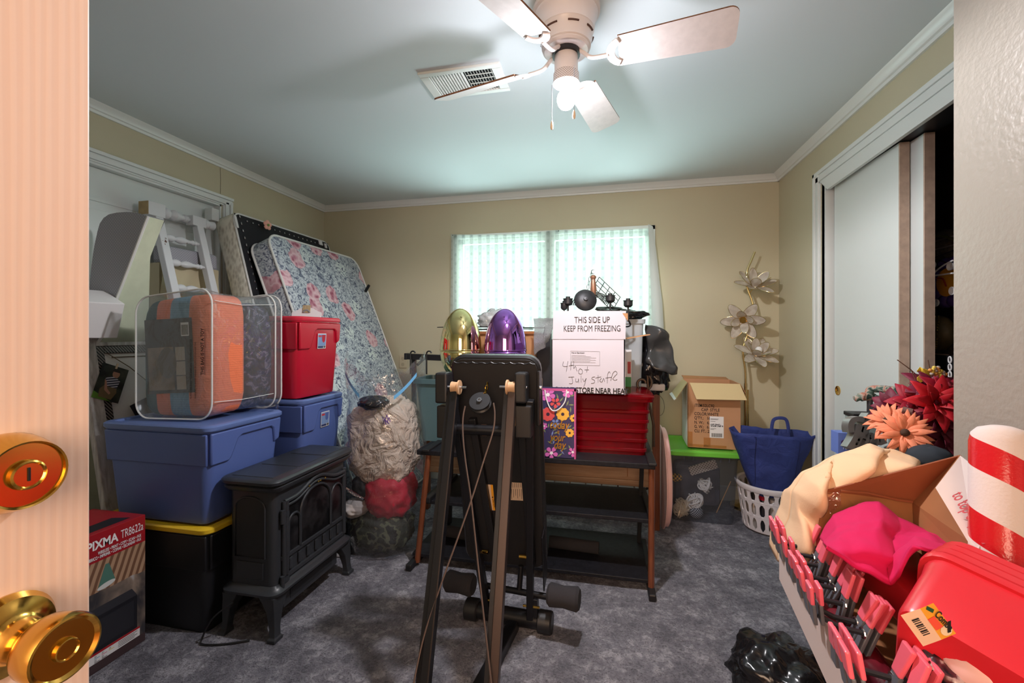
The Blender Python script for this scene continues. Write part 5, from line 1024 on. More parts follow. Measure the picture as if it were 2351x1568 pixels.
# long front rails to the floor
RAIL = mat('bronze_rail', (72, 60, 56), .35, .6)
for xa, xb, ml in ((-.574, -.553, MET), (-.348, -.334, RAIL)):
    A, B = Vector((xa, 1.60, 1.035)), Vector((xb, 1.222, .012)); t = B-A
    r_ = MB().bar(A, B, .034, .03, (1, 0, 0)).o('front_rail', ml, em, bev=.003)
    MB().bar(A+Vector((.012, -.017, 0)), B+Vector((.012, -.017, 0)), .004, .003, (1, 0, 0)).o('rail_edge', RAIL, r_)
    MB().bar(A+Vector((-.014, .0, 0)), B+Vector((-.014, .0, 0)), .014, .034, (1, 0, 0)).o('rail_channel', MET, r_)
def rp(px, py): f = (py-890)/(1568-890); return on_y(px, py, 1.565+(1.255-1.565)*f)
CAB = mat('steel_cable', (120, 104, 98), .35, .7)
m = MB().tube(spline([rp(1068, 932), rp(1063, 960), rp(1063, 1000), rp(1069, 1060), rp(1082, 1150), rp(1098, 1300), rp(1128, 1568), rp(1132, 1600)], 6), .0032, 6); m.o('cable', CAB, em, True)
m = MB().tube(spline([rp(1133, 925), rp(1136, 950), rp(1132, 990), rp(1110, 1060), rp(1085, 1140), rp(1055, 1225), rp(1015, 1335), rp(975, 1455), rp(950, 1568), rp(945, 1600)], 6), .0032, 6); m.o('cable', CAB, em, True)
for px, py in ((1105, 1266), (1208, 1279)): c = onb(px, py, .03); MB().cyl(c-Vector((.03, 0, 0)), c+Vector((.03, 0, 0)), .009, 12).o('brass_pin', BRASS, em, True)
MB().box(-.262, -.252, 1.64, 1.69, .90, 1.11).o('side_plate', MET, em, bev=.004); MB().cyl((-.262, 1.655, 1.045), (-.245, 1.655, 1.045), .009, 10).o('bolt', CHROME, em, True)
m = MB(); m.M = M; m.box(.175, .18, -h2-.045, -h2+.21, -.03, .07); m.o('lower_side_plate', MET, em, bev=.003)
c = on_y(1180, 965, 1.585); MB().box(c.x-.008, c.x+.006, 1.56, 1.59, c.z-.022, c.z+.022).o('end_stop', TANR, em, bev=.003)
# round foam tubes lying on the bottom shelf
for (a, b) in (((1262, 1275), (1375, 1288)), ((1020, 1245), (1075, 1250))):
    p, q = on_y(*a, 2.42), on_y(*b, 2.40); p.z = q.z = .094; MB_ = MB().cyl(p, q, .032, 18); tag(MB_.o('foam_tube', FOAM, None, True), 'dark grey foam tube lying on the bottom shelf, right of the bench' if a[0] > 1200 else 'dark grey foam tube lying on the bottom shelf, left of the bench', 'foam tube')
# ------------------------------------------------------------------ clear tote with green lid, carton, lamp, basket (back right)
GREEN = mat('lime_lid', (112, 196, 66), .35); k = N('clear_tote')
t_ = k.n('BsdfTransparent', {'Color': lin((214, 218, 224))}); d_ = k.n('BsdfDiffuse', {'Color': lin((190, 194, 204))}); g_ = k.n('BsdfGlossy', {'Roughness': .2})
a = k.n('MixShader', {0: .07, 1: t_.outputs[0], 2: d_.outputs[0]}); b = k.n('MixShader', {0: k.math('ADD', .04, k.math('MULTIPLY', k.math('POWER', k.n('LayerWeight', {'Blend': .5}).outputs['Facing'], 4), .5)), 1: a.outputs[0], 2: g_.outputs[0]}); k.set(k.out.inputs[0], b.outputs[0]); CTOTE = k.m
tx, ty = .622, 3.27; TZ = .485
ct = thing('clear_tote', 'clear plastic tote of yarn with a lime green lid', 'storage tote', (tx, ty, 0))
m = MB().loft([(.004, .185, .185, .03), (.02, .192, .19, .035), (TZ-.05, .212, .215, .035), (TZ-.048, .222, .222, .035), (TZ-.02, .223, .223, .035)], (tx, ty), cap1=False); m.o('body', CTOTE, ct, True)
m = MB().loft([(TZ-.035, .235, .235, .05), (TZ-.03, .239, .239, .05), (TZ-.008, .239, .239, .05), (TZ, .228, .228, .045), (TZ, .20, .20, .04), (TZ-.008, .192, .192, .04)], (tx, ty)); m.o('lid', GREEN, ct, True)
for px in (1572, 1592, 1655, 1675): p = on_y(px, 1052, ty-.228); MB().box(p.x-.004, p.x+.004, ty-.226, ty-.218, TZ-.065, TZ-.035).o('rib', CTOTE, ct)
YARN = mat('cream_yarn', (240, 222, 196), .95, bump=.6, bs=70); YARNW = mat('white_yarn', (244, 240, 236), .95, bump=.6, bs=60)
def skein(c, r, n, m_, label, seed, nm='yarn'):
    random.seed(seed); m = MB(); c = Vector(c)
    for i in range(n):
        ax = Vector((random.gauss(0, 1), random.gauss(0, .5), random.gauss(0, 1))).normalized(); u = ax.orthogonal().normalized(); v = ax.cross(u); rr_ = r*random.uniform(.65, 1)
        off = Vector([random.uniform(-.012, .012) for _ in range(3)]); m.tube([c+off+u*rr_*math.cos(t)+v*rr_*.75*math.sin(t) for t in [j*math.pi/7 for j in range(14)]], .0045, 5, closed=True)
    return tag(m.o(nm, m_, None, True), label, 'yarn')
fy = ty-.13
for px, py, y, r, n, m_, lab, sd in ((1564, 1166, fy, .062, 26, YARN, 'loose cream yarn skein low at the left of the clear tote', 1), (1596, 1150, fy+.01, .055, 22, YARNW, 'loose white yarn skein in the middle of the clear tote', 2), (1618, 1115, fy+.03, .05, 20, YARNW, 'white yarn bundle higher inside the clear tote', 3)):
    skein(on_y(px, py, y), r, n, m_, lab, sd)
p = on_y(1598, 1176, fy-.01); k = N('check_weave'); X = k.xyz(); k.p(col=k.mix(k.math('GREATER_THAN', k.math('MULTIPLY', k.math('SINE', k.math('MULTIPLY', X[0], 420)), k.math('SINE', k.math('MULTIPLY', X[2], 420))), .1), lin((44, 46, 52)), lin((180, 182, 190))), rough=.8)
tag(MB().ball(p, (.045, .04, .04), 20, 12).o('yarn_ball', k.m, None, 'all'), 'black and white checked yarn ball at the bottom of the clear tote', 'yarn')
a, b = on_y(1583, 1082, fy), on_y(1645, 1064, fy); k = N('wicker_weave'); X = k.xyz(k.co(rot=(0, .25, 0))); k.p(col=k.mix(k.math('GREATER_THAN', k.math('MULTIPLY', k.math('SINE', k.math('MULTIPLY', X[0], 330)), k.math('SINE', k.math('MULTIPLY', X[2], 330))), .15), lin((216, 204, 192)), lin((120, 108, 100))), rough=.9)
tag(MB().bar(a, b, .02, .06, (0, 0, 1)).o('woven_strip', k.m, None, False, bev=.004), 'cream woven strip near the top inside the clear tote', 'craft supply')
p = on_y(1552, 1096, fy); k = N('yellow_check'); X = k.xyz(); k.p(col=k.mix(k.math('GREATER_THAN', k.math('MULTIPLY', k.math('SINE', k.math('MULTIPLY', X[0], 260)), k.math('SINE', k.math('MULTIPLY', X[2], 260))), .0), lin((232, 176, 70)), lin((50, 44, 44))), rough=.8)
tag(MB().ball(p, (.04, .035, .026), 18, 10, .15, 3, 2).o('fabric_scrap', k.m, None, 'all'), 'yellow and black checked scrap on the left inside the clear tote', 'craft supply')
tag(MB().cyl(on_y(1645, 1177, fy), on_y(1678, 1105, fy-.02), .003, 8).o('knitting_needle', mat('wood_needle', (196, 150, 100), .5), None, True), 'thin wooden needle leaning inside the clear tote', 'knitting needle')
MB().box(tx-.15, tx+.16, ty+.02, ty+.17, .03, .33).o('dark_cloth', mat('dark_grey_cloth', (84, 84, 100), .9, var=.3, vs=9), None, bev=.04)
tag(bpy.data.objects['dark_cloth'], 'folded dark cloth filling the rear of the clear tote', 'cloth')
# open shipping carton on the lid
sc_ = thing('shipping_box', 'open brown shipping box with black stencil lettering on the green lid', 'box', (.68, 3.2, TZ))
SM = Matrix.Translation(on_z(1579, 1026, TZ+.002)) @ Matrix.Rotation(-.045, 4, 'Z'); sw, sd, sh = .325, .30, .435
KR = mat('kraft_box', (190, 142, 104), .8, var=.05, vs=5); KIN = mat('kraft_inside', (206, 184, 138), .8)
m = MB(); m.M = SM; m.box(0, sw, 0, .004, 0, sh).box(0, sw, sd-.004, sd, 0, sh).box(sw-.004, sw, .004, sd-.004, 0, sh).box(.004, sw-.004, .004, sd-.004, 0, .004); m.box(0, .004, 0, .03, 0, sh); m.o('body', KR, sc_)
m = MB(); m.M = SM; m.box(-.001, .003, .03, sd, 0, sh-.01); m.o('white_side', PAPERW, sc_)
m = MB(); m.M = SM; m.box(.0, .003, .028, .034, 0, sh-.05); m.o('corner_tape', mat('tape_white', (220, 216, 222), .4), sc_)
def flp(pts, nm, m_, th=.004):
    q = MB(); q.M = SM; q.add(pts, [tuple(range(len(pts)))]); return q.o(nm, m_, sc_, solid=th)
flp([(.012, -.001, sh), (sw-.004, -.001, sh), (sw+.02, -.075, sh-.095), (.045, -.075, sh-.10)], 'front_flap', KIN)
flp([(0, .02, sh), (0, sd-.01, sh), (-.075, sd-.03, sh-.10), (-.07, .03, sh-.115)], 'left_flap', KIN)
flp([(-.075, sd-.03, sh-.10), (-.07, .03, sh-.115), (-.085, .025, sh-.125), (-.092, sd-.02, sh-.115)], 'torn_liner', PAPERW)
flp([(.01, sd, sh), (sw-.01, sd, sh), (sw-.02, sd+.05, sh+.012), (.0, sd+.05, sh+.018)], 'rear_flap', CARD)
flp([(sw, .01, sh), (sw, sd-.01, sh), (sw+.035, sd-.03, sh-.06), (sw+.035, .02, sh-.06)], 'right_flap', CARD)
def SMf(x, z): return SM @ Matrix(((1, 0, 0, x), (0, 0, -1, -.0006), (0, 1, 0, z), (0, 0, 0, 1)))
for s_, x, z in (('ITEM:52LC92', .043, .275), ('CAP  STYLE', .085, .248), ('COLOR:WHITE', .041, .219), ("Q'TY.:   16", .041, .191), ('N. W.:   6.0', .041, .161), ('G. W.:   6.8', .041, .132), ('CU. FT.: 2.', .041, .103)):
    text(s_, .0285, SMf(x, z), INK, sc_, bold=.014, sx=.78)
m = MB(); m.M = SM; m.box(.137, .223, -.0022, -.0006, .072, .215); lbq = m.o('shipping_label', PAPERW, sc_)
m = MB(); m.M = SM
for i in range(16): m.box(.147+i*.0043, .1475+i*.0043+(.0022 if i % 3 else .001), -.0027, -.0022, .078, .103)
m.o('barcode', INK, lbq)
k = N('label_code'); k.p(col=k.mix(k.math('GREATER_THAN', k.noise(190, detail=1), .5), lin((60, 60, 64)), lin((210, 208, 210)))); m = MB(); m.M = SM; m.box(.142, .206, -.0027, -.0022, .146, .166).box(.211, .219, -.0027, -.0022, .146, .158); m.o('printed_code', k.m, lbq)
m = MB(); m.M = SM
for z, w2 in ((.198, .05), (.193, .045), (.181, .03), (.132, .035), (.127, .022)): m.box(.142, .142+w2, -.0026, -.0022, z, z+.002)
m.o('printed_lines', INK, lbq)
TAPE = mat('packing_tape', (176, 118, 70), .25)
for x0, x1, z0, z1 in ((0.002, .03, .01, .105), (.10, .142, .008, .07), (.0, .24, .004, .022)):
    m = MB(); m.M = SM; m.box(x0, x1, -.0012, -.0002, z0, z1); m.o('tape', TAPE, sc_)
# lotus floor lamp
lp = thing('floor_lamp', 'brass floor lamp with three capiz lotus flower shades in the corner', 'lamp', (.985, 3.43, 0))
LB_ = mat('lamp_brass', (216, 196, 146), .2, 1); ly = 3.43
k = N('capiz_shell'); k.p(col=k.ramp(k.noise(24, detail=4), (.3, (186, 172, 158)), (.7, (232, 226, 214))), rough=.2, coat=.4); df = k.n('BsdfTranslucent', {'Color': lin((226, 216, 200))}); mx = k.n('MixShader', {0: .3, 1: k.b.outputs[0], 2: df.outputs[0]}); k.set(k.out.inputs[0], mx.outputs[0]); CAPIZ = k.m
px_ = on_y(1712, 900, ly).x
MB().lathe([(0, 0), (.10, 0), (.105, .008), (.10, .02), (.03, .032), (.012, .05), (0, .05)], (px_, ly, 0), 32).o('base', LB_, lp, True)
MB().cyl((px_, ly, .04), (px_, ly, on_y(1712, 880, ly).z), .0105, 14).o('pole', LB_, lp, True); MB().cyl((px_+.018, ly+.012, .04), (px_+.018, ly+.012, on_y(1712, 895, ly).z), .008, 12).o('pole', LB_, lp, True)
stm = spline([on_y(x, y, ly) for x, y in ((1712, 885), (1711, 850), (1706, 815), (1707, 795), (1716, 768), (1727, 735), (1731, 715), (1726, 690), (1718, 668), (1714, 650), (1716, 620), (1724, 600), (1733, 578))], 5)
MB().tube(stm, .0075, 10).o('stem', LB_, lp, True)
def lotus(px, py, y, ax, petals, seed, R=.10):
    random.seed(seed); c = on_y(px, py, y); ax = Vector(ax).normalized(); u = ax.orthogonal().normalized(); v = ax.cross(u)
    cup = MB().lathe([(0, -.012), (.016, -.010), (.024, 0), (.02, .012), (0, .012)], c, 18, ax); cu_ = cup.o('flower_cup', BRASS, lp, True)
    for ring, (n, el, L, w2) in enumerate(petals):
        for i in range(n):
            a = 2*math.pi*(i+.5*ring)/n+.3+random.uniform(-.12, .12); e = el+random.uniform(-.1, .1); d = (u*math.cos(a)+v*math.sin(a)); dirn = d*math.cos(e)+ax*math.sin(e); side = ax.cross(d).normalized(); nn = dirn.cross(side)
            b0 = c+d*.018; out = []; N_ = 16
            for j in range(N_):
                t = 2*math.pi*j/N_; s2 = (1-math.cos(t))/2; ww = w2*math.sin(t)*(1-.25*s2)
                out.append(b0+dirn*L*s2+side*ww+nn*(.18*L*(s2-.5)**2*-1+.02*abs(ww)))
            q = MB().add(out, [tuple(range(N_))]); pt = q.o('petal', CAPIZ, lp, solid=.0015)
            MB().tube(out, .0018, 5, closed=True).o('petal_rim', LB_, pt, True)
lotus(1733, 655, ly-.05, (.12, -.6, .78), ((6, .3, .135, .040), (5, 1.0, .115, .038)), 3)
lotus(1706, 735, ly-.04, (-.2, -.5, -.15), ((6, .2, .13, .040), (4, .9, .09, .034)), 5)
lotus(1736, 812, ly-.06, (.15, -.65, .74), ((7, .2, .135, .040), (5, 1.0, .10, .036)), 8)
MB().tube([on_y(1722, 672, ly), on_y(1733, 655, ly-.05)], .004, 8).o('flower_stalk', LB_, lp, True); MB().tube([on_y(1719, 758, ly), on_y(1706, 737, ly-.04)], .004, 8).o('flower_stalk', LB_, lp, True); MB().tube([on_y(1709, 825, ly), on_y(1734, 815, ly-.06)], .004, 8).o('flower_stalk', LB_, lp, True)
c = on_y(1742, 803, ly-.09); MB().ball(c, .023, 16, 12).o('bulb', mat('frosted_bulb', (240, 240, 240), .3), lp, 'all')
# laundry basket with cans
lb_ = thing('laundry_basket', 'round white slotted laundry basket of spray cans by the closet casing', 'basket', (1.03, 3.10, 0)); LX, LY = 1.03, 3.10
BW = mat('white_basket_plastic', (226, 220, 222), .35); zr = .30
def rad(z): return .150+.042*(z/zr)
n = 22
MB().lathe([(0, .002), (.137, .002), (.148, .012), (.151, .022), (.137, .022), (0, .02)], (LX, LY, 0), 44).o('floor_ring', BW, lb_, True)
MB().lathe([(rad(zr)-.006, zr-.03), (rad(zr)+.006, zr-.03), (rad(zr)+.016, zr-.006), (rad(zr)+.014, zr+.002), (rad(zr)+.002, zr+.004), (rad(zr)-.008, zr-.004), (rad(zr)-.006, zr-.03)], (LX, LY, 0), 56, cap=False).o('rim', BW, lb_, True)
for z0, z1 in ((.095, .118), (.19, .213)):
    MB().lathe([(rad(z0), z0), (rad(z0)+.005, z0+.004), (rad(z1)+.005, z1-.004), (rad(z1), z1), (rad(z1)-.004, z1), (rad(z0)-.004, z0)], (LX, LY, 0), 56, cap=False).o('hoop', BW, lb_, True)
for i in range(n):
    a = 2*math.pi*i/n; m = MB(); pts = []
    d = Vector((math.cos(a), math.sin(a), 0)); s_ = Vector((-d.y, d.x, 0)); vs = []
    for z in [.014+j*(zr-.035)/18 for j in range(19)]:
        q = min(abs(z-zz) for zz in (.016, .106, .20, zr-.02)); w2 = .010+max(0, .014*(1-q/.026)); r = rad(z)
        for e, f in ((-1, -.002), (1, -.002), (1, .0045), (-1, .0045)): vs.append(Vector((LX, LY, z))+d*(r+f)+s_*e*w2)
    m.add(vs, [(j*4+t, j*4+(t+1) % 4, j*4+4+(t+1) % 4, j*4+4+t) for j in range(18) for t in range(4)]); m.o('slat', BW, lb_)
CAN = [mat('can_'+n_, c, .3, .3) for n_, c in (('silver', (180, 176, 174)), ('white', (226, 220, 218)), ('black', (40, 40, 46)), ('bronze', (160, 140, 124)), ('pale', (206, 202, 200)))]
for i, (dx, dy, mi, cap, h, lab) in enumerate(((-.115, -.06, 0, 'black_plastic', .20, 'silver spray can at the left inside the laundry basket'), (-.075, -.105, 2, 'red', .235, 'black spray can with a red cap in the laundry basket'), (-.02, -.125, 4, 'white', .19, 'pale spray can with a white cap near the basket front'), (.035, -.125, 1, 'white', .19, 'white can printed 2X at the front of the laundry basket'), (.09, -.10, 3, 'black_plastic', .18, 'bronze can at the right front of the laundry basket'), (-.12, .02, 0, 'white', .21, 'silver can against the left wall of the laundry basket'))):
    c = thing('spray_can', lab, 'spray can', (LX+dx, LY+dy, .024))
    MB().lathe([(0, .024), (.026, .024), (.027, .03), (.027, .024+h-.055), (.02, .024+h-.04), (0, .024+h-.04)], (LX+dx, LY+dy, 0), 20).o('body', CAN[mi], c, True)
    cm = RED if cap == 'red' else (PAPERW if cap == 'white' else BLKPL)
    MB().lathe([(0, .024+h-.042), (.0245, .024+h-.042), (.025, .024+h-.01), (.021, .024+h+.012), (0, .024+h+.012)], (LX+dx, LY+dy, 0), 20).o('cap', cm, c, True)
    if mi == 1: text('2X', .034, basis((LX+dx-.018, LY+dy-.0275, .12), (1, 0, 0), (0, 0, 1)), INK, c, bold=.03, sx=.9); text('SLD', .014, basis((LX+dx-.014, LY+dy-.0275, .085), (1, 0, 0), (0, 0, 1)), INK, c, bold=.03)
# navy tote bag
k = N('navy_canvas'); k.p(col=k.ramp(k.noise(9, detail=3), (.3, (34, 48, 108)), (.7, (48, 64, 132))), rough=.75, nrm=k.bump(k.noise(13, detail=3, dist=1.2), .5, .02)); NAVYC = k.m
nb = thing('tote_bag', 'navy canvas tote bag slumped in the white laundry basket', 'bag', (.99, 3.0, .25)); YN = 2.95
def nbag(u, v):      # v 0 bottom, 1 top; u around
    a = 2*math.pi*u; hwx = .075+.165*(v**.8); hwy = .07+.06*v; zt_ = .245+.40*v
    cx = 1.0+.008*v; x = cx+hwx*math.copysign(abs(math.cos(a))**.75, math.cos(a)); y = YN+.07+hwy*math.copysign(abs(math.sin(a))**.75, math.sin(a))
    q = Vector((x, y, zt_-.03*v*math.sin(a*.5)**2*(1 if math.cos(a) > 0 else .2)+.02*v*(-(x-1.0))*1.2))
    return q+Vector((0, .018*noise.noise(q*9), .01*noise.noise(q*13)))
m = MB().grid(nbag, 56, 16); m.f.append([i*17 for i in range(56)]); m.mi.append(0); m.o('bag', NAVYC, nb, 'all', solid=.005)
for x0, x1, y, hgt in ((.875, .98, YN-.055, -.03), (1.03, 1.13, YN+.13, .085)):
    a, b = Vector((x0, y, .63)), Vector((x1, y, .625)); pts = spline([a, a+Vector((.015, .01, hgt*.8)), (a+b)/2+Vector((.01, .02, hgt)), b+Vector((-.005, .02, hgt*.85)), b], 6)
    MB().tube(pts, .011, 8, flat=.3).o('strap', NAVYC, nb, True)
m = MB()
for x in (.90, 1.10):
    m.tube([nbag((math.acos(max(-1, min(1, (x-1.0)/(.075+.165*v**.8))))*-1/(2*math.pi)) % 1, v)+Vector((0, -.004, 0)) for v in [.02+.06*i for i in range(16)]], .002, 4)
m.o('seam', mat('navy_thread', (24, 32, 78), .8), nb)
tag(blob((1.0, YN+.05, .60), (.04, .03, .02), .2, 21, 12, 8).o('tissue', PAPERW, None, 'all'), 'scrap of white tissue at the mouth of the navy tote bag', 'tissue')
# ------------------------------------------------------------------ closet contents
sh_ = thing('wire_shelf', 'pale wire shelf along the dark closet wall', 'shelf', (1.7, 2.6, 1.72))
PW_ = mat('pale_wire', (150, 140, 136), .5)
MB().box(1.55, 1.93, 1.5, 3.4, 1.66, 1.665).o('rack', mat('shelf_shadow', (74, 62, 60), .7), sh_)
for z in (1.66, 1.70): MB().cyl((1.55, 1.45, z), (1.55, 3.4, z), .004, 8).o('rod', PW_, sh_)
tag(MB().box(1.545, 1.549, 2.58, 2.605, 1.655, 1.715).o('price_tag', mat('cream_tag', (206, 190, 150), .6), None), 'small cream tag clipped on the closet wire shelf', 'tag')
k = N('grey_tulle'); k.p(col=k.ramp(k.noise(60, detail=5, rough=.7), (.3, (72, 62, 56)), (.7, (130, 118, 104))), rough=.6, nrm=k.bump(k.noise(80), .8)); TULLE = k.m
def cl(px, py, x=1.5): return on_x(px, py, x)
c = cl(2165, 690, 1.60); wt = thing('wreath', 'big grey tulle wreath hanging in the dark closet', 'wreath', c)
m = MB(); n1, n2 = 48, 14
vs = [c+Vector((.05*math.sin(b), (.22+.075*math.cos(b)*(1+.25*noise.noise(Vector((a*3, b, 1)))))*math.cos(a), (.26+.08*math.cos(b)*(1+.3*noise.noise(Vector((a*4, b*2, 5)))))*math.sin(a))) for a in [2*math.pi*i/n1 for i in range(n1)] for b in [2*math.pi*j/n2 for j in range(n2)]]
m.add(vs, [(i*n2+j, ((i+1) % n1)*n2+j, ((i+1) % n1)*n2+(j+1) % n2, i*n2+(j+1) % n2) for i in range(n1) for j in range(n2)]); m.o('tulle', TULLE, wt, 'all')
MB().tube(arc(c+Vector((-.06, 0, 0)), .31, .6, 2.2, 14, (0, 1, 0), (0, 0, 1)), .006, 6).o('green_ribbon', mat('gold_green', (120, 118, 56), .3, .5), wt, True)
c = cl(2176, 648, 1.46); pw = thing('wreath', 'purple wreath with a yellow centre on a white hanger in the closet', 'wreath', c); PUR = mat('purple_mesh', (64, 42, 112), .5, bump=.5, bs=40)
MB().lathe([(0, -.012), (.05, -.012), (.062, -.004), (.062, .004), (0, .01)], c, 30, (-1, 0, 0)).o('yellow_centre', mat('yellow_disc', (226, 160, 40), .6), pw, True)
for i in range(10):
    a = i*2*math.pi/10; MB().ball(c+Vector((.01, .085*math.cos(a), .085*math.sin(a))), (.028, .03, .03), 12, 8, .25, 4, i).o('mesh_puff', PUR, pw, 'all')
for i in range(5):
    a = i*2*math.pi/5+2.4; MB().lathe([(.006, 0), (.016, .004), (.018, .012), (.010, .004)], c+Vector((-.025, .09*math.cos(a), .09*math.sin(a))), 12, (-1, 0, 0)).o('white_rosette', PAPERW, pw, True)
MB().tube(spline([c+Vector((-.03, .02, .02)), c+Vector((-.025, -.01, .015)), c+Vector((-.025, -.03, -.02))], 4), .003, 5).o('red_scrawl', mat('red_ink', (150, 40, 30), .6), pw)
tag(MB().tube(spline([cl(x, y, 1.42) for x, y in ((2187, 598), (2165, 610), (2146, 625), (2143, 632), (2152, 632), (2188, 627))], 4), .0035, 6).o('clothes_hanger', PAPERW, None, True), 'white plastic hanger over the purple wreath in the closet', 'hanger')
for i, pts in enumerate((((2112, 612), (2125, 598), (2150, 590), (2188, 575)), ((2112, 612), (2112, 622), (2140, 618), (2188, 600)), ((2130, 612), (2140, 596), (2165, 600), (2185, 612)))):
    tag(MB().tube(spline([cl(x, y, 1.44) for x, y in pts], 4), .0025, 5).o('wire_hanger', BLKPL, None, True), 'thin black wire hanger tangled above the purple wreath', 'hanger', 'wire hangers in the closet')
c = cl(2152, 765, 1.46); bd_ = thing('sequin_ornament', 'olive net ornament with gold sequin bands hanging in the closet', 'ornament', c)
MB().ball(c, (.05, .085, .08), 24, 14, .1, 3, 2).o('net_ball', mat('olive_net', (84, 72, 44), .5, bump=.6, bs=70), bd_, 'all'); GS = mat('gold_sequin', (236, 206, 110), .15, 1)
for j, (ang, tl) in enumerate(((-.5, .3), (.15, .2), (.55, .1), (-.8, .5))):
    m = MB()
    for i in range(15):
        t = -1.1+2.2*i/14; p = c+Vector((-.056*math.cos(t)*math.cos(ang), .088*math.cos(t)*math.sin(ang)-.02*tl*math.sin(t), .084*math.sin(t))); m.ball(p, .0038, 6, 4)
    m.o('sequin_band', GS, bd_)
c = cl(2140, 832, 1.40); fs = thing('sign', 'black sign reading FARM FRESH deep in the closet', 'sign', c)
MB().box(1.40, 1.412, c.y-.16, c.y+.17, c.z-.028, c.z+.035).o('board', BLKPL, fs)
text('FARM FRESH', .040, basis((1.3992, cl(2074, 842, 1.40).y, cl(2074, 842, 1.40).z), (0, -1, 0), (0, 0, 1)), mat('cream_letter', (226, 214, 190), .6), fs, bold=.03, sx=.78)
for i in range(3): p = cl(2181, 826+i*17, 1.37); tag(MB().tube([p+Vector((0, .008*math.cos(t), .013*math.sin(t))) for t in [j*math.pi/6 for j in range(12)]], .0028, 6, closed=True).o('chain_link', PAPERW, None, True), 'white plastic chain link hanging beside the farm sign', 'chain', 'white chain links in the closet')
p = cl(2118, 805, 1.43); tag(blob(p, (.03, .05, .035), .2, 31, 14, 10).o('ornament', mat('dark_red_tinsel', (110, 40, 24), .4, bump=.6), None, 'all'), 'dark red tinsel bundle beside the gold sequin ornament', 'ornament')
p = cl(2150, 815, 1.45); tag(MB().box(1.43, 1.47, p.y-.05, p.y+.06, p.z-.03, p.z+.006).o('paper_bag', mat('brown_gift', (150, 118, 100), .7, var=.3, vs=14), None, False, bev=.006), 'pale brown paper pack under the gold sequin ornament', 'paper')
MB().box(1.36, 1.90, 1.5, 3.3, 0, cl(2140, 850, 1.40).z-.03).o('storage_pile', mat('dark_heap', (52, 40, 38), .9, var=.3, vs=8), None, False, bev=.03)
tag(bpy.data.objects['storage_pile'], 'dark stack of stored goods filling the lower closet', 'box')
# ------------------------------------------------------------------ things before the closet door
sp_ = thing('cardboard_box', 'brown carton under the flower bouquet, behind the open white carton', 'box', (1.03, 1.85, 0)); MB().box(1.0, 1.19, 1.68, 1.94, 0, .745).o('carton', CARD, sp_, bev=.003)
sp2 = thing('cardboard_box', 'narrow carton under the blue heart logo box by the closet door', 'box', (1.06, 2.1, 0)); MB().box(.985, 1.14, 2.06, 2.145, 0, .745).o('carton', CARD, sp2, bev=.003)
wk = thing('walker', 'folded walker with floral fabric wrapped grips by the closet door', 'walker', (1.12, 2.25, 0))
k = N('floral_wrap'); f_ = k.noise(30, detail=3, dist=.8); k.p(col=k.ramp(f_, (.36, (34, 50, 46)), (.45, (92, 118, 106)), (.53, (196, 184, 170)), (.60, (206, 132, 112)), (.68, (60, 84, 74))), rough=.8); FW_ = k.m
def wp(x, y, Y=2.26): return on_y(x, y, Y)
MB().tube(spline([wp(1996, 912), wp(1997, 897), wp(2006, 893), wp(2040, 894, 2.2), (wp(2070, 899, 2.1)), wp(2092, 905, 2.0)], 5), .0165, 10).o('padded_grip', FW_, wk, True)
m = MB().tube(spline([wp(1961, 917), wp(1975, 912), wp(1990, 910), wp(2010, 914), wp(2040, 922, 2.15), wp(2075, 932, 2.05)], 5), [.006]+[.014]*4+[.020]*10+[.015]*11, 10); m.o('padded_grip', FW_, wk, True)
MB().tube(spline([wp(2005, 920)+Vector((0, -.02, 0)), wp(2002, 935)+Vector((0, -.03, 0)), wp(2008, 945)+Vector((0, -.03, 0))], 4), .007, 6, flat=.4).o('tie', FW_, wk, True)
STEELD = mat('grey_steel', (110, 110, 116), .35, .8)
for x, y, Y in ((1997, 915, 2.26), (2003, 930, 2.24), (2090, 910, 2.0)): p = wp(x, y, Y); MB().cyl(p, (p.x, p.y, .0), .0115, 12).o('leg', STEELD, wk, True)
p = on_y(1980, 950, 2.10); dj = thing('glass_lantern', 'small dark rimmed glass box behind the grey metal script sign', 'lantern', (p.x, p.y, .745))
MB().box(p.x-.045, p.x+.04, 2.07, 2.14, .747, p.z-.012).o('glass', mat('green_glass', (160, 176, 172), .15), dj); MB().box(p.x-.05, p.x+.045, 2.065, 2.145, p.z-.012, p.z+.004).o('rim', BLKPL, dj, bev=.003)
pa = thing('box', 'blue carton with a purple heart logo beside the metal sign', 'box', on_y(1945, 1030, 2.08)); a, b = on_y(1924, 1000, 2.08), on_y(1968, 1000, 2.08); zt_ = on_y(1940, 994, 2.08).z
MB().box(a.x, b.x, 2.08, 2.14, .747, zt_).o('carton', mat('periwinkle', (108, 132, 206), .5), pa, bev=.001)
hp = [on_y(1947+16*math.sin(t)**3, 1019-(13*math.cos(t)-5*math.cos(2*t)-2*math.cos(3*t)-math.cos(4*t))*.82, 2.0792) for t in [i*2*math.pi/28 for i in range(28)]]
MB().add(hp, [tuple(range(28))]).o('printed_heart', mat('purple_heart', (74, 34, 96), .5), pa)
p = on_y(1935, 1031, 2.0785); text("Parent's", .026, basis(p, (1, 0, 0), (0, 0, 1)), WHITEINK, pa, sx=.66, bold=.015)
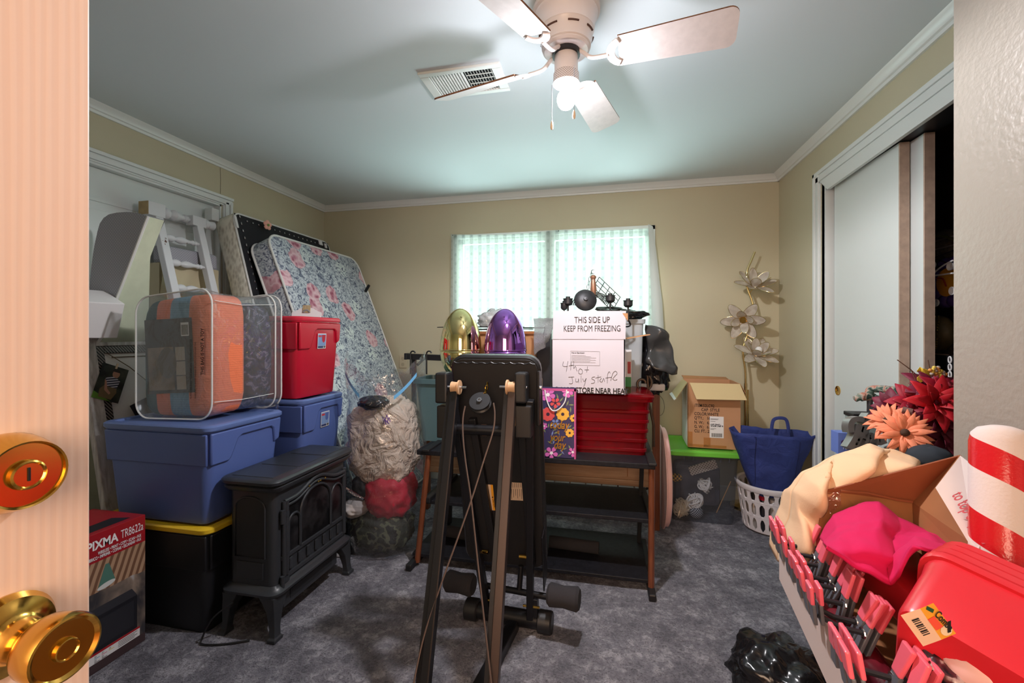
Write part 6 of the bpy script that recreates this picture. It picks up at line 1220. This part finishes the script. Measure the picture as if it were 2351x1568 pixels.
# galvanised script sign: ribbons of sheet metal
GAL = mat('galvanised_metal', (176, 176, 180), .35, .8, var=.12, vs=12); GALI = mat('rust_inside', (92, 62, 50), .7)
gs = thing('metal_sign', 'galvanised metal script letters lying behind the peach flower', 'sign', (1.0, 1.95, .75)); yv = 1.93
def ribbon(pts, nm='letter_stroke', m_=GAL, wdt=.05, th=.010):
    P = spline([on_y(x, y, yv) for x, y in pts], 5); q = MB(); n_ = len(P); vs = []
    for i, p in enumerate(P):
        t = (P[min(i+1, n_-1)]-P[max(0, i-1)]).normalized(); s_ = t.cross(Vector((0, 1, 0))).normalized()
        for e, f in ((-1, 0), (1, 0), (1, wdt), (-1, wdt)): vs.append(p+s_*e*th+Vector((0, f, -f*.15)))
    q.add(vs, [(i*4+j, i*4+(j+1) % 4, i*4+4+(j+1) % 4, i*4+4+j) for i in range(n_-1) for j in range(4)]+[(0, 1, 2, 3), (4*n_-1, 4*n_-2, 4*n_-3, 4*n_-4)]); return q.o(nm, m_, gs, True)
ribbon([(1956, 993), (1954, 978), (1960, 965), (1976, 962), (1992, 968)]); ribbon([(1952, 1030), (1966, 1008), (1977, 976)], th=.013); ribbon([(1970, 1028), (1985, 995), (1994, 965), (2002, 952)], th=.013)
ribbon([(1975, 1034), (1990, 1008), (2000, 1000), (2006, 1012), (1998, 1030)], th=.012); ribbon([(2000, 1036), (2010, 1015), (2022, 1008), (2030, 1020)], th=.012); ribbon([(2108, 1048), (2092, 1036), (2062, 1030), (2050, 1034)], th=.008)
ribbon([(2118, 994), (2130, 990), (2140, 986)], th=.014, wdt=.09); ribbon([(2148, 1045), (2152, 1035), (2158, 1028), (2170, 1026), (2176, 1034)], th=.010)
# flower bouquet
fb = thing('flower_bouquet', 'artificial bouquet of crimson poinsettias and peach daisies before the closet', 'flowers', (1.04, 1.7, .745))
CRIM = [mat('crimson_petal', (150, 14, 40), .6, var=.25, vs=18), mat('scarlet_petal', (188, 16, 34), .6, var=.2, vs=18), mat('wine_petal', (112, 18, 48), .6, var=.25, vs=18)]
PEACH = mat('peach_daisy', (238, 142, 106), .7, var=.08, vs=60); YEL = mat('yellow_leaf', (236, 206, 74), .7)
def petal(m, c, d, side, nn, L, w2, curl=.2, tip=1.0):
    vs = []; K = 7
    for i in range(K+1):
        t = i/K; ww = w2*math.sin(math.pi*min(1, t**.8*.93+.05)); o = c+d*L*t+nn*(curl*L*(t*t)*-1+.12*L*math.sin(t*2.5))
        vs += [o-side*ww, o-nn*ww*.35, o+side*ww]
    m.add(vs, [(i*3+j, i*3+j+1, i*3+4+j, i*3+3+j) for i in range(K) for j in (0, 1)])
def flower(px, py, y, ax, R, m_, seed, rings, w2, nm, ctr):
    random.seed(seed); c = on_y(px, py, y); ax = Vector(ax).normalized(); u = ax.orthogonal().normalized(); v = ax.cross(u); m = MB()
    for (n_, el, L) in rings:
        for i in range(n_):
            a = 2*math.pi*i/n_+random.uniform(-.15, .15); e = el+random.uniform(-.12, .12); d = u*math.cos(a)+v*math.sin(a); dd = d*math.cos(e)+ax*math.sin(e); s_ = ax.cross(d).normalized(); petal(m, c+d*.006, dd, s_, dd.cross(s_)*-1 if dd.cross(s_).dot(ax) < 0 else dd.cross(s_), R*L*random.uniform(.9, 1.08), w2*L, .2)
    f = m.o(nm, m_, fb, 'all', solid=.0012)
    if ctr: MB().ball(c+ax*.008, (.011, .011, .011), 12, 8, .15, 6).o('flower_centre', ctr, f, 'all')
    MB().tube(spline([c-ax*.005, c-ax*.04+Vector((0, .02, -.03)), Vector((1.06, 1.74, .75))], 5), .0025, 5).o('stem', mat('stem_green', (70, 90, 54), .7) if 'stem_green' not in bpy.data.materials else bpy.data.materials['stem_green'], f)
BRN = mat('brown_centre', (70, 48, 34), .9, bump=.5)
for px, py, y, ax, R, mi, sd in ((2138, 890, 1.66, (-.2, -.7, .6), .075, 2, 1), (2150, 925, 1.60, (-.1, -.9, .3), .085, 1, 2), (2100, 925, 1.66, (-.4, -.7, .5), .07, 0, 3), (2170, 905, 1.62, (0, -.8, .5), .07, 0, 4), (2160, 965, 1.62, (0, -.9, .1), .085, 2, 5), (2050, 935, 1.70, (-.7, -.5, .4), .065, 2, 6), (2130, 955, 1.66, (-.2, -.9, .2), .075, 0, 7), (2172, 1000, 1.62, (0, -.9, 0), .08, 2, 8), (2090, 950, 1.70, (-.2, -.8, .4), .07, 0, 9)):
    flower(px, py, y, ax, R, CRIM[mi], sd, ((7, .15, 1), (6, .55, .8), (4, .95, .55)), .019, 'poinsettia', None)
flower(2076, 994, 1.50, (-.25, -.9, .35), .068, PEACH, 20, ((15, .10, 1), (13, .3, .9)), .010, 'daisy', BRN); flower(2040, 968, 1.58, (-.6, -.5, .6), .062, PEACH, 21, ((14, .1, 1), (11, .35, .85)), .010, 'daisy', BRN)
lf = [(1335, 145), (1385, 80), (1430, 105), (1480, 110), (1530, 150), (1600, 215), (1640, 300), (1540, 335), (1480, 320), (1400, 280), (1375, 215), (1405, 195)]
MB().add([on_y(1900+x/6.533, 830+y/6.533, 1.68+.01*(i % 2)) for i, (x, y) in enumerate(lf)], [tuple(range(len(lf)))]).o('yellow_leaf', YEL, fb, solid=.0012)
MB().add([on_y(1900+x/6.533, 830+y/6.533, 1.66) for x, y in ((1340, 240), (1380, 210), (1430, 240), (1440, 290), (1390, 320), (1345, 300))], [tuple(range(6))]).o('yellow_leaf', YEL, fb, solid=.0012)
MB().add([on_y(1900+x/6.533, 830+y/6.533, 1.65) for x, y in ((1640, 230), (1690, 215), (1740, 250), (1745, 340), (1700, 300), (1650, 270))], [tuple(range(6))]).o('yellow_leaf', YEL, fb, solid=.0012)
BER = [mat('berry_orange', (224, 150, 70), .4), mat('berry_yellow', (230, 200, 90), .4), mat('berry_grey', (176, 160, 150), .4)]; random.seed(3)
for i, (x, y) in enumerate(((1540, 130), (1580, 125), (1610, 105), (1650, 100), (1575, 160), (1625, 140), (1665, 130), (1700, 140), (1565, 185), (1620, 180), (1670, 165), (1735, 160), (1640, 215), (1690, 205), (1740, 195), (1770, 190), (1600, 90), (1660, 90))):
    MB().ball(on_y(1900+x/6.533, 830+y/6.533, 1.655), .0058, 10, 8).o('berry', BER[i % 3], fb, 'all')
for pts in (((2060, 826), (2090, 848), (2115, 870), (2135, 882)), ((2091, 848), (2103, 875), (2104, 893)), ((2130, 826), (2134, 845), (2140, 870))): MB().tube(spline([on_y(x, y, 1.67) for x, y in pts], 4), .0016, 5).o('twig', mat('twig', (110, 80, 64), .8) if 'twig' not in bpy.data.materials else bpy.data.materials['twig'], fb)
m = MB().tube([on_y(2072, 940, 1.56), on_y(2094, 946, 1.55)], .010, 10); m.o('seed_cone', mat('seed_cone', (122, 92, 86), .9, bump=.8, bs=180), fb, True)
tag(blob(on_y(2135, 1052, 1.42), (.05, .05, .035), .2, 41, 16, 12).o('dark_bundle', mat('dark_knit', (40, 46, 54), .9), None, 'all'), 'dark knitted bundle behind the open carton flap', 'clothing')
# ------------------------------------------------------------------ open white carton in the right foreground
P0 = Vector((.425, 1.218, 0)); DF = Vector((-.128, -.992, 0)).normalized(); DR = Vector((.992, -.128, 0)).normalized(); ZR, ZB = .735, .632; CL, CWd = .66, .325
def cp(f, r, z): return P0+DF*f+DR*r+Vector((0, 0, z))
su = thing('cardboard_box', 'brown carton under the open white carton in the right foreground', 'box', cp(.33, .2, 0)); m = MB()
m.add([cp(f, r, z) for z in (0, ZB-.002) for f, r in ((.08, .13), (.6, .13), (.6, .31), (.08, .31))], [(3, 2, 1, 0), (4, 5, 6, 7), (0, 1, 5, 4), (1, 2, 6, 5), (2, 3, 7, 6), (3, 0, 4, 7)]); m.o('carton', CARD, su)
oc = thing('open_carton', 'open white carton with brown flaps in the right foreground', 'box', cp(.33, .16, ZB)); PKW = mat('white_carton_card', (214, 196, 190), .7)
def cwall(f0, f1, r0, r1, z0, z1, nm, mm):
    q = MB(); q.add([cp(f, r, z) for z in (z0, z1) for f, r in ((f0, r0), (f1, r0), (f1, r1), (f0, r1))], [(3, 2, 1, 0), (4, 5, 6, 7), (0, 1, 5, 4), (1, 2, 6, 5), (2, 3, 7, 6), (3, 0, 4, 7)]); return q.o(nm, mm, oc)
cwall(0, CL, 0, .004, ZB, ZR, 'left_wall', PKW); cwall(0, CL, CWd-.004, CWd, ZB, ZR, 'right_wall', PKW); cwall(0, .004, .004, CWd-.004, ZB, ZR, 'back_wall', CARDIN); cwall(CL-.004, CL, .004, CWd-.004, ZB, ZR, 'front_wall', PKW); cwall(.004, CL-.004, .004, CWd-.004, ZB, ZB+.004, 'floor_panel', CARDIN)
RUS = mat('russet_cardboard', (136, 72, 40), .8, var=.08, vs=5)
A1, A2 = on_y(1888, 1128, 1.165), on_y(2205, 1045, 1.115); Bc = on_y(2096, 1153, 1.15)
def panel(pts, nm, mm, th=.004): return MB().add(pts, [tuple(range(len(pts)))]).o(nm, mm, oc, solid=th)
panel([A1, A2, Bc, on_y(1932, 1131, 1.16)], 'back_flap', RUS)
panel([A1, on_y(1932, 1131, 1.16), Bc, on_y(2110, 1300, 1.10), on_y(1890, 1270, 1.15), on_y(1879, 1210, 1.165)], 'inner_back', CARDIN)
MB().tube([on_y(1930, 1127, 1.155), on_y(1990, 1131, 1.15), on_y(2060, 1147, 1.145), on_y(2095, 1152, 1.14)], .0035, 5).o('torn_edge', RUS, oc)
panel([A2, Bc, on_y(2110, 1300, 1.08), on_y(2250, 1310, .90), on_y(2238, 1250, .92)], 'inner_side', CARDIN)
q0, q1, q2, q3 = on_y(2206, 1047, 1.105), on_y(2149, 1121, 1.04), on_y(2243, 1277, .90), on_y(2300, 1120, .95)
panel([q0, q1, q2, q3], 'side_flap', PKW, .003)
RI = mat('red_print', (176, 34, 40), .6); e1 = (q2-q1).normalized(); n_ = (q2-q1).cross(q3-q1).normalized(); n_ = n_ if n_.dot(Vector((0, 0, 1.25))-q1) > 0 else -n_; e2 = n_.cross(e1)
def ftext(s_, px, py, sz):
    r = ray(px, py); c0 = Vector((0, 0, 1.25)); p = c0+r*((q1+n_*.0025-c0).dot(n_)/r.dot(n_)); M = Matrix((e1, e2, n_)).transposed().to_4x4(); M.translation = p; text(s_, sz, M, RI, oc, sx=.62, bold=.02)
ftext('Tape a', 2214, 1145, .030); ftext('to top of pallet', 2186, 1137, .030)
MB().add([on_y(x, y, 1.148) for x, y in ((1892, 1133), (1928, 1128), (1932, 1160), (1905, 1180))], [(0, 1, 2, 3)]).o('clear_tape', film('tape_film', (246, 226, 206), .3, .04, .1, 30, .6), oc)
# cream blanket over the back-left corner
k = N('cream_fleece'); k.p(col=lin((228, 188, 150)), rough=.95, nrm=k.bump(k.noise(240, detail=2), .15)); FLEECE = k.m
m = MB()
prof = [(1793, 1290), (1798, 1235), (1815, 1190), (1822, 1130), (1850, 1088), (1900, 1058), (1945, 1036), (1990, 1020), (2020, 1030), (2050, 1036), (2085, 1048), (2108, 1064), (2120, 1082)]
inn = [(1852, 1310), (1868, 1262), (1880, 1215), (1886, 1170), (1892, 1140), (1918, 1128), (1950, 1117), (1990, 1108), (2020, 1098), (2050, 1092), (2080, 1085), (2105, 1080), (2122, 1084)]
NP = len(prof)
def blk(u, v):
    t = u*(NP-1); i = min(int(t), NP-2); f = t-i; f = f*f*(3-2*f)*.5+f*.5
    ox, oy = prof[i][0]+(prof[i+1][0]-prof[i][0])*f, prof[i][1]+(prof[i+1][1]-prof[i][1])*f; ix, iy = inn[i][0]+(inn[i+1][0]-inn[i][0])*f, inn[i][1]+(inn[i+1][1]-inn[i][1])*f
    y = 1.26-.045*v+.05*(1-2*abs(v-.45)) if False else 1.27-.10*v-.035*math.sin(v*math.pi)
    q = on_y(ox+(ix-ox)*v, oy+(iy-oy)*v, y)
    return q+Vector((0, .035*math.sin(u*27+v*3.5)*math.sin(v*math.pi)+.02*noise.noise(q*16), .007*noise.noise(q*30)))
m.grid(blk, 90, 18)
def blk2(u, v): q = Vector(blk(u, 0)); return q+Vector((.01*v, .09*v, -.16*v*v*min(1, max(0, (u-.2)*4))))
m.grid(blk2, 60, 6)
tag(m.o('blanket', FLEECE, None, 'all', solid=.010), 'cream fleece blanket bunched over the back corner of the white carton', 'blanket')
# hot pink cloth
k = N('pink_jersey'); k.p(col=lin((206, 6, 84)), rough=.9, nrm=k.bump(k.noise(300, detail=2), .1)); PINKF = k.m
def pf_(u, v):
    tx0 = [(1885, 1236), (1918, 1185), (1975, 1160), (2022, 1157), (2062, 1190), (2110, 1210), (2165, 1228), (2232, 1268)]; bt0 = [(1900, 1260), (1935, 1282), (1970, 1305), (2005, 1322), (2038, 1338), (2056, 1300), (2092, 1250), (2240, 1285)]
    t = u*7; i = min(int(t), 6); f = t-i; a = [tx0[i][j]+(tx0[i+1][j]-tx0[i][j])*f for j in (0, 1)]; b = [bt0[i][j]+(bt0[i+1][j]-bt0[i][j])*f for j in (0, 1)]
    y = 1.10-.20*v+(-.05)*math.sin(u*math.pi)*math.sin(v*math.pi)-.09*max(0, u-.65)
    q = on_y(a[0]+(b[0]-a[0])*v, a[1]+(b[1]-a[1])*v, y); return q+Vector((0, .014*math.sin(v*14+u*5)*(u*.8+.2)+.008*noise.noise(q*22), .004*noise.noise(q*40)))
tag(MB().grid(pf_, 70, 26).o('hooded_garment', PINKF, None, 'all', solid=.006), 'hot pink jersey garment lying over the red bins in the carton', 'clothing')
# nested red bins
CORAL = mat('coral_red_plastic', (214, 40, 52), .32)
def nest(label, O, ax, upv, L, hx, hy, n, step, group=None):
    O = Vector(O); M = basis(O, Vector(ax).cross(Vector(upv)), upv); out = []   # local z along -? axis
    z = Vector(ax).normalized(); x = z.cross(Vector(upv)).normalized(); y = z.cross(x)*-1; M = Matrix((x, y, z)).transposed().to_4x4(); M.translation = O
    for i in range(n):
        d = step*i; t = thing('plastic_bin', label[i], 'bin', O, group); m = MB(); m.M = M
        g = .0015*i
        if i == 0: m.loft([(0, hx*.72, hy*.72, .02), (.006, hx*.76, hy*.76, .025), (L*.8, hx*.93, hy*.93, .03), (L, hx, hy, .035), (L, hx*1.06, hy*1.06, .04), (L+.004, hx*1.075, hy*1.075, .04), (L+step*.7, hx*1.085, hy*1.085, .04)], cap1=False)
        else: m.loft([(L+d-.002, hx*1.04, hy*1.04, .038), (L+d, hx*1.075, hy*1.075, .04), (L+d+step*.75, hx*1.085, hy*1.085, .04), (L+d+step*.75, hx*1.02, hy*1.02, .038)], cap0=False, cap1=False)
        m.o('body', CORAL, t, True); out.append(t)
    return M, out
ord_ = ['lowest', 'second', 'third', 'topmost']
axb = Vector((.66, .42, .12)).normalized(); ub = Vector((-.10, -.22, 1))
Mn, bl_ = nest(['red plastic bin with an orange price label, outermost of the nested stack', 'second red bin rim nested behind the labelled bin', 'third red bin rim nested behind the labelled bin', 'farthest red bin rim nested behind the labelled bin'], (.478, .70, .775), axb, ub, .125, .118, .085, 4, .017)
def on_side(px, py, lf=.001):      # label sits on the near side of the bin
    pass
# near long side plane of the frustum: local -x or +x facing the viewer
xs = Mn.to_3x3() @ Vector((1, 0, 0)); sgn = 1 if xs.dot(Vector((0, 0, 1.25))-Mn.translation) > 0 else -1
ysd = Mn.to_3x3() @ Vector((0, 1, 0))
pA = Mn @ Vector((sgn*.118*.76, 0, .006)); pB = Mn @ Vector((sgn*.118*.93, 0, .1)); pn = (pB-pA).cross(ysd).normalized(); c0 = Vector((0, 0, 1.25))
if pn.dot(c0-pA) < 0: pn = -pn
def ons(px, py, lf=.001): r = ray(px, py); return c0+r*((pA+pn*lf-c0).dot(pn)/r.dot(pn))
def lp_(x, y): return 1900+x/4.262, 1200+y/4.262
def lpoly(pts, nm, mm, lf, par): return MB().add([ons(*lp_(x, y), lf) for x, y in pts], [tuple(range(len(pts)))]).o(nm, mm, par)
lbl = lpoly([(715, 905), (905, 840), (1115, 1145), (935, 1210)], 'price_label', mat('label_cream', (238, 196, 168), .5), .0008, bl_[0])
lpoly([(905, 840), (1035, 785), (1258, 1085), (1115, 1145)], 'label_orange', mat('label_orange', (238, 164, 46), .5), .0008, lbl)
for i in range(9):
    f = i/9; x0, y0 = 822+f*125, 955+f*165; lpoly([(x0, y0), (x0+68, y0-24), (x0+68+(5 if i % 3 else 9), y0-24+(7 if i % 3 else 12)), (x0+(5 if i % 3 else 9), y0+(7 if i % 3 else 12))], 'barcode_bar', INK, .0014, lbl)
lpoly([(965, 850), (975, 815), (1045, 850), (1030, 885)], 'leaf_mark', mat('mark_green', (30, 80, 50), .5), .0014, lbl)
lpoly([(980, 950), (1045, 915), (1135, 1020), (1065, 1055)], 'price_patch', mat('patch_red', (238, 84, 60), .5), .0014, lbl)
cc_ = [(1163+58*math.cos(i*.5), 1055+52*math.sin(i*.5)) for i in range(13)]; lpoly(cc_, 'number_disc', mat('label_cream2', (240, 214, 180), .5), .0014, lbl)
p = ons(*lp_(1148, 1085), .0022); ex = (ons(*lp_(1190, 1070))-ons(*lp_(1148, 1085))).normalized(); Mx = Matrix((ex, pn.cross(ex), pn)).transposed().to_4x4(); Mx.translation = p; text('1', .018, Mx, INK, lbl, bold=.04, sx=1.2, lift=0)
p = ons(*lp_(1045, 905), .0022); Mx = Mx.copy(); e3 = (ons(*lp_(1120, 985))-ons(*lp_(1045, 905))).normalized(); Mx = Matrix((e3, pn.cross(e3), pn)).transposed().to_4x4(); Mx.translation = p; text('Combo', .010, Mx, INK, lbl, bold=.02, lift=0)
tag(MB().ball((0, 0, 0), 1) and MB().loft([(.735, .055, .11, .03), (.745, .060, .118, .035), (.805, .057, .112, .035), (.81, .05, .105, .03)], (.565, .955)).o('plastic_bin', CORAL, None, True), 'red bin base peeking out beneath the hot pink garment', 'bin')
# candy cane tube
cc0, cc1 = on_y(2300, 1005, .97), on_y(2306, 1440, .885); axc = (cc0-cc1).normalized(); Lc = (cc0-cc1).length; R = .043
k = N('candy_stripe'); X = k.xyz(); an = k.math('DIVIDE', k.math('ARCTAN2', X[1], X[0]), 2*math.pi); hz = k.math('DIVIDE', X[2], .128)
st = k.math('FRACT', k.math('ADD', k.math('ADD', hz, an), 10.52)); msk = k.math('LESS_THAN', st, .42)
k.p(col=k.mix(msk, lin((224, 210, 206)), lin((206, 28, 36))), rough=k.mix(msk, (.95, .95, .95, 1), (.2, .2, .2, 1)), nrm=k.bump(k.noise(220), .25)); 
cn = thing('candy_cane_tube', 'thick white tube with a red spiral stripe standing in the carton', 'decoration', cc1)
d = MB().lathe([(0, 0), (R*.9, .0), (R, .012), (R, Lc*.5), (R, Lc-.012), (R*.93, Lc+.004), (R*.75, Lc+.014), (R*.4, Lc+.02), (0, Lc+.021)], (0, 0, 0), 44)
ob = d.o('tube', k.m, None, True); ob.parent = cn; ob.location = (0, 0, 0); ob.rotation_euler = Vector((0, 0, 1)).rotation_difference(axc).to_euler()
ob.data.transform(Matrix.Translation((0, 0, 0)))
tag(blob(on_y(2315, 1485, .80), (.07, .05, .045), .05, 51, 28, 18).o('cushion', mat('peach_fleece', (240, 200, 172), .95), None, 'all'), 'rounded peach cushion at the foot of the striped tube', 'cushion')
tag(blob(on_y(2290, 1545, .72), (.06, .05, .045), .06, 52, 28, 18).o('ornament_ball', mat('pale_pink_gloss', (236, 190, 186), .15), None, 'all'), 'glossy pale pink ball in the lower right carton corner', 'ornament')
k = N('dark_floral_foil'); k.p(col=k.ramp(k.noise(26, detail=4, dist=1.5), (.4, (26, 20, 26)), (.52, (90, 40, 46)), (.6, (190, 160, 156))), rough=.2)
tag(blob(on_y(2185, 1545, .74), (.05, .05, .035), .25, 53, 28, 18, ff=7, fine=.1).o('plastic_bag', k.m, None, 'all'), 'crinkled dark patterned plastic under the labelled red bin', 'bag')
k = N('maroon_foil'); k.p(col=k.ramp(k.noise(9, k.co(scale=(1, .3, 1)), 3, dist=2), (.4, (70, 14, 26)), (.6, (128, 36, 48)), (.68, (206, 150, 150))), rough=.2)
r0, r1 = cp(.20, .055, ZB+.045), cp(.62, .075, ZB+.045); tag(MB().cyl(r0, r1, .030, 22).o('wrapping_roll', k.m, None, True), 'glossy maroon wrapping roll beside the clip hangers', 'roll')
# pink tipped clip hangers along the left rim
CPK = mat('clip_pink', (240, 104, 124), .3); CGR = mat('clip_grey', (96, 98, 106), .3); HB = mat('hanger_black', (34, 34, 40), .35)
places = [*[w_+' from the far end of the carton rim' for w_ in ('first', 'second', 'third', 'fourth', 'fifth', 'sixth', 'seventh', 'eighth', 'ninth', 'tenth', 'eleventh')]]
def clip_hanger(i, f, z):
    t = thing('clip_hanger', 'black clip hanger with pink tips, '+places[i], 'hanger', cp(f, 0, ZR), 'clip hangers on the carton rim')
    a, b = cp(f, -.012, ZR+.012), cp(f+.012, .05, ZR+.002); MB().tube([a, (a+b)/2+Vector((0, 0, -.006)), b], .0045, 8).o('bar', HB, t, True)
    MB().tube(arc(b, .008, 0, 5, 8, (0, 1, 0), (0, 0, 1)), .0018, 5).o('spring', CHROME, t)
    for s_, p, lean, lng in ((0, cp(f, -.012, ZR), DR*-.12+DF*.35*math.sin(i*1.7+1)+Vector((0, 0, 1)), .072), (1, cp(f+.012, .046, ZR-.035), DR*(.36+.10*math.sin(i*2.1))+DF*.15*math.sin(i*3.3)+Vector((0, 0, 1)), .100)):
        up_ = lean.normalized(); e = DF; n2 = up_.cross(e).normalized()
        c = MB()
        def plate(m, o, h0, h1, w0, w1, th):
            vs = []
            for h, w_ in ((h0, w0), (h1, w1)):
                for su_, st_ in ((-1, -1), (1, -1), (1, 1), (-1, 1)): vs.append(o+up_*h+e*w_*su_+n2*th*st_)
            m.add(vs, [(3, 2, 1, 0), (4, 5, 6, 7), (0, 1, 5, 4), (1, 2, 6, 5), (2, 3, 7, 6), (3, 0, 4, 7)])
        for off in (-.0055, .0055):
            plate(c, p+n2*off, 0, lng*.52, .0125, .0115, .003)
        cl_ = c.o('clip', CGR, t, bev=.0015)
        q = MB()
        for off in (-.007, .007): plate(q, p+n2*off, lng*.5, lng, .0115, .0152, .0035)
        q.o('clip_tip', CPK, cl_, bev=.0025)
random.seed(9)
for i in range(11): clip_hanger(i, .03+.046*i+(.05 if i > 7 else 0)+random.uniform(-.01, .01), 0)
# black garbage bag on the carpet
p = on_z(1792, 1545, .09)
gb2 = thing('garbage_bag', 'black garbage bag on the carpet at the bottom edge by the white carton', 'garbage bag', (p.x, p.y, 0)); blob((p.x, p.y, .085), (.155, .15, .105), .22, 61, 64, 40, ff=4, fine=.05, zmin=.004).o('film', BAGB, gb2, 'all')
q = on_z(1868, 1505, .13); MB().tube(spline([q+Vector((-.015, 0, -.06)), q+Vector((-.012, 0, -.01)), q, q+Vector((.03, 0, -.01)), q+Vector((.05, -.01, -.03))], 4), .0035, 6).o('tie', PAPERW, gb2, True)
import OpenImageIO as oiio, sys, numpy as np
b=oiio.ImageBuf('/workdir/render_main.png'); a=b.get_pixels(oiio.FLOAT); h,w=a.shape[:2]
pts=dict(door=(100,600),ceilL=(500,250),ceilC=(900,400),ceilR=(1600,200),ceilBack=(1300,390),wallback=(900,550),wallbackR=(1640,600),wallL=(620,430),wallR=(1840,500),closetdoor=(1975,700),stub=(2270,500),stubLow=(2250,900),curt=(1150,620),floorR=(1600,1400),floorL=(800,1400),bladeR=(1550,90),bladeB=(1370,260),carton=(1350,820),blue=(400,1080),red=(710,850),pink=(2000,1250),coral=(2100,1360),cream=(1900,1120),floral=(750,700),comf=(880,1040))
for k,(x,y) in pts.items():
    X=int(x*w/2351);Y=int(y*h/1568);r=max(2,w//256)
    v=a[Y-r:Y+r,X-r:X+r,:3].mean((0,1)); print(k,(v*255).astype(int))
